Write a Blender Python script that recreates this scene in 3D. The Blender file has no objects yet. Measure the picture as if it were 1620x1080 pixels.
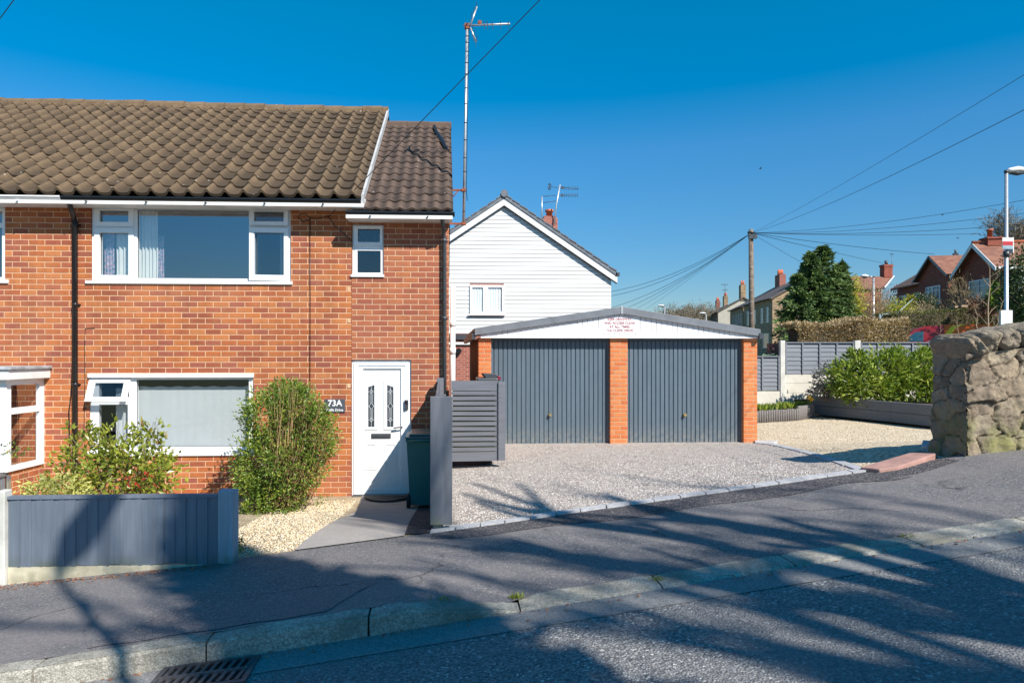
import bpy, bmesh, math, random
import numpy as np
from mathutils import Vector, Matrix, noise
random.seed(7); rng = np.random.default_rng(7)
R = math.radians
S = bpy.context.scene
COL = S.collection

# ---------------------------------------------------------------- camera, sky, sun, exposure
F = 1080.0; PX0 = 762.0; PY0 = 560.0
TH = math.atan((762 - 704) / F); cT, sT = math.cos(TH), math.sin(TH)
cam = bpy.data.cameras.new("camera"); camo = bpy.data.objects.new("camera", cam); COL.objects.link(camo)
cam.sensor_width = 36; cam.lens = F / 1620 * 36
cam.shift_x = (810 - PX0) / 1620; cam.shift_y = (PY0 - 540) / 1620
cam.clip_start = 0.1; cam.clip_end = 3000
camo.location = (0, 0, 0); camo.rotation_euler = (R(90), 0, -TH)
S.camera = camo
SUN = Vector((-.66, .93, -1.0)).normalized()
wd = bpy.data.worlds.new("World"); S.world = wd; wd.use_nodes = True
nt = wd.node_tree; nt.nodes.clear()
sky = nt.nodes.new('ShaderNodeTexSky'); sky.sky_type = 'NISHITA'; sky.sun_disc = False
sky.sun_elevation = math.asin(-SUN.z); sky.sun_rotation = math.atan2(-SUN.x, -SUN.y)
sky.altitude = 100; sky.air_density = 1.0; sky.dust_density = .15; sky.ozone_density = 3.0
hs = nt.nodes.new('ShaderNodeHueSaturation'); hs.inputs['Saturation'].default_value = 1.12
hs.inputs['Hue'].default_value = .5
bg = nt.nodes.new('ShaderNodeBackground'); bg.inputs['Strength'].default_value = 0.092
wo = nt.nodes.new('ShaderNodeOutputWorld')
tc = nt.nodes.new('ShaderNodeTexCoord'); sp_ = nt.nodes.new('ShaderNodeSeparateXYZ'); nt.links.new(tc.outputs['Generated'], sp_.inputs[0])
cr_ = nt.nodes.new('ShaderNodeValToRGB'); nt.links.new(sp_.outputs[2], cr_.inputs[0])
RS_ = [(0, (.56,.55,.58,1)), (.12, (.50,.69,.79,1)), (.28, (.54,.89,1.04,1)), (.45, (.06,.90,1.10,1)), (1, (.10,.85,1.08,1))]
while len(cr_.color_ramp.elements) < len(RS_): cr_.color_ramp.elements.new(.5)
for i_, (p_, c_) in enumerate(RS_): cr_.color_ramp.elements[i_].position = p_; cr_.color_ramp.elements[i_].color = c_
mm_ = nt.nodes.new('ShaderNodeMix'); mm_.data_type = 'RGBA'; mm_.blend_type = 'MULTIPLY'; mm_.inputs[0].default_value = 1
nt.links.new(sky.outputs[0], mm_.inputs[6]); nt.links.new(cr_.outputs[0], mm_.inputs[7])
nt.links.new(mm_.outputs[2], hs.inputs['Color']); nt.links.new(hs.outputs[0], bg.inputs[0]); nt.links.new(bg.outputs[0], wo.inputs[0])
sl = bpy.data.lights.new("sun", 'SUN'); sl.energy = 5.0; sl.angle = R(.55); sl.color = (1, .94, .85)
so = bpy.data.objects.new("sun", sl); COL.objects.link(so); so.location = (8, -12, 14)
so.rotation_euler = SUN.to_track_quat('-Z', 'Y').to_euler()
S.view_settings.view_transform = 'Standard'; S.view_settings.look = 'None'
S.view_settings.exposure = 0.6; S.view_settings.gamma = 1

def W(px, py, Y):
    t = (px - PX0) / F
    X = Y * (t * cT + sT) / (cT - t * sT)
    d = X * sT + Y * cT
    return Vector((X, Y, (PY0 - py) * d / F))
def WX(px, Y): return W(px, 0, Y).x
def WZ(px, py, Y): return W(px, py, Y).z

# ---------------------------------------------------------------- object helpers
def wloc(o):
    v = Vector((0, 0, 0))
    while o is not None: v += o.location; o = o.parent
    return v
def tag(o, label=None, cat=None, group=None, kind=None):
    if label: o['label'] = label
    if cat: o['category'] = cat
    if group: o['group'] = group
    if kind: o['kind'] = kind
    return o
def thing(name, loc, label, cat, group=None):
    o = bpy.data.objects.new(name, None); COL.objects.link(o); o.location = loc; o.empty_display_size = .2
    return tag(o, label, cat, group)
class MB:
    def __init__(s): s.v = []; s.f = []; s.m = []; s.sm = []
    def face(s, pts, m=0, smooth=False):
        i = len(s.v); s.v += [tuple(p) for p in pts]; s.f.append(list(range(i, i + len(pts)))); s.m.append(m); s.sm.append(smooth)
    def box(s, x0, x1, y0, y1, z0, z1, m=0):
        c = [(x0,y0,z0),(x1,y0,z0),(x1,y1,z0),(x0,y1,z0),(x0,y0,z1),(x1,y0,z1),(x1,y1,z1),(x0,y1,z1)]
        i = len(s.v); s.v += c
        for q in ((3,2,1,0),(4,5,6,7),(0,1,5,4),(1,2,6,5),(2,3,7,6),(3,0,4,7)):
            s.f.append([i + k for k in q]); s.m.append(m); s.sm.append(False)
    def obox(s, c, ax, ay, az, m=0):           # centre + half-axis vectors
        c, ax, ay, az = map(Vector, (c, ax, ay, az)); i = len(s.v)
        for sz in (-1, 1):
            for sx, sy in ((-1,-1),(1,-1),(1,1),(-1,1)): s.v.append(tuple(c + ax*sx + ay*sy + az*sz))
        for q in ((3,2,1,0),(4,5,6,7),(0,1,5,4),(1,2,6,5),(2,3,7,6),(3,0,4,7)):
            s.f.append([i + k for k in q]); s.m.append(m); s.sm.append(False)
    def prism(s, poly, off, m=0):              # polygon + offset vector
        n = len(poly); a = [Vector(p) for p in poly]; b = [p + Vector(off) for p in a]; i = len(s.v)
        s.v += [tuple(p) for p in a + b]
        s.f.append([i + k for k in range(n)][::-1]); s.f.append([i + n + k for k in range(n)]); s.m += [m, m]; s.sm += [False]*2
        for k in range(n):
            l = (k + 1) % n; s.f.append([i+k, i+l, i+n+l, i+n+k]); s.m.append(m); s.sm.append(False)
    def tube(s, pts, rad, n=8, m=0, cap=True, smooth=True):
        pts = [Vector(p) for p in pts]
        if not hasattr(rad, '__len__'): rad = [rad] * len(pts)
        base = len(s.v); up = Vector((0, 0, 1))
        for k, p in enumerate(pts):
            d = (pts[min(k+1, len(pts)-1)] - pts[max(k-1, 0)])
            if d.length < 1e-9: d = Vector((0,0,1))
            d.normalize(); a = d.cross(up if abs(d.z) < .95 else Vector((1,0,0))).normalized(); b = d.cross(a)
            for j in range(n):
                t = 2*math.pi*j/n; s.v.append(tuple(p + (a*math.cos(t) + b*math.sin(t)) * rad[k]))
        for k in range(len(pts)-1):
            for j in range(n):
                l = (j+1) % n
                s.f.append([base+k*n+j, base+k*n+l, base+(k+1)*n+l, base+(k+1)*n+j]); s.m.append(m); s.sm.append(smooth)
        if cap:
            s.f.append([base+j for j in range(n)][::-1]); s.f.append([base+(len(pts)-1)*n+j for j in range(n)]); s.m += [m,m]; s.sm += [False]*2
    def plate(s, x0, x1, z0, z1, yf, yb, holes=(), m=0, back=True):   # slab facing -Y with rectangular holes
        xs = sorted({x0, x1} | {h[0] for h in holes} | {h[1] for h in holes}); zs = sorted({z0, z1} | {h[2] for h in holes} | {h[3] for h in holes})
        xs = [x for x in xs if x0 <= x <= x1]; zs = [z for z in zs if z0 <= z <= z1]
        for a, b in zip(xs, xs[1:]):
            for c, d in zip(zs, zs[1:]):
                mx, mz = (a+b)/2, (c+d)/2
                if any(h[0] < mx < h[1] and h[2] < mz < h[3] for h in holes): continue
                s.face([(a,yf,c),(b,yf,c),(b,yf,d),(a,yf,d)], m)
                if back: s.face([(b,yb,c),(a,yb,c),(a,yb,d),(b,yb,d)], m)
        s.face([(x0,yb,z0),(x0,yf,z0),(x0,yf,z1),(x0,yb,z1)], m); s.face([(x1,yf,z0),(x1,yb,z0),(x1,yb,z1),(x1,yf,z1)], m)
        s.face([(x0,yf,z1),(x1,yf,z1),(x1,yb,z1),(x0,yb,z1)], m); s.face([(x0,yb,z0),(x1,yb,z0),(x1,yf,z0),(x0,yf,z0)], m)
        for a, b, c, d in holes:
            s.face([(a,yf,c),(a,yb,c),(a,yb,d),(a,yf,d)], m); s.face([(b,yb,c),(b,yf,c),(b,yf,d),(b,yb,d)], m)
            s.face([(a,yb,c),(a,yf,c),(b,yf,c),(b,yb,c)], m); s.face([(a,yf,d),(a,yb,d),(b,yb,d),(b,yf,d)], m)
    def xform(s, start, M):
        for i in range(start, len(s.v)): s.v[i] = tuple(M @ Vector(s.v[i]))
    def build(s, name, mats, parent=None, bevel=0, tint=None):
        me = bpy.data.meshes.new(name); off = wloc(parent)
        me.from_pydata([(x-off.x, y-off.y, z-off.z) for x, y, z in s.v], [], s.f)
        if not isinstance(mats, (list, tuple)): mats = [mats]
        for m in mats: me.materials.append(m)
        me.polygons.foreach_set('material_index', s.m); me.polygons.foreach_set('use_smooth', s.sm)
        if tint is not None:
            a = me.attributes.new('tint', 'FLOAT', 'POINT'); a.data.foreach_set('value', tint)
        me.update(); o = bpy.data.objects.new(name, me); COL.objects.link(o); o.parent = parent
        if bevel:
            b = o.modifiers.new('bevel', 'BEVEL'); b.width = bevel; b.segments = 2; b.limit_method = 'ANGLE'; b.angle_limit = R(40)
        return o
def solo(mb, name, mats, label, cat, group=None, bevel=0, tint=None, loc=None):
    """a thing that is one mesh; its origin is put at its base"""
    v = np.array(mb.v); c = Vector((float(v[:,0].mean()), float(v[:,1].mean()), float(v[:,2].min()))) if loc is None else Vector(loc)
    mb.v = [(x-c.x, y-c.y, z-c.z) for x, y, z in mb.v]
    o = mb.build(name, mats, None, bevel, tint); o.location = c
    return tag(o, label, cat, group)
def mesh_np(name, V, Q, mats, parent=None, smooth=False, tint=None, mi=None):
    off = wloc(parent); V = np.asarray(V, float) - np.array(off)
    me = bpy.data.meshes.new(name); n = Q.shape[1]
    me.vertices.add(len(V)); me.vertices.foreach_set('co', V.ravel())
    me.loops.add(Q.size); me.loops.foreach_set('vertex_index', Q.ravel().astype(np.int32))
    me.polygons.add(len(Q)); me.polygons.foreach_set('loop_start', np.arange(0, Q.size, n, dtype=np.int32))
    me.polygons.foreach_set('use_smooth', np.full(len(Q), smooth))
    for m in (mats if isinstance(mats, (list, tuple)) else [mats]): me.materials.append(m)
    if mi is not None: me.polygons.foreach_set('material_index', mi)
    if tint is not None:
        a = me.attributes.new('tint', 'FLOAT', 'POINT'); a.data.foreach_set('value', np.asarray(tint, np.float32))
    me.update(calc_edges=True); me.validate()
    o = bpy.data.objects.new(name, me); COL.objects.link(o); o.parent = parent
    return o

# ---------------------------------------------------------------- material helpers
class NT:
    def __init__(s, name):
        s.mat = bpy.data.materials.new(name); s.mat.use_nodes = True; s.t = s.mat.node_tree
        s.t.nodes.clear(); s.out = s.t.nodes.new('ShaderNodeOutputMaterial')
        s.b = s.t.nodes.new('ShaderNodeBsdfPrincipled'); s.t.links.new(s.b.outputs[0], s.out.inputs[0])
    def put(s, inp, v):
        if isinstance(v, bpy.types.NodeSocket): s.t.links.new(v, inp)
        elif v is not None:
            if hasattr(v, '__len__') and len(v) == 3 and inp.type == 'RGBA': v = (*v, 1)
            inp.default_value = v
    def n(s, ty, props=None, out=0, **ins):
        nd = s.t.nodes.new('ShaderNode' + ty)
        for k, v in (props or {}).items(): setattr(nd, k, v)
        for k, v in ins.items():
            key = int(k[1:]) if k[0] == '_' and k[1:].isdigit() else k.replace('_', ' ')
            s.put(nd.inputs[key], v)
        return nd.outputs[out]
    def math(s, op, a, b=None, c=None):
        nd = s.t.nodes.new('ShaderNodeMath'); nd.operation = op; s.put(nd.inputs[0], a)
        if b is not None: s.put(nd.inputs[1], b)
        if c is not None: s.put(nd.inputs[2], c)
        return nd.outputs[0]
    def ramp(s, fac, stops, interp='LINEAR'):
        nd = s.t.nodes.new('ShaderNodeValToRGB'); cr = nd.color_ramp; cr.interpolation = interp
        while len(cr.elements) < len(stops): cr.elements.new(.5)
        for e, (p, c) in zip(cr.elements, stops): e.position = p; e.color = (*c, 1) if len(c) == 3 else c
        s.put(nd.inputs[0], fac); return nd.outputs[0]
    def mix(s, f, a, b, mode='MIX'):
        nd = s.t.nodes.new('ShaderNodeMix'); nd.data_type = 'RGBA'; nd.blend_type = mode
        s.put(nd.inputs[0], f); s.put(nd.inputs[6], a); s.put(nd.inputs[7], b); return nd.outputs[2]
    def pos(s, world=True): return s.n('NewGeometry') if world else s.n('TexCoord', out=3)
    def noise(s, scale, detail=4, rough=.55, vec=None, out=0):
        return s.n('TexNoise', out=out, Vector=vec if vec is not None else s.pos(), Scale=scale, Detail=detail, Roughness=rough)
    def bump(s, h, strength=.5, dist=.01, prev=None):
        o = s.n('Bump', Height=h, Strength=strength, Distance=dist)
        if prev is not None: s.t.links.new(prev, o.node.inputs['Normal'])
        s.t.links.new(o, s.b.inputs['Normal']); return o
    def setb(s, **k):
        for a, v in k.items(): s.put(s.b.inputs[a.replace('_', ' ')], v)
        return s.mat
def g3(v): return (v, v, v)

def m_plain(name, col, rough=.6, var=.12, nscale=6, metallic=0, bump=0, dirt=None):
    m = NT(name); nz = m.noise(nscale, 5)
    c = m.mix(m.n('MapRange', Value=nz, From_Min=.3, From_Max=.7), tuple(x*(1-var) for x in col), tuple(min(1, x*(1+var)) for x in col))
    if dirt: c = m.mix(m.n('MapRange', Value=m.noise(2.3, 8, .7), From_Min=.5, From_Max=.75, To_Max=dirt[1]), c, dirt[0])
    if bump: m.bump(m.noise(nscale*12, 4), .4, bump)
    return m.setb(Base_Color=c, Roughness=rough, Metallic=metallic)

def m_brick(name, cols, mortar, w=.2275, h=.0805, mj=.011, zoff=0, uoff=0, wash=None, depth=.006, rough=.85):
    m = NT(name); P = m.pos(); sp = m.t.nodes.new('ShaderNodeSeparateXYZ'); m.t.links.new(P, sp.inputs[0])
    x, y, z = sp.outputs
    wob = m.math('MULTIPLY', m.math('SUBTRACT', m.noise(9, 2), .5), .006)
    u = m.math('ADD', m.math('ADD', x, y), m.math('ADD', wob, uoff)); v = m.math('ADD', m.math('ADD', z, 20 + zoff), wob)
    vr = m.math('DIVIDE', v, h); row = m.math('FLOOR', vr); fv = m.math('FRACT', vr)
    ur = m.math('ADD', m.math('DIVIDE', m.math('ADD', u, 100), w), m.math('MULTIPLY', m.math('MODULO', row, 2.0), .5))
    col = m.math('FLOOR', ur); fu = m.math('FRACT', ur)
    cb = m.n('CombineXYZ', X=col, Y=row, Z=3.3)
    wn = m.n('TexWhiteNoise', Vector=cb); wn2 = m.n('TexWhiteNoise', Vector=m.n('CombineXYZ', X=row, Y=col, Z=9.1))
    n = len(cols); c = m.ramp(wn, [(i / n, cc) for i, cc in enumerate(cols)], 'CONSTANT')
    c = m.mix(m.n('MapRange', Value=wn2, To_Min=0, To_Max=.35), c, m.ramp(m.noise(5, 6, .7), [(.3, cols[0]), (.7, cols[-1])]))
    # mottled face of each brick
    c = m.mix(.35, c, m.ramp(m.noise(38, 5, .65), [(.3, g3(.35)), (.7, g3(.72))]), 'OVERLAY')
    if wash: c = m.mix(m.n('MapRange', Value=m.noise(.9, 6, .65), From_Min=.48, From_Max=.72, To_Max=wash[1]), c, wash[0])
    stv = m.noise(1.0, 5, .65, m.n('Mapping', Vector=P, Scale=(2.2,2.2,.55)))
    c = m.mix(m.n('MapRange', Value=stv, From_Min=.50, From_Max=.72, To_Max=.38), c, tuple(a*.45 for a in cols[0]))
    # mortar mask (1 in the joint)
    def edge(f, size):
        e = m.math('MINIMUM', f, m.math('SUBTRACT', 1.0, f)); return m.math('MULTIPLY', e, size)
    dist = m.math('MINIMUM', edge(fu, w), edge(fv, h))
    dist = m.math('ADD', dist, m.math('MULTIPLY', m.math('SUBTRACT', m.noise(60, 3), .5), .003))
    mask = m.n('MapRange', Value=dist, From_Min=mj*.38, From_Max=mj*.62, To_Min=1, To_Max=0)
    mc = m.mix(m.n('MapRange', Value=m.noise(3, 5), From_Min=.3, From_Max=.7), tuple(a*.82 for a in mortar), mortar)
    c2 = m.mix(mask, c, mc)
    hgt = m.math('ADD', m.n('MapRange', Value=dist, From_Min=mj*.3, From_Max=mj*.9), m.math('MULTIPLY', m.noise(90, 3), .25))
    m.bump(hgt, .8, depth)
    return m.setb(Base_Color=c2, Roughness=rough)

def m_granular(name, cols, cell=.02, big=None, bstr=.8, bdist=.01, rough=.9, dark=.35, speck=None, patch=None, crack=None):
    m = NT(name); P = m.pos()
    vo = m.t.nodes.new('ShaderNodeTexVoronoi'); m.t.links.new(P, vo.inputs['Vector']); vo.inputs['Scale'].default_value = 1/cell
    rnd = m.n('SeparateColor', Color=vo.outputs['Color'])
    n = len(cols) - 1; c = m.ramp(rnd, [(i / max(n,1), cc) for i, cc in enumerate(cols)])
    edge = m.n('MapRange', Value=vo.outputs['Distance'], From_Min=.25, From_Max=.75, To_Min=0, To_Max=dark)
    c = m.mix(edge, c, tuple(a*.25 for a in cols[0]))
    if speck:
        v2 = m.t.nodes.new('ShaderNodeTexVoronoi'); m.t.links.new(P, v2.inputs['Vector']); v2.inputs['Scale'].default_value = 1/speck[1]
        r2 = m.n('SeparateColor', Color=v2.outputs['Color'])
        c = m.mix(m.n('MapRange', Value=r2, From_Min=speck[2], From_Max=speck[2]+.03), c, speck[0])
    if big: c = m.mix(m.n('MapRange', Value=m.noise(big[1], 6, .65), From_Min=.42, From_Max=.62, To_Max=big[2]), c, big[0])
    if patch: c = m.mix(m.n('MapRange', Value=m.noise(patch[1], 7, .75), From_Min=.56, From_Max=.7, To_Max=patch[2]), c, patch[0])
    if crack:
        wp = m.n('VectorMath', {'operation': 'ADD'}, _0=P, _1=m.n('VectorMath', {'operation': 'SCALE'}, _0=m.n('TexNoise', out=1, Vector=P, Scale=2.2, Detail=5.0), Scale=.7))
        v3 = m.t.nodes.new('ShaderNodeTexVoronoi'); v3.feature = 'DISTANCE_TO_EDGE'; m.t.links.new(wp, v3.inputs['Vector']); v3.inputs['Scale'].default_value = crack
        ck = m.math('MULTIPLY', m.n('MapRange', Value=v3.outputs['Distance'], From_Min=.002, From_Max=.012, To_Min=1, To_Max=0), m.n('MapRange', Value=m.noise(.7, 3), From_Min=.5, From_Max=.6))
        c = m.mix(m.math('MULTIPLY', ck, .8), c, (.02,.02,.022))
    b = m.bump(m.math('SUBTRACT', 1.0, vo.outputs['Distance']), bstr, bdist)
    m.bump(m.noise(14, 5), .35, .02, b)
    return m.setb(Base_Color=c, Roughness=rough)

def m_leaf(name, stops, rough=.45, trans=.3):
    m = NT(name); a = m.n('Attribute', {'attribute_name': 'tint'}, out=2)
    c = m.ramp(a, stops)
    m.setb(Base_Color=c, Roughness=rough)
    tr = m.n('BsdfTranslucent', Color=m.mix(1.0, c, (1.0, 1.0, .55), 'MULTIPLY'))
    mx = m.t.nodes.new('ShaderNodeMixShader'); mx.inputs[0].default_value = trans
    m.t.links.new(m.b.outputs[0], mx.inputs[1]); m.t.links.new(tr, mx.inputs[2]); m.t.links.new(mx.outputs[0], m.out.inputs[0])
    return m.mat

def m_glass(name, tintc=(.9,.95,.95), refl=.35, rough=.015):
    m = NT(name); t = m.t
    tr = m.n('BsdfTransparent', Color=tintc); gl = m.n('BsdfGlossy', Color=(.93,.96,1), Roughness=rough)
    lw = m.math('POWER', m.n('LayerWeight', out=1, Blend=.5), 4.0)
    f = m.n('MapRange', Value=lw, To_Min=refl, To_Max=1)
    mx = t.nodes.new('ShaderNodeMixShader'); t.links.new(f, mx.inputs[0]); t.links.new(tr, mx.inputs[1]); t.links.new(gl, mx.inputs[2])
    t.links.new(mx.outputs[0], m.out.inputs[0]); t.nodes.remove(m.b); return m.mat

MT = {}
MT['brick'] = m_brick('main brick', [(.26,.068,.032),(.38,.110,.032),(.34,.090,.034),(.42,.135,.038),(.30,.078,.042),(.41,.124,.036),(.36,.098,.029),(.26,.072,.048),(.46,.165,.055)], (.70,.43,.26), wash=((.50,.22,.115), .42))
MT['brick2'] = m_brick('extension brick', [(.28,.080,.045),(.35,.108,.050),(.31,.090,.045),(.38,.128,.055),(.26,.072,.04),(.38,.128,.05)], (.66,.42,.27), uoff=.08, zoff=.03, wash=((.5,.2,.12), .25))
MT['brick_g'] = m_brick('garage brick', [(.56,.165,.05),(.62,.19,.06),(.50,.13,.04),(.60,.2,.075),(.52,.15,.055)], (.50,.34,.2), h=.0785, mj=.012, uoff=.06)
MT['brick_w'] = m_brick('far red brick', [(.27,.07,.045),(.35,.095,.06),(.24,.06,.045),(.32,.09,.06)], (.5,.4,.35), h=.078)
MT['brick_b'] = m_brick('bungalow brick', [(.26,.06,.035),(.32,.085,.05),(.23,.055,.035)], (.28,.12,.08), h=.078, mj=.008)
MT['stone_t'] = m_brick('terrace stone', [(.30,.20,.115),(.42,.29,.17),(.25,.165,.10),(.36,.25,.15)], (.20,.15,.11), w=.42, h=.19, mj=.02)
MT['upvc'] = m_plain('white upvc', (.80,.81,.82), .32, .03, 3)
MT['upvc2'] = m_plain('weathered white board', (.74,.74,.73), .45, .06, 4, dirt=((.45,.43,.38), .35))
MT['lead'] = m_plain('grey lead', (.32,.34,.36), .4, .35, 9, dirt=((.7,.7,.7), .7))
MT['black'] = m_plain('black plastic', (.012,.013,.016), .3, .2, 8)
MT['dgrey'] = m_plain('dark grey plastic', (.055,.06,.068), .35, .15, 8)
MT['glass'] = m_glass('window glass', (.93,.97,.98), .30)
MT['glass_n'] = m_glass('clear window glass', (.95,.98,.99), .12)
MT['glass_d'] = m_glass('window glass with painted tree reflection', (.6,.65,.68), .08)  # darker tint stands for trees reflected in the open sashes
MT['lead_came'] = m_plain('lead came', (.62,.64,.66), .4, .1, 9)
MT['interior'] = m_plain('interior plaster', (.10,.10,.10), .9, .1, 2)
MT['curtain'] = m_plain('white curtain', (.72,.71,.66), .9, .05, 3)
MT['metal'] = m_plain('galvanised metal', (.50,.52,.54), .38, .15, 14, metallic=.55)
MT['rust'] = m_plain('rusty iron', (.25,.07,.03), .8, .4, 20)
MT['brass'] = m_plain('brass', (.75,.6,.3), .25, .1, 10, metallic=.9)
MT['terracotta'] = m_plain('terracotta', (.50,.13,.055), .75, .15, 9)
MT['wood_pole'] = m_plain('weathered pole wood', (.17,.13,.10), .85, .35, 6, bump=.004)
MT['concrete'] = m_plain('pale concrete', (.56,.55,.51), .85, .12, 5, bump=.002, dirt=((.30,.31,.22), .6))
MT['bark'] = m_plain('bark', (.12,.095,.07), .95, .35, 9, bump=.004)
MT['twig'] = m_plain('pale twigs', (.26,.19,.125), .9, .3, 9)
MT['rubber'] = m_plain('black rubber', (.015,.015,.017), .7, .2, 20)
MT['bin'] = m_plain('green bin plastic', (.012,.14,.135), .38, .12, 5)
MT['bin2'] = m_plain('bright green bin', (.05,.13,.06), .45, .12, 5)

def m_tile(name, a, b, c, lichen=.5):
    m = NT(name)
    col = m.mix(m.n('MapRange', Value=m.noise(3.5, 6, .7), From_Min=.35, From_Max=.65), a, b)
    col = m.mix(m.n('MapRange', Value=m.noise(26, 5, .7), From_Min=.52, From_Max=.72, To_Max=lichen), col, c)
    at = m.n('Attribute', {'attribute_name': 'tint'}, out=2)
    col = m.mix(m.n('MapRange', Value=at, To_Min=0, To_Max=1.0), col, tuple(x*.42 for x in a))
    sp = m.t.nodes.new('ShaderNodeTexVoronoi'); m.t.links.new(m.pos(), sp.inputs['Vector']); sp.inputs['Scale'].default_value = 11
    r = m.n('SeparateColor', Color=sp.outputs['Color'])
    near = m.math('MULTIPLY', m.n('MapRange', Value=sp.outputs['Distance'], From_Min=.10, From_Max=.2, To_Min=1, To_Max=0), m.n('MapRange', Value=r, From_Min=.93, From_Max=.96))
    col = m.mix(m.math('MULTIPLY', near, .6), col, (.6,.58,.52))
    m.bump(m.noise(60, 5, .7), .5, .006)
    return m.setb(Base_Color=col, Roughness=.92)
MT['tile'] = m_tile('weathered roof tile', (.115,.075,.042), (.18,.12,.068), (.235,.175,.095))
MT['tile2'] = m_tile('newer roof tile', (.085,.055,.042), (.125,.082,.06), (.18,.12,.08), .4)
MT['slate'] = m_plain('grey roof tile', (.13,.145,.17), .7, .3, 8, bump=.004)
MT['slate_d'] = m_plain('dark terrace roof', (.13,.10,.085), .8, .3, 3, bump=.01)
MT['redroof'] = m_brick('red clay tile', [(.22,.09,.055),(.27,.115,.07),(.19,.08,.055),(.30,.14,.09)], (.14,.06,.045), w=.17, h=.075, mj=.012)
MT['darkroof'] = m_brick('brown clay tile', [(.17,.10,.075),(.21,.12,.085),(.14,.09,.07)], (.08,.05,.04), w=.17, h=.075, mj=.012)

def m_paint(name, col, grain='z', rough=.5, stain=None, scale=1.0):
    m = NT(name); mp = m.n('Mapping', Vector=m.pos(), Scale=(2,30,30) if grain == 'x' else (30,30,2))
    g = m.noise(scale*1.0, 6, .6, mp)
    c = m.mix(m.n('MapRange', Value=g, From_Min=.3, From_Max=.7), tuple(x*.82 for x in col), tuple(x*1.15 for x in col))
    c = m.mix(m.n('MapRange', Value=m.noise(1.7, 5), From_Min=.35, From_Max=.7, To_Max=.35), c, tuple(x*.7 for x in col))
    if stain:
        sp = m.t.nodes.new('ShaderNodeSeparateXYZ'); m.t.links.new(m.pos(), sp.inputs[0])
        lo = m.n('MapRange', Value=sp.outputs[2], From_Min=stain[1], From_Max=stain[2], To_Min=1, To_Max=0)
        c = m.mix(m.math('MULTIPLY', lo, m.n('MapRange', Value=m.noise(7, 5), From_Min=.35, From_Max=.6)), c, stain[0])
    m.bump(g, .35, .003)
    return m.setb(Base_Color=c, Roughness=rough)
MT['fence_l'] = m_paint('slate blue fence paint', (.135,.165,.21), 'z', .6, ((.08,.10,.04), -1.95, -1.72))
MT['fence_s'] = m_paint('grey fence paint', (.145,.155,.18), 'z', .5, ((.17,.19,.05), -1.85, -1.6))
MT['slat'] = m_paint('grey slat paint', (.145,.15,.175), 'x', .55, ((.25,.25,.2), -1.75, -1.55))
MT['slat_edge'] = m_plain('mossy slat edge', (.20,.23,.07), .8, .3, 9)
MT['fence_b'] = m_paint('grey lap fence', (.19,.205,.235), 'x', .7)
MT['sleeper'] = m_paint('grey sleeper', (.15,.165,.185), 'x', .7)
def m_door():
    m = NT('garage door paint'); P = m.pos(); sp = m.t.nodes.new('ShaderNodeSeparateXYZ'); m.t.links.new(P, sp.inputs[0])
    c = m.mix(m.n('MapRange', Value=m.noise(1.0, 6, .7, m.n('Mapping', Vector=P, Scale=(9,9,.8))), From_Min=.35, From_Max=.7), (.084,.118,.150), (.108,.146,.183))
    lo = m.n('MapRange', Value=sp.outputs[2], From_Min=-1.62, From_Max=-1.25, To_Min=1, To_Max=0)
    c = m.mix(m.math('MULTIPLY', lo, m.n('MapRange', Value=m.noise(14, 6, .7), From_Min=.4, From_Max=.65, To_Max=.6)), c, (.26,.24,.20))
    m.bump(m.noise(1.6, 3), .25, .03); return m.setb(Base_Color=c, Roughness=m.n('MapRange', Value=m.noise(6, 5), To_Min=.3, To_Max=.55))
MT['gdoor'] = m_door()
MT['gfascia'] = m_plain('garage fascia grey', (.15,.165,.19), .5, .15, 5, dirt=((.09,.09,.1), .4))
MT['gboard'] = m_plain('white tongue and groove', (.78,.78,.80), .4, .04, 4, dirt=((.55,.55,.52), .35))
MT['timber'] = m_plain('brown stained timber', (.10,.045,.025), .8, .3, 8)
MT['clad'] = m_plain('white cladding', (.70,.70,.70), .45, .03, 1, dirt=((.52,.53,.52), .35))
MT['render'] = m_plain('cream render', (.50,.46,.38), .9, .1, 2)

MT['road'] = m_granular('road asphalt', [(.10,.10,.105),(.235,.232,.235),(.36,.35,.34)], .013, big=((.16,.16,.165), .8, .6), bstr=.9, bdist=.008, speck=((.55,.52,.48), .012, .95), dark=.5, patch=((.13,.13,.14), .6, .6))
MT['pave'] = m_granular('pavement asphalt', [(.085,.083,.088),(.18,.172,.178),(.26,.25,.25)], .011, big=((.22,.195,.19), .9, .6), bstr=.7, bdist=.005, speck=((.45,.42,.38), .010, .965), dark=.4, crack=.6, patch=((.085,.085,.095), 1.3, .6))
MT['pave_new'] = m_granular('coarse dark tarmac', [(.045,.043,.05),(.11,.10,.11),(.20,.18,.18)], .016, bstr=1, bdist=.012, speck=((.3,.26,.24), .015, .93), dark=.6)
MT['gutter'] = m_granular('gutter channel', [(.17,.17,.17),(.23,.23,.23),(.29,.285,.28)], .01, bstr=.4, bdist=.004, dark=.3)
MT['drive'] = m_granular('driveway chippings', [(.26,.22,.19),(.56,.49,.44),(.80,.72,.66)], .024, big=((.42,.37,.34), 1.3, .6), bstr=1, bdist=.014, dark=.6)
MT['yard'] = m_granular('golden gravel', [(.42,.30,.18),(.80,.65,.45),(.92,.82,.65)], .034, big=((.52,.42,.29), 1.2, .4), bstr=1, bdist=.016, dark=.6)
MT['gravel'] = m_granular('garden gravel', [(.45,.35,.21),(.68,.56,.37),(.82,.74,.57)], .022, big=((.30,.22,.14), 2.4, .6), bstr=1, bdist=.018, dark=.7)
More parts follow.
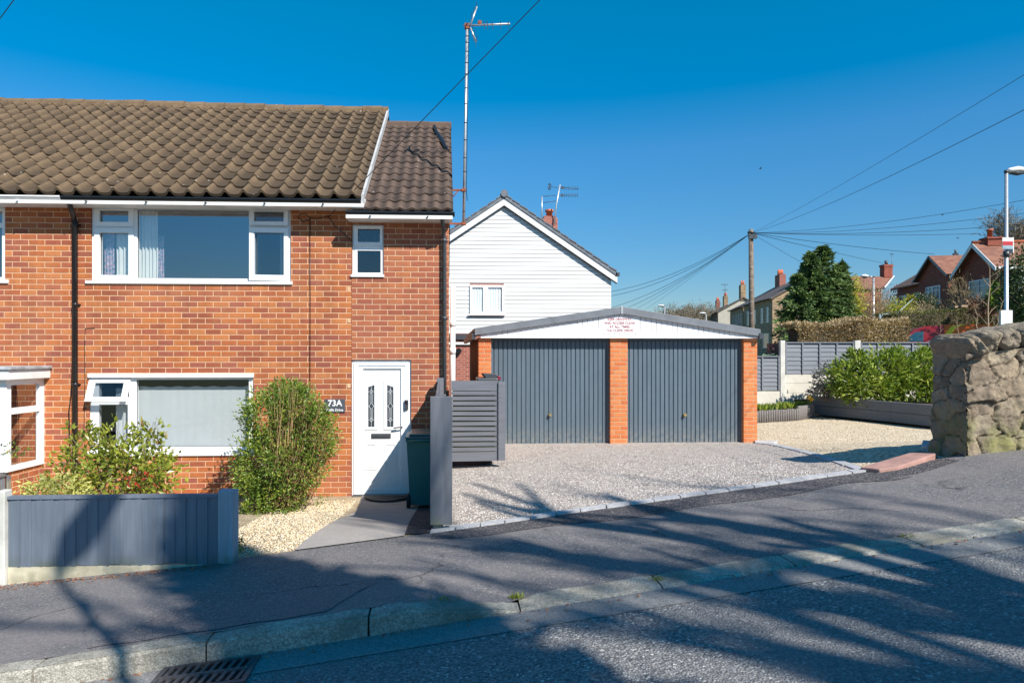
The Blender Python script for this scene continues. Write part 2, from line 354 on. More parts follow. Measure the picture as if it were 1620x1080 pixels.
MT['dkgravel'] = m_granular('dark chippings', [(.03,.03,.035),(.08,.075,.08),(.15,.14,.14)], .018, bstr=1, bdist=.016, dark=.6)
MT['path'] = m_granular('concrete path', [(.30,.275,.255),(.36,.33,.31),(.42,.39,.36)], .008, big=((.27,.25,.24), 1.5, .5), bstr=.3, bdist=.003, dark=.2)
MT['kerb'] = m_granular('granite kerb', [(.27,.25,.21),(.43,.40,.34),(.55,.52,.45)], .010, big=((.15,.14,.11), 2.5, .75), bstr=.6, bdist=.004, dark=.35, patch=((.16,.155,.11), 5, .45))
MT['sett'] = m_granular('granite sett', [(.40,.40,.41),(.52,.52,.54),(.62,.62,.63)], .012, big=((.33,.33,.35), 5, .6), bstr=.5, bdist=.004, dark=.25)
MT['redstone'] = m_plain('red sandstone', (.38,.22,.185), .85, .2, 7, bump=.004)
MT['grass'] = m_granular('grass ground', [(.06,.085,.03),(.10,.13,.045),(.14,.15,.06)], .07, big=((.14,.12,.06), .12, .5), bstr=.8, bdist=.04)
MT['soil'] = m_granular('garden soil', [(.06,.045,.03),(.10,.075,.05),(.14,.11,.08)], .03, bstr=1, bdist=.02)
MT['stonewall'] = None

# ---------------------------------------------------------------- the lie of the land
_bl = [W(0,926,6.05), W(370,884,6.2), W(620,851,6.75), W(683,842,6.88), W(1000,797,6.95), W(1370,745,7.05), W(1480,727,7.0), W(1530,717,6.85), W(1620,707,6.9)]
BX = np.array([p.x for p in _bl]); BY = np.array([p.y for p in _bl]); BZ = np.array([p.z for p in _bl])
BX = np.concatenate([[-60], BX, [60]]); BY = np.concatenate([[5.8], BY, [7.2]])
BZ = np.concatenate([[BZ[0] - .105*(BX[1]+60)], BZ, [BZ[-1] + .105*(60-BX[-2])]])
def Yb(x): return float(np.interp(x, BX, BY))
def Zb(x): return float(np.interp(x, BX, BZ))
def zroad(x): return -1.62 + .105*x
def KY(x): return 4.10 + .09*max(-8, min(x, 8))
XD0 = WX(583, 4.06); XD1 = WX(824, 4.15)
def kh(x): return float(np.interp(x, [XD0+.25, XD1], [.125, .012]))
def KW(x): return float(np.interp(x, [XD1-.02, XD1+.02], [.14, .25]))
def ss(a, b, x):
    t = max(0, min(1, (x-a)/(b-a))); return t*t*(3-2*t)
def zpave(x, y):
    y0 = KY(x) + KW(x); t = max(0, min(1, (y-y0)/(Yb(x)-y0)))
    return (zroad(x) + kh(x))*(1-t) + Zb(x)*t
def zleft(x, y):
    t = max(0, min(1, (y-Yb(x))/(10.0-Yb(x)))); zf = -2.10 if x > -7 else -2.10 + .09*(x+7)
    return Zb(x)*(1-ss(0,1,t)) + zf*ss(0,1,t)
def zyard(x, y):
    t = (y-Yb(x))/(12.3-Yb(x)); t = max(0, min(1, t)); return Zb(x)*(1-t) + (-1.645)*t
def zfar(x, y):
    u = x/max(y, 1); k = .03 + .10*ss(.5, .68, u)+ .03*ss(.68, .9, u)
    return -2.0 + (min(y, 58)-20)*k*ss(19, 22, y)
def sheet(name, mat, pts, zfun, off=0, nx=40, ny=12, kind='structure'):
    """pts(s,t) -> (x,y)"""
    V = []; 
    for j in range(ny+1):
        for i in range(nx+1):
            x, y = pts(i/nx, j/ny); V.append((x, y, zfun(x, y)+off))
    Q = np.array([[j*(nx+1)+i, j*(nx+1)+i+1, (j+1)*(nx+1)+i+1, (j+1)*(nx+1)+i] for j in range(ny) for i in range(nx)])
    o = mesh_np(name, V, Q, mat, None, True)
    return tag(o, kind=kind)
# terrain out to the horizon
xs = sorted(set([-900,-500,-300,-200,-140,-100,-70,-50,-40] + [40,45] + list(np.linspace(-40, 100, 71)) + [120,150,190,240,300,400,600,900]))
ys = sorted(set([-400,-200,-100,-60,-40,-25,-14,-9,-8.9,18.6,18.7] + list(np.linspace(20, 120, 51)) + [140,170,200,260,340,450,600,900,1300]))
def zter(x, y):
    if y <= 18.65:
        if y >= -8.95 and abs(x) <= 41: return -3.2 + min(0, .12*x)
        return zroad(max(-45, min(45, x))) - .1
    z = zfar(x, y)
    if x < 0: z += -.5*ss(0, -10, x)
    return z - (1.2 if y < 18.75 else 0)
V = [(x, y, zter(x, y)) for y in ys for x in xs]; nx = len(xs)
Q = np.array([[j*nx+i, j*nx+i+1, (j+1)*nx+i+1, (j+1)*nx+i] for j in range(len(ys)-1) for i in range(nx-1)])
tag(mesh_np('ground', V, Q, MT['grass'], None, True), kind='structure')
L = lambda a, b: (lambda s: a + (b-a)*s)
sheet('road', MT['road'], lambda s, t: (-42+84*s, -4.5 + t*(KY(-42+84*s)+4.5)), lambda x, y: zroad(x) - .02*((y-0)/4)**2*0, 0, 168, 10)
sheet('gutter_channel', MT['gutter'], lambda s, t: (-42+84*s, KY(-42+84*s) - .26*(1-t)), lambda x, y: zroad(x), .004, 168, 1)
sheet('pavement', MT['pave'], lambda s, t: (-42+84*s, KY(-42+84*s)+KW(-42+84*s)-.01 + t*(Yb(-42+84*s)+.02-KY(-42+84*s)-KW(-42+84*s))), zpave, 0, 420, 10)
sheet('far_pavement', MT['pave'], lambda s, t: (-42+84*s, -6.9 + t*2.4), lambda x, y: zroad(x)+.1, 0, 42, 2)
sheet('verge', MT['grass'], lambda s, t: (-42+84*s, -9.2 + t*2.3), lambda x, y: zroad(x)+.08, 0, 42, 2)
# darker re-laid strip against the setts and wall
XS0, XS1 = WX(683, 6.88), WX(1500, 6.9)
sheet('tarmac_strip', MT['pave_new'], lambda s, t: (XS0+(XS1-XS0)*s, Yb(XS0+(XS1-XS0)*s) - (.10+.52*math.sin(math.pi*min(1, .12+s*.85))**.5 + .05*math.sin(s*23))*(1-t)), zpave, .004, 80, 3)
XH = .06      # x of the side wall of the house
sheet('garden_gravel', MT['gravel'], lambda s, t: (-6.3 + (6.3-.06)*s, Yb(-6.3+6.24*s) + t*(10.3-Yb(-6.3+6.24*s))), zleft, 0, 60, 30)
sheet('neighbour_garden', MT['soil'], lambda s, t: (-42 + 35.7*s, Yb(-42+35.7*s) + t*(18.7-Yb(-42+35.7*s))), zleft, 0, 60, 16)
# concrete path to the door
def pathxy(s, t):
    yA = 10.18; xl = np.interp(t, [0, .42, .62, 1], [WX(470,6.5), WX(535,8.1), WX(560,8.6), WX(572,10.1)]); xr = np.interp(t, [0,.5,1], [WX(640,6.8), WX(657,8.4), WX(668,10.1)])
    x = xl + (xr-xl)*s; y0 = Yb(x)-.01; return (x, y0 + t*(yA-y0))
sheet('path', MT['path'], pathxy, zleft, .014, 12, 24)
sheet('dark_chippings', MT['dkgravel'], lambda s, t: ((lambda xr: xr + (-.13-xr)*s)(np.interp(t, [0,.5,1], [WX(640,6.8), WX(657,8.4), WX(668,10.1)])), Yb(-.3) + t*(10.15-Yb(-.3))), zleft, .012, 6, 16)
sheet('driveway', MT['drive'], lambda s, t: ((lambda a, b: a+(b-a)*s)(-.12+.2*ss(.8,1,t), np.interp(t, [0,1], [WX(1375,7.05), 5.75])), Yb(0) + t*(12.55-Yb(0))), zyard, .0, 60, 30)
sheet('gravel_yard', MT['yard'], lambda s, t: ((lambda a, b: a+(b-a)*s)(np.interp(t, [0,.45,1], [WX(1368,7.05)-.15, 5.72, 5.72]), np.interp(t, [0,1],[16, 16])), Yb(5) + t*(18.7-Yb(5))), zyard, -.012, 60, 40)
sheet('side_passage', MT['dkgravel'], lambda s, t: (XH+.001 + s*.65, 10.25 + t*8.4), zyard, .006, 4, 10)

# ---------------------------------------------------------------- kerb stones, setts, slab, gully
X0 = XD0
def kerbstone(x0, x1, i):
    mb = MB(); n = 10; dropped = x0 > XD1 - .1
    g = .006; a, b = x0+g, x1-g; rr = []
    prof = [(0,-.12),(0,-.02),(.012,-.003),(.035,0),(.09,.0),(1,0),(1,-.12)]
    for k in range(n+1):
        x = a+(b-a)*k/n; w = .14 if not dropped else .25; y0 = KY(x); h = kh(x); z = zroad(x)+h
        row = []
        for (pu, pz) in prof:
            yy = y0 + (pu*w if pu == 1 else pu*1.0 if pu < .03 else pu*w*2)
            zz = z + (pz if pz > -.1 else -(h+.1))
            if dropped and pu < .05: zz -= .012
            nn = .003*noise.noise((x*5+i, yy*9, zz*9))
            e = .005 if (k in (0, n) and pz > -.01) else 0
            row.append((x, yy+nn*.5, zz+nn-e))
        rr.append(row)
    m = len(prof)
    for k in range(n):
        for j in range(m-1): mb.face([rr[k][j], rr[k+1][j], rr[k+1][j+1], rr[k][j+1]], 0, True)
    mb.face(rr[0][::-1]); mb.face(rr[-1]) 
    return mb
KL = {-3: ('raised kerb stone in the bottom left corner of the photo', 'raised kerb stones'), -2: ('raised kerb stone directly above the drain grate', 'raised kerb stones'),
  -1: ('raised kerb stone between the drain grate and the tapering stone', 'raised kerb stones'), 0: ('tapering kerb stone that slopes down from the raised kerb to the dropped kerb', None),
  1: ('dropped kerb stone touching the low end of the tapering stone', 'dropped kerb stones'), 2: ('second dropped kerb stone right of the tapering stone', 'dropped kerb stones'),
  3: ('third dropped kerb stone right of the tapering stone', 'dropped kerb stones'), 4: ('rightmost dropped kerb stone at the right edge of the photo', 'dropped kerb stones')}
rest = MB()
for i in range(-14, 14):
    x0 = X0 + i*.912; kb = kerbstone(x0, x0+.912, i)
    if i in KL: solo(kb, 'kerb_stone', MT['kerb'], KL[i][0], 'kerb stone', KL[i][1])
    else: n0 = len(rest.v); rest.v += kb.v; rest.f += [[j+n0 for j in f] for f in kb.f]; rest.m += kb.m; rest.sm += kb.sm
tag(rest.build('kerb', MT['kerb']), kind='structure')
xx = XS0 - .02; k = 0
while xx < WX(1372, 7.05):
    w = random.uniform(.245, .285); mb = MB(); a, b = xx+.006, xx+w-.006; ya, yb_ = Yb(a)-.06, Yb(b)-.06; D = .12 if k else .17
    h0 = .022+random.uniform(-.004, .006); sh = random.uniform(-.012, .012)
    p = [(a,ya+sh),(b,yb_+sh),(b+.012,yb_+D+sh),(a+.012,ya+D+sh)]
    top = [(x, y, max(zpave(x, y), Zb(x))+h0) for x, y in p]; bot = [(x, y, z-.12) for x, y, z in top]
    mb.face(top); mb.face(bot[::-1])
    for j in range(4): l = (j+1) % 4; mb.face([bot[j], bot[l], top[l], top[j]])
    solo(mb, 'stone_sett', MT['sett'], 'pale granite sett edging the gravel driveway along the pavement', 'stone sett', 'stone setts edging the driveway', .006)
    xx += w; k += 1
# thin pale edging between drive and yard
mb = MB(); A = Vector((WX(1368,7.1), 7.15, 0)); B = Vector((5.72, 12.2, 0)); n = 12
for k in range(n):
    p0 = A.lerp(B, k/n+.004); p1 = A.lerp(B, (k+1)/n-.004)
    d = (B-A).normalized(); s = Vector((d.y, -d.x, 0))*.05
    c = [(p0-s), (p1-s), (p1+s), (p0+s)]; top = [(v.x, v.y, zyard(v.x, v.y)+.012) for v in c]
    mb.prism(top[::-1], (0,0,-.1))
tag(solo(mb, 'edging', MT['sett'], 'thin line of pale edging blocks between the driveway and the golden gravel', 'edging'))
def rough_slab(name, poly, z, th, mat, label, cat):
    mb = MB(); mb.prism([(x, y, z(x, y) if callable(z) else z) for x, y in poly], (0,0,-th)); return solo(mb, name, mat, label, cat, None, .012)
zs_ = lambda x, y: Zb(x) + .075
P_ = [WX(1363,7.0), WX(1453,7.35), WX(1484,7.02), WX(1420,6.72)]
rough_slab('sandstone_slab', [(WX(1366,7.0),7.06),(WX(1392,6.85),6.86),(WX(1423,6.82),6.84),(WX(1452,6.95),6.93),(WX(1482,7.05),7.04),(WX(1456,7.3),7.3)], lambda x, y: Zb(x)+.05, .12, MT['redstone'], 'broken red sandstone slab lying at the end of the wall', 'stone slab')
rough_slab('paving_offcut', [(WX(1452,7.5),7.45),(WX(1478,7.35),7.3),(WX(1484,7.5),7.5),(WX(1458,7.7),7.68)], lambda x, y: Zb(x)+.03, .05, MT['sett'], 'small grey flat stone tucked against the foot of the stone wall', 'stone')
# gully grate
gt = thing('drain_grate', (-1.33, 3.83, zroad(-1.33)), 'black iron drain grate with slanted slots in the gutter below the kerb', 'drain grate')
def gz(x): return zroad(x)
mb = MB(); x0, x1, y0, y1 = -1.56, -1.08, 3.68, 3.945
def gb(xa, xb, ya, yb, h0, h1, skew=0):
    P = [(xa, ya), (xb, ya), (xb+skew, yb), (xa+skew, yb)]
    lo = [(x, y, gz(x)+h0) for x, y in P]; hi = [(x, y, gz(x)+h1) for x, y in P]
    mb.face(hi); mb.face(lo[::-1])
    for j in range(4): l = (j+1) % 4; mb.face([lo[j], lo[l], hi[l], hi[j]])
gb(x0-.03, x1+.03, y0-.03, y0, .0, .016); gb(x0-.03, x1+.03, y1, y1+.02, .0, .016); gb(x0-.03, x0, y0, y1, 0, .016); gb(x1, x1+.03, y0, y1, 0, .016)
MT['iron'] = m_plain('cast iron', (.09,.09,.10), .45, .3, 30, metallic=.3, dirt=((.16,.09,.05), .4))
mb.build('frame', MT['iron'], gt)
mb = MB()
for k in range(10): gb(x0+.004+k*.049, x0+.024+k*.049, y0+.002, y1-.002, .006, .018, .02)
gb(x0+.002, x1-.002, (y0+y1)/2-.012, (y0+y1)/2+.012, .006, .0195)
mb.build('grating', MT['iron'], gt)
mb = MB(); gb(x0, x1, y0, y1, .001, .0045); mb.build('pit_shade', MT['black'], gt)  # flat black sheet stands for the darkness of the pit under the bars

# ---------------------------------------------------------------- the brick house
YF = 10.2
XE = WX(556, YF); XH = .06
HB = -2.35
house = thing('brick_house', (-3.0, YF, -2.1), 'orange brick semi-detached house with brown pantile roof and white front door', 'house')
zeM = WZ(300, 322, YF); zeE = WZ(640, 346, YF)
def rect(x0, y0, x1, y1, Y=YF):      # pixel rectangle -> (xa, xb, za, zb)
    return (WX(x0, Y), WX(x1, Y), WZ((x0+x1)/2, y1, Y), WZ((x0+x1)/2, y0, Y))
R_up = rect(144, 327, 460, 446); R_lo = rect(141, 592, 401, 719); R_sm = rect(557, 355, 607, 437); R_door = rect(555.5, 569, 650.5, 783)
R_nb = (WX(-330, YF), WX(8, YF), WZ(0, 443, YF), WZ(0, 326, YF))
def shrink(r, e=.004): return (r[0]+e, r[1]-e, r[2]+e, r[3]-e)
mb = MB(); XL = -14.5
mb.plate(XL, XE, HB, zeM+.05, YF, YF+.28, [R_up, R_lo, R_nb])
MT['joint'] = m_plain('mortar line', (.5,.36,.24), .9, .15, 20)
mb.face([(XE, YF+.28, HB), (XE, YF+8.2, HB), (XE, YF+8.2, zeM), (XE, YF+.28, zeM)])
mb.build('wall', MT['brick'], house)
mb = MB(); mb.plate(XE+.004, XH, HB, zeE+.04, YF-.004, YF+.28, [R_sm, R_door])
mb.face([(XH, YF+.28, HB), (XH, 18.3, HB), (XH, 18.3, zeE), (XH, YF+.28, zeE)]); 
# gable triangle of the side
zr2 = WZ(660, 197, 13.9)
mb.face([(XH, YF+.28, zeE), (XH, 18.3, zeE), (XH, 14.0, zr2-.2)])
mb.face([(XH, 18.3, HB), (XL, 18.3, HB), (XL, 18.3, zeM), (XH, 18.3, zeM)]); mb.face([(XL, 18.3, HB), (XL, YF, HB), (XL, YF, zeM), (XL, 18.3, zeM)])
mb.build('extension_wall', MT['brick2'], house)
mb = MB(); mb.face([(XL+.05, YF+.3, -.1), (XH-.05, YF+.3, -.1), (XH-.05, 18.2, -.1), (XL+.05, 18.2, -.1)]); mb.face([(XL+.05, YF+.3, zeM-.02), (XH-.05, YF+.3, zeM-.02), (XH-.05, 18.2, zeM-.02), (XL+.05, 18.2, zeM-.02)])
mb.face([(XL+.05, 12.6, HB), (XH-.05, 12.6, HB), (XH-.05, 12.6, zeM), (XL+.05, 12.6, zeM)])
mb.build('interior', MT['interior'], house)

# pantile roofs: real rolls and stepped courses
def pantile(name, mat, x0, x1, ye, ze, yr, zr, wave, gauge, amp, parent, step=.03, sag=None, sharp=1.5, lean=.0):
    Ls = math.hypot(yr-ye, zr-ze); nC = max(1, round(Ls/gauge)); nW = int((x1-x0)/wave+.999); sx = 12
    up = Vector((0, (yr-ye)/Ls, (zr-ze)/Ls)); nrm = Vector((0, -(zr-ze)/Ls, (yr-ye)/Ls))
    xs_ = [x1 - k*wave/sx for k in range(int((x1-x0)/wave*sx)+1)][::-1]
    V = []; Q = []; T = []; m = len(xs_)
    for c in range(nC):
        s0 = c*Ls/nC - (.012 if c else 0); s1 = (c+1)*Ls/nC
        rows = [(s0, -.012), (s0, step), (s0+(s1-s0)*.5, step*.62), (s1, step*.18)]
        base = len(V)
        tw = [random.random() for _ in range(nW+3)]
        for ri, (sv, hh) in enumerate(rows):
            for x in xs_:
                ph = (x1-x)/wave + .5; ti = int(ph); fr = ph-ti
                dd_ = min(fr, 1-fr)
                w = ((math.cos(math.pi/2*dd_/.20) if dd_ < .20 else 0) + .14*math.cos(2*math.pi*fr)) if sharp > 2 else ((1+math.cos(2*math.pi*fr))/2)**sharp
                dz = .004*noise.noise((x*1.3, sv*2, c*.7)); dn = (tw[ti]-.5)*.010
                jit = (tw[ti+1]-.5)*.012 if ri < 2 else 0
                p = Vector((x, ye, ze)) + up*(sv+jit) + nrm*(hh + amp*w + dn + dz)
                if sag: p.z += sag(x)*sv/Ls
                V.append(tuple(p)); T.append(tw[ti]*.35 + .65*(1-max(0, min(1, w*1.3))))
        for r in range(3):
            for i in range(m-1):
                a = base + r*m + i; Q.append([a, a+1, a+1+m, a+m])
    o = mesh_np(name, V, np.array(Q), mat, parent, True, T)
    return o, up, nrm
YE = 9.93; zE = WZ(300, 309, YE); yR = 14.3; zR = WZ(500, 175, yR)
sagf = lambda x: .03*ss(-3.4, -6.0, x)
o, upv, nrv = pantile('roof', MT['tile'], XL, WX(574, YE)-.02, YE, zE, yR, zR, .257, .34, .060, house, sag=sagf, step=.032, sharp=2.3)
sm = o.modifiers.new('edge', 'EDGE_SPLIT'); sm.split_angle = R(50)
XV = WX(575, YE)   # verge of the main roof
# ridge tiles
mb = MB(); x = XL
while x < XV-.05:
    x2 = min(x+.40, XV-.0); zc = zR + sagf((x+x2)/2); pr = [(-.13,-.07),(-.12,.02),(-.06,.085),(.0,.105),(.06,.085),(.12,.02),(.13,-.07)]
    j = random.uniform(-.008,.01)
    A_ = [(x+.005, yR+a, zc+b+j) for a, b in pr]; B_ = [(x2-.003, yR+a, zc+b+j+.008) for a, b in pr]
    for k in range(6): mb.face([A_[k], B_[k], B_[k+1], A_[k+1]], 0, False)
    mb.face(A_); mb.face(B_[::-1]); x += .40
rid = mb.build('ridge_tiles', MT['tile'], o, .008)
mb = MB()   # back slope, deck
mb.face([(XL, yR, zR+.02), (XV, yR, zR+.02), (XV, 18.6, zE), (XL, 18.6, zE)]); mb.build('rear_slope', MT['tile'], o)
mb = MB()   # verge: thin white board down the right edge + brick gable above the extension
pe = Vector((XV, YE, zE)); pr_ = Vector((XV, yR, zR))
mb.prism([pe+Vector((-.03,-.02,-.10)), pr_+Vector((-.03,0,-.08)), pr_+Vector((-.03,0,.06)), pe+Vector((-.03,-.02,.03))], (.035,0,0))
mb.build('verge_board', m_plain('old verge board', (.42,.42,.42), .7, .25, 9), o)
mb = MB(); mb.prism([(XV-.04, YF, zeE), (XV-.04, 18.3, zeE), (XV-.04, 18.3, zeM), (XV-.04, yR, zR-.1), (XV-.04, YF, zeM)], (-.05,0,0)); mb.build('gable_wall', MT['brick'], house)
# extension roof
yR2 = 13.9; zR2 = WZ(660, 199, yR2); zE2 = WZ(640, 333, YE); XV2 = XH+.06
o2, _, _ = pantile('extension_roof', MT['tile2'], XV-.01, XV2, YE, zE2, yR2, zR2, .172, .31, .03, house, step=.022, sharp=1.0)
sm = o2.modifiers.new('edge', 'EDGE_SPLIT'); sm.split_angle = R(50)
mb = MB(); x = XV-.0
while x < XV2-.03:
    x2 = min(x+.42, XV2+.01); pr = [(-.12,-.07),(-.11,.02),(-.05,.07),(.0,.085),(.05,.07),(.11,.02),(.12,-.07)]
    A_ = [(x+.004, yR2+a, zR2+b) for a, b in pr]; B_ = [(x2, yR2+a, zR2+b+.006) for a, b in pr]
    for k in range(6): mb.face([A_[k], B_[k], B_[k+1], A_[k+1]])
    mb.face(A_); mb.face(B_[::-1]); x += .42
mb.build('ridge_tiles', MT['tile2'], o2, .008)
mb = MB(); mb.face([(XV, yR2, zR2), (XV2, yR2, zR2), (XV2, 18.5, zE2), (XV, 18.5, zE2)])
mb.prism([(XV2-.01, YE, zE2-.04), (XV2-.01, yR2, zR2-.04), (XV2-.01, 18.5, zE2-.04), (XV2-.01, 18.5, zE2-.10), (XV2-.01, yR2, zR2-.10), (XV2-.01, YE, zE2-.10)], (-.05,0,0)); mb.build('rear_slope', MT['tile2'], o2)
# black mastic repair on extension roof
mb = MB(); pts = [(687,199,13.7),(690,210,13.4),(698,222,12.9),(705,233,12.5),(709,240,12.3)]
q = []
for (a, b, c) in pts:
    p = W(a, b, c); s = (c-YE)/(yR2-YE); q.append(Vector((p.x, c, zE2+(zR2-zE2)*s+.055)))
mb.tube(q, [.035,.03,.045,.03,.035], 6); mb.build('mastic_repair', MT['black'], o2)
# fascias, soffits, gutters
GYc = YE - .04
def gutter(x0, x1, z, mat, name, r=.055, parent=house):
    mb = MB(); n = 8
    for a, b in [(x0, x1)]:
        for k in range(n):
            t0, t1 = math.pi*k/n, math.pi*(k+1)/n
            p = lambda x, t, rr: (x, GYc - math.cos(t)*rr, z - math.sin(t)*rr)
            mb.face([p(a,t0,r), p(b,t0,r), p(b,t1,r), p(a,t1,r)], 0, True); mb.face([p(a,t1,r-.004), p(b,t1,r-.004), p(b,t0,r-.004), p(a,t0,r-.004)], 0, True)
        mb.face([(a, GYc-r-.006, z-.012), (b, GYc-r-.006, z-.012), (b, GYc-r-.006, z+.008), (a, GYc-r-.006, z+.008)])
        mb.face([(a, GYc-r-.006, z+.008), (b, GYc-r-.006, z+.008), (b, GYc-r+.008, z+.008), (a, GYc-r+.008, z+.008)])
        for xe in (a, b): mb.face([p(xe, math.pi*k/n, r) for k in range(n+1)])
    x = x0+.35
    while x < x1-.1:
        mb.box(x-.012, x+.012, GYc-r-.008, GYc+r, z-r-.014, z-r-.002); x += .82
    return mb.build(name, mat, parent)
XG = WX(101, YE)
gutter(XL, XG-.003, zE-.055, MT['upvc2'], 'gutter', .058); gutter(XG, XV-.03, zE-.055, MT['black'], 'gutter', .058)
gutter(WX(548, YE), XV2+.02, zE2-.04, MT['black'], 'gutter')
mb = MB(); zf0, zf1 = WZ(300, 326, YE), zE-.03
mb.box(XL, XV+.012, YE+.02, YE+.045, zf0, zf1); mb.box(XL, XV+.01, YE+.045, YF-.002, zf0+.01, zf0+.025); mb.box(XL, XV+.011, YE-.075, YE+.018, zf0-.002, zf0+.048)
mb.prism([(XV+.012,YE+.02,zf0),(XV+.012,YF+.2,zf0),(XV+.012,YF+.2,zf1+.12),(XV+.012,YE+.02,zf1)], (-.02,0,0))
mb.build('fascia', MT['upvc2'], house, .003)
mb = MB(); ze0, ze1 = WZ(640, 347.5, YE), zE2-.03
mb.box(WX(548,YE), XV2-.01, YE+.02, YE+.045, ze0, ze1); mb.box(WX(548,YE), XV2-.012, YE+.045, YF-.006, ze0+.008, ze0+.022); mb.box(WX(548,YE)+.001, XV2-.011, YE-.075, YE+.018, ze0-.002, ze0+.052)
mb.box(WX(548,YE), WX(548,YE)+.02, YE+.045, YF-.006, ze0+.022, ze1)
mb.build('fascia', MT['upvc2'], house, .003)
# downpipes
def pipe(px, top, x_off, yw, z_bot, mat, parent, r=.034):
    mb = MB(); x = WX(px, yw)
    mb.tube([(x_off, GYc, top-.03), (x_off, GYc, top-.10), ((x_off+x)/2, (GYc+yw)/2, top-.2), (x, yw, top-.30), (x, yw, z_bot)], [r*1.15, r, r, r, r], 12)
    z = top-.32
    while z > z_bot+.3:
        mb.tube([(x, yw, z), (x, yw, z-.05)], r+.006, 12); mb.box(x-.05, x+.05, yw+r-.002, YF-.001, z-.035, z-.015); z -= 1.15
    return mb.build('downpipe', mat, parent)
pipe(119, zE-.05, WX(110, GYc), YF-.06, -2.1, MT['black'], house)
pipe(703, zE2-.05, WX(700, GYc), YF-.06, -2.1, MT['dgrey'], house, .032)
mb = MB(); mb.tube([(XH+.065, 11.2, 1.15), (XH+.065, 11.2, -2.0)], .045, 12); mb.tube([(XH+.065, 11.2, .55), (XH+.065, 11.2, .45)], .052, 12); mb.tube([(XH+.065, 11.2, .1), (XH+.065, 11.2, .0)], .052, 12)
mb.build('soil_pipe', MT['upvc2'], house)
# cables on the wall
mb = MB(); xc = WX(490.5, YF)
mb.tube([(xc, YF-.008, WZ(490,345,YF)), (xc+.004, YF-.008, WZ(490,480,YF)), (xc, YF-.008, WZ(490,610,YF))], .006, 5)
lp = [(490,347),(480,350),(472,345),(475,338),(484,338),(487,343),(500,346),(515,343),(522,341)]
mb.tube([tuple(W(a, b, YF-.008)) for a, b in lp], .006, 5)
mb.tube([tuple(W(a, b, YF-.012)) for a, b in [(519,342),(530,358),(545,370),(556,382)]], .005, 5)
mb.build('wall_cable', MT['black'], house)
mb = MB(); mb.tube([tuple(W(a, b, YF-.02)) for a, b in [(114,330),(115,480),(115,560),(113,620),(109,650),(110,690),(112,740)]], .008, 6)
mb.tube([tuple(W(a, b, YF-.012)) for a, b in [(150,518.5),(135,519),(134,540),(134.5,600),(133,680)]], .004, 5)
mb.build('wall_cable', MT['black'], house)
# pale repointed quoins where the walls meet
mpb = m_plain('pale brick face', (.60,.36,.20), .9, .25, 18)
for py in (457, 507, 610):
    mb = MB(); a = W(549.5, py, YF-.003); mb.box(a.x, XE-.012, YF-.003, YF-.001, a.z-.03, a.z+.032); mb.build('pale_brick', mpb, house)

def window(name, r, glasses, sashes, yf, mats, parent=house, sill=None, depth=.07, label=None):
    w = MB(); w.plate(*shrink(r), yf, yf+depth, glasses, 0)
    wo_ = w.build(name, MT['upvc'], parent, .004)
    if label: wo_['label'] = label
    p = MB()
    for a, b, c, d in glasses: p.face([(a-.004,yf+.03,c-.004),(b+.004,yf+.03,c-.004),(b+.004,yf+.03,d+.004),(a-.004,yf+.03,d+.004)])
    gs = MB()
    for a, b, c, d in glasses:      # dark gasket line round the glass
        t = .006; gs.plate(a-.001, b+.001, c-.001, d+.001, yf+.022, yf+.029, [(a+t, b-t, c+t, d-t)])
    p.build('pane', mats, wo_); gs.build('gasket', MT['black'], wo_)
    for sh in sashes:
        (a, b, c, d), (ga, gb_, gc, gd), M_ = sh
        s_ = MB(); s_.plate(a, b, c, d, yf-.022, yf-.001, [(ga, gb_, gc, gd)])
        if M_ is not None: s_.xform(0, M_)
        so_ = s_.build('sash', MT['upvc'], wo_, .003)
        if M_ is not None:
            p2 = MB(); p2.face([(ga-.003,yf-.01,gc-.003),(gb_+.003,yf-.01,gc-.003),(gb_+.003,yf-.01,gd+.003),(ga-.003,yf-.01,gd+.003)]); p2.xform(0, M_); p2.build('pane', MT['glass_d'], wo_)
    if sill:
        sb = MB(); sb.box(sill[0], sill[1], yf-.055, yf+.02, sill[2], sill[3]); sb.build('sill', MT['upvc'], wo_, .005)
    return wo_
YW = YF + .025
def hinge_top(r, deg):       # rotate about the top edge (opens outward, -Y)
    p = Vector((0, YW-.012, r[3])); return Matrix.Translation(p) @ Matrix.Rotation(R(-deg), 4, 'X') @ Matrix.Translation(-p)
def hinge_right(r, deg):
    p = Vector((r[1], YW-.012, 0)); return Matrix.Translation(p) @ Matrix.Rotation(R(deg), 4, 'Z') @ Matrix.Translation(-p)
rU = [rect(157,333,203,351), rect(157,368,203,435), rect(216,332,393,440), rect(403,335,449,351), rect(403,368,450,435)]
sU = [(rect(149,328,211,358), rect(157,333,203,351), None), (rect(149,361,211,443), rect(157,368,203,435), None),
      (rect(395,330,456,357), rect(402,335,449,351), hinge_top(rect(395,330,456,357), 7)), (rect(395,361,456,444), rect(403,368,449,435), hinge_right(rect(395,361,456,444), 4))]
window('window', R_up, rU, sU, YW, MT['glass'], sill=(*rect(136,444,463,449)[:2], WZ(300,449.5,YF), WZ(300,445,YF)), label='wide upper window of five panes with its right openers ajar')
rl = [rect(155,602,203,628), rect(155,640,201,712), rect(214.5,600.5,393,707)]
tl = rect(141,602,205,630)
sl_ = [(rect(141,600,206,637), rect(151,606,197,630), hinge_top(rect(141,600,206,637), 24))]
wl = window('window', R_lo, rl, sl_, YW, MT['glass_n'], sill=(*rect(138,712,403,720)[:2], WZ(300,720.5,YF), WZ(300,712.5,YF)), label='ground floor window with its small top opener pushed out')
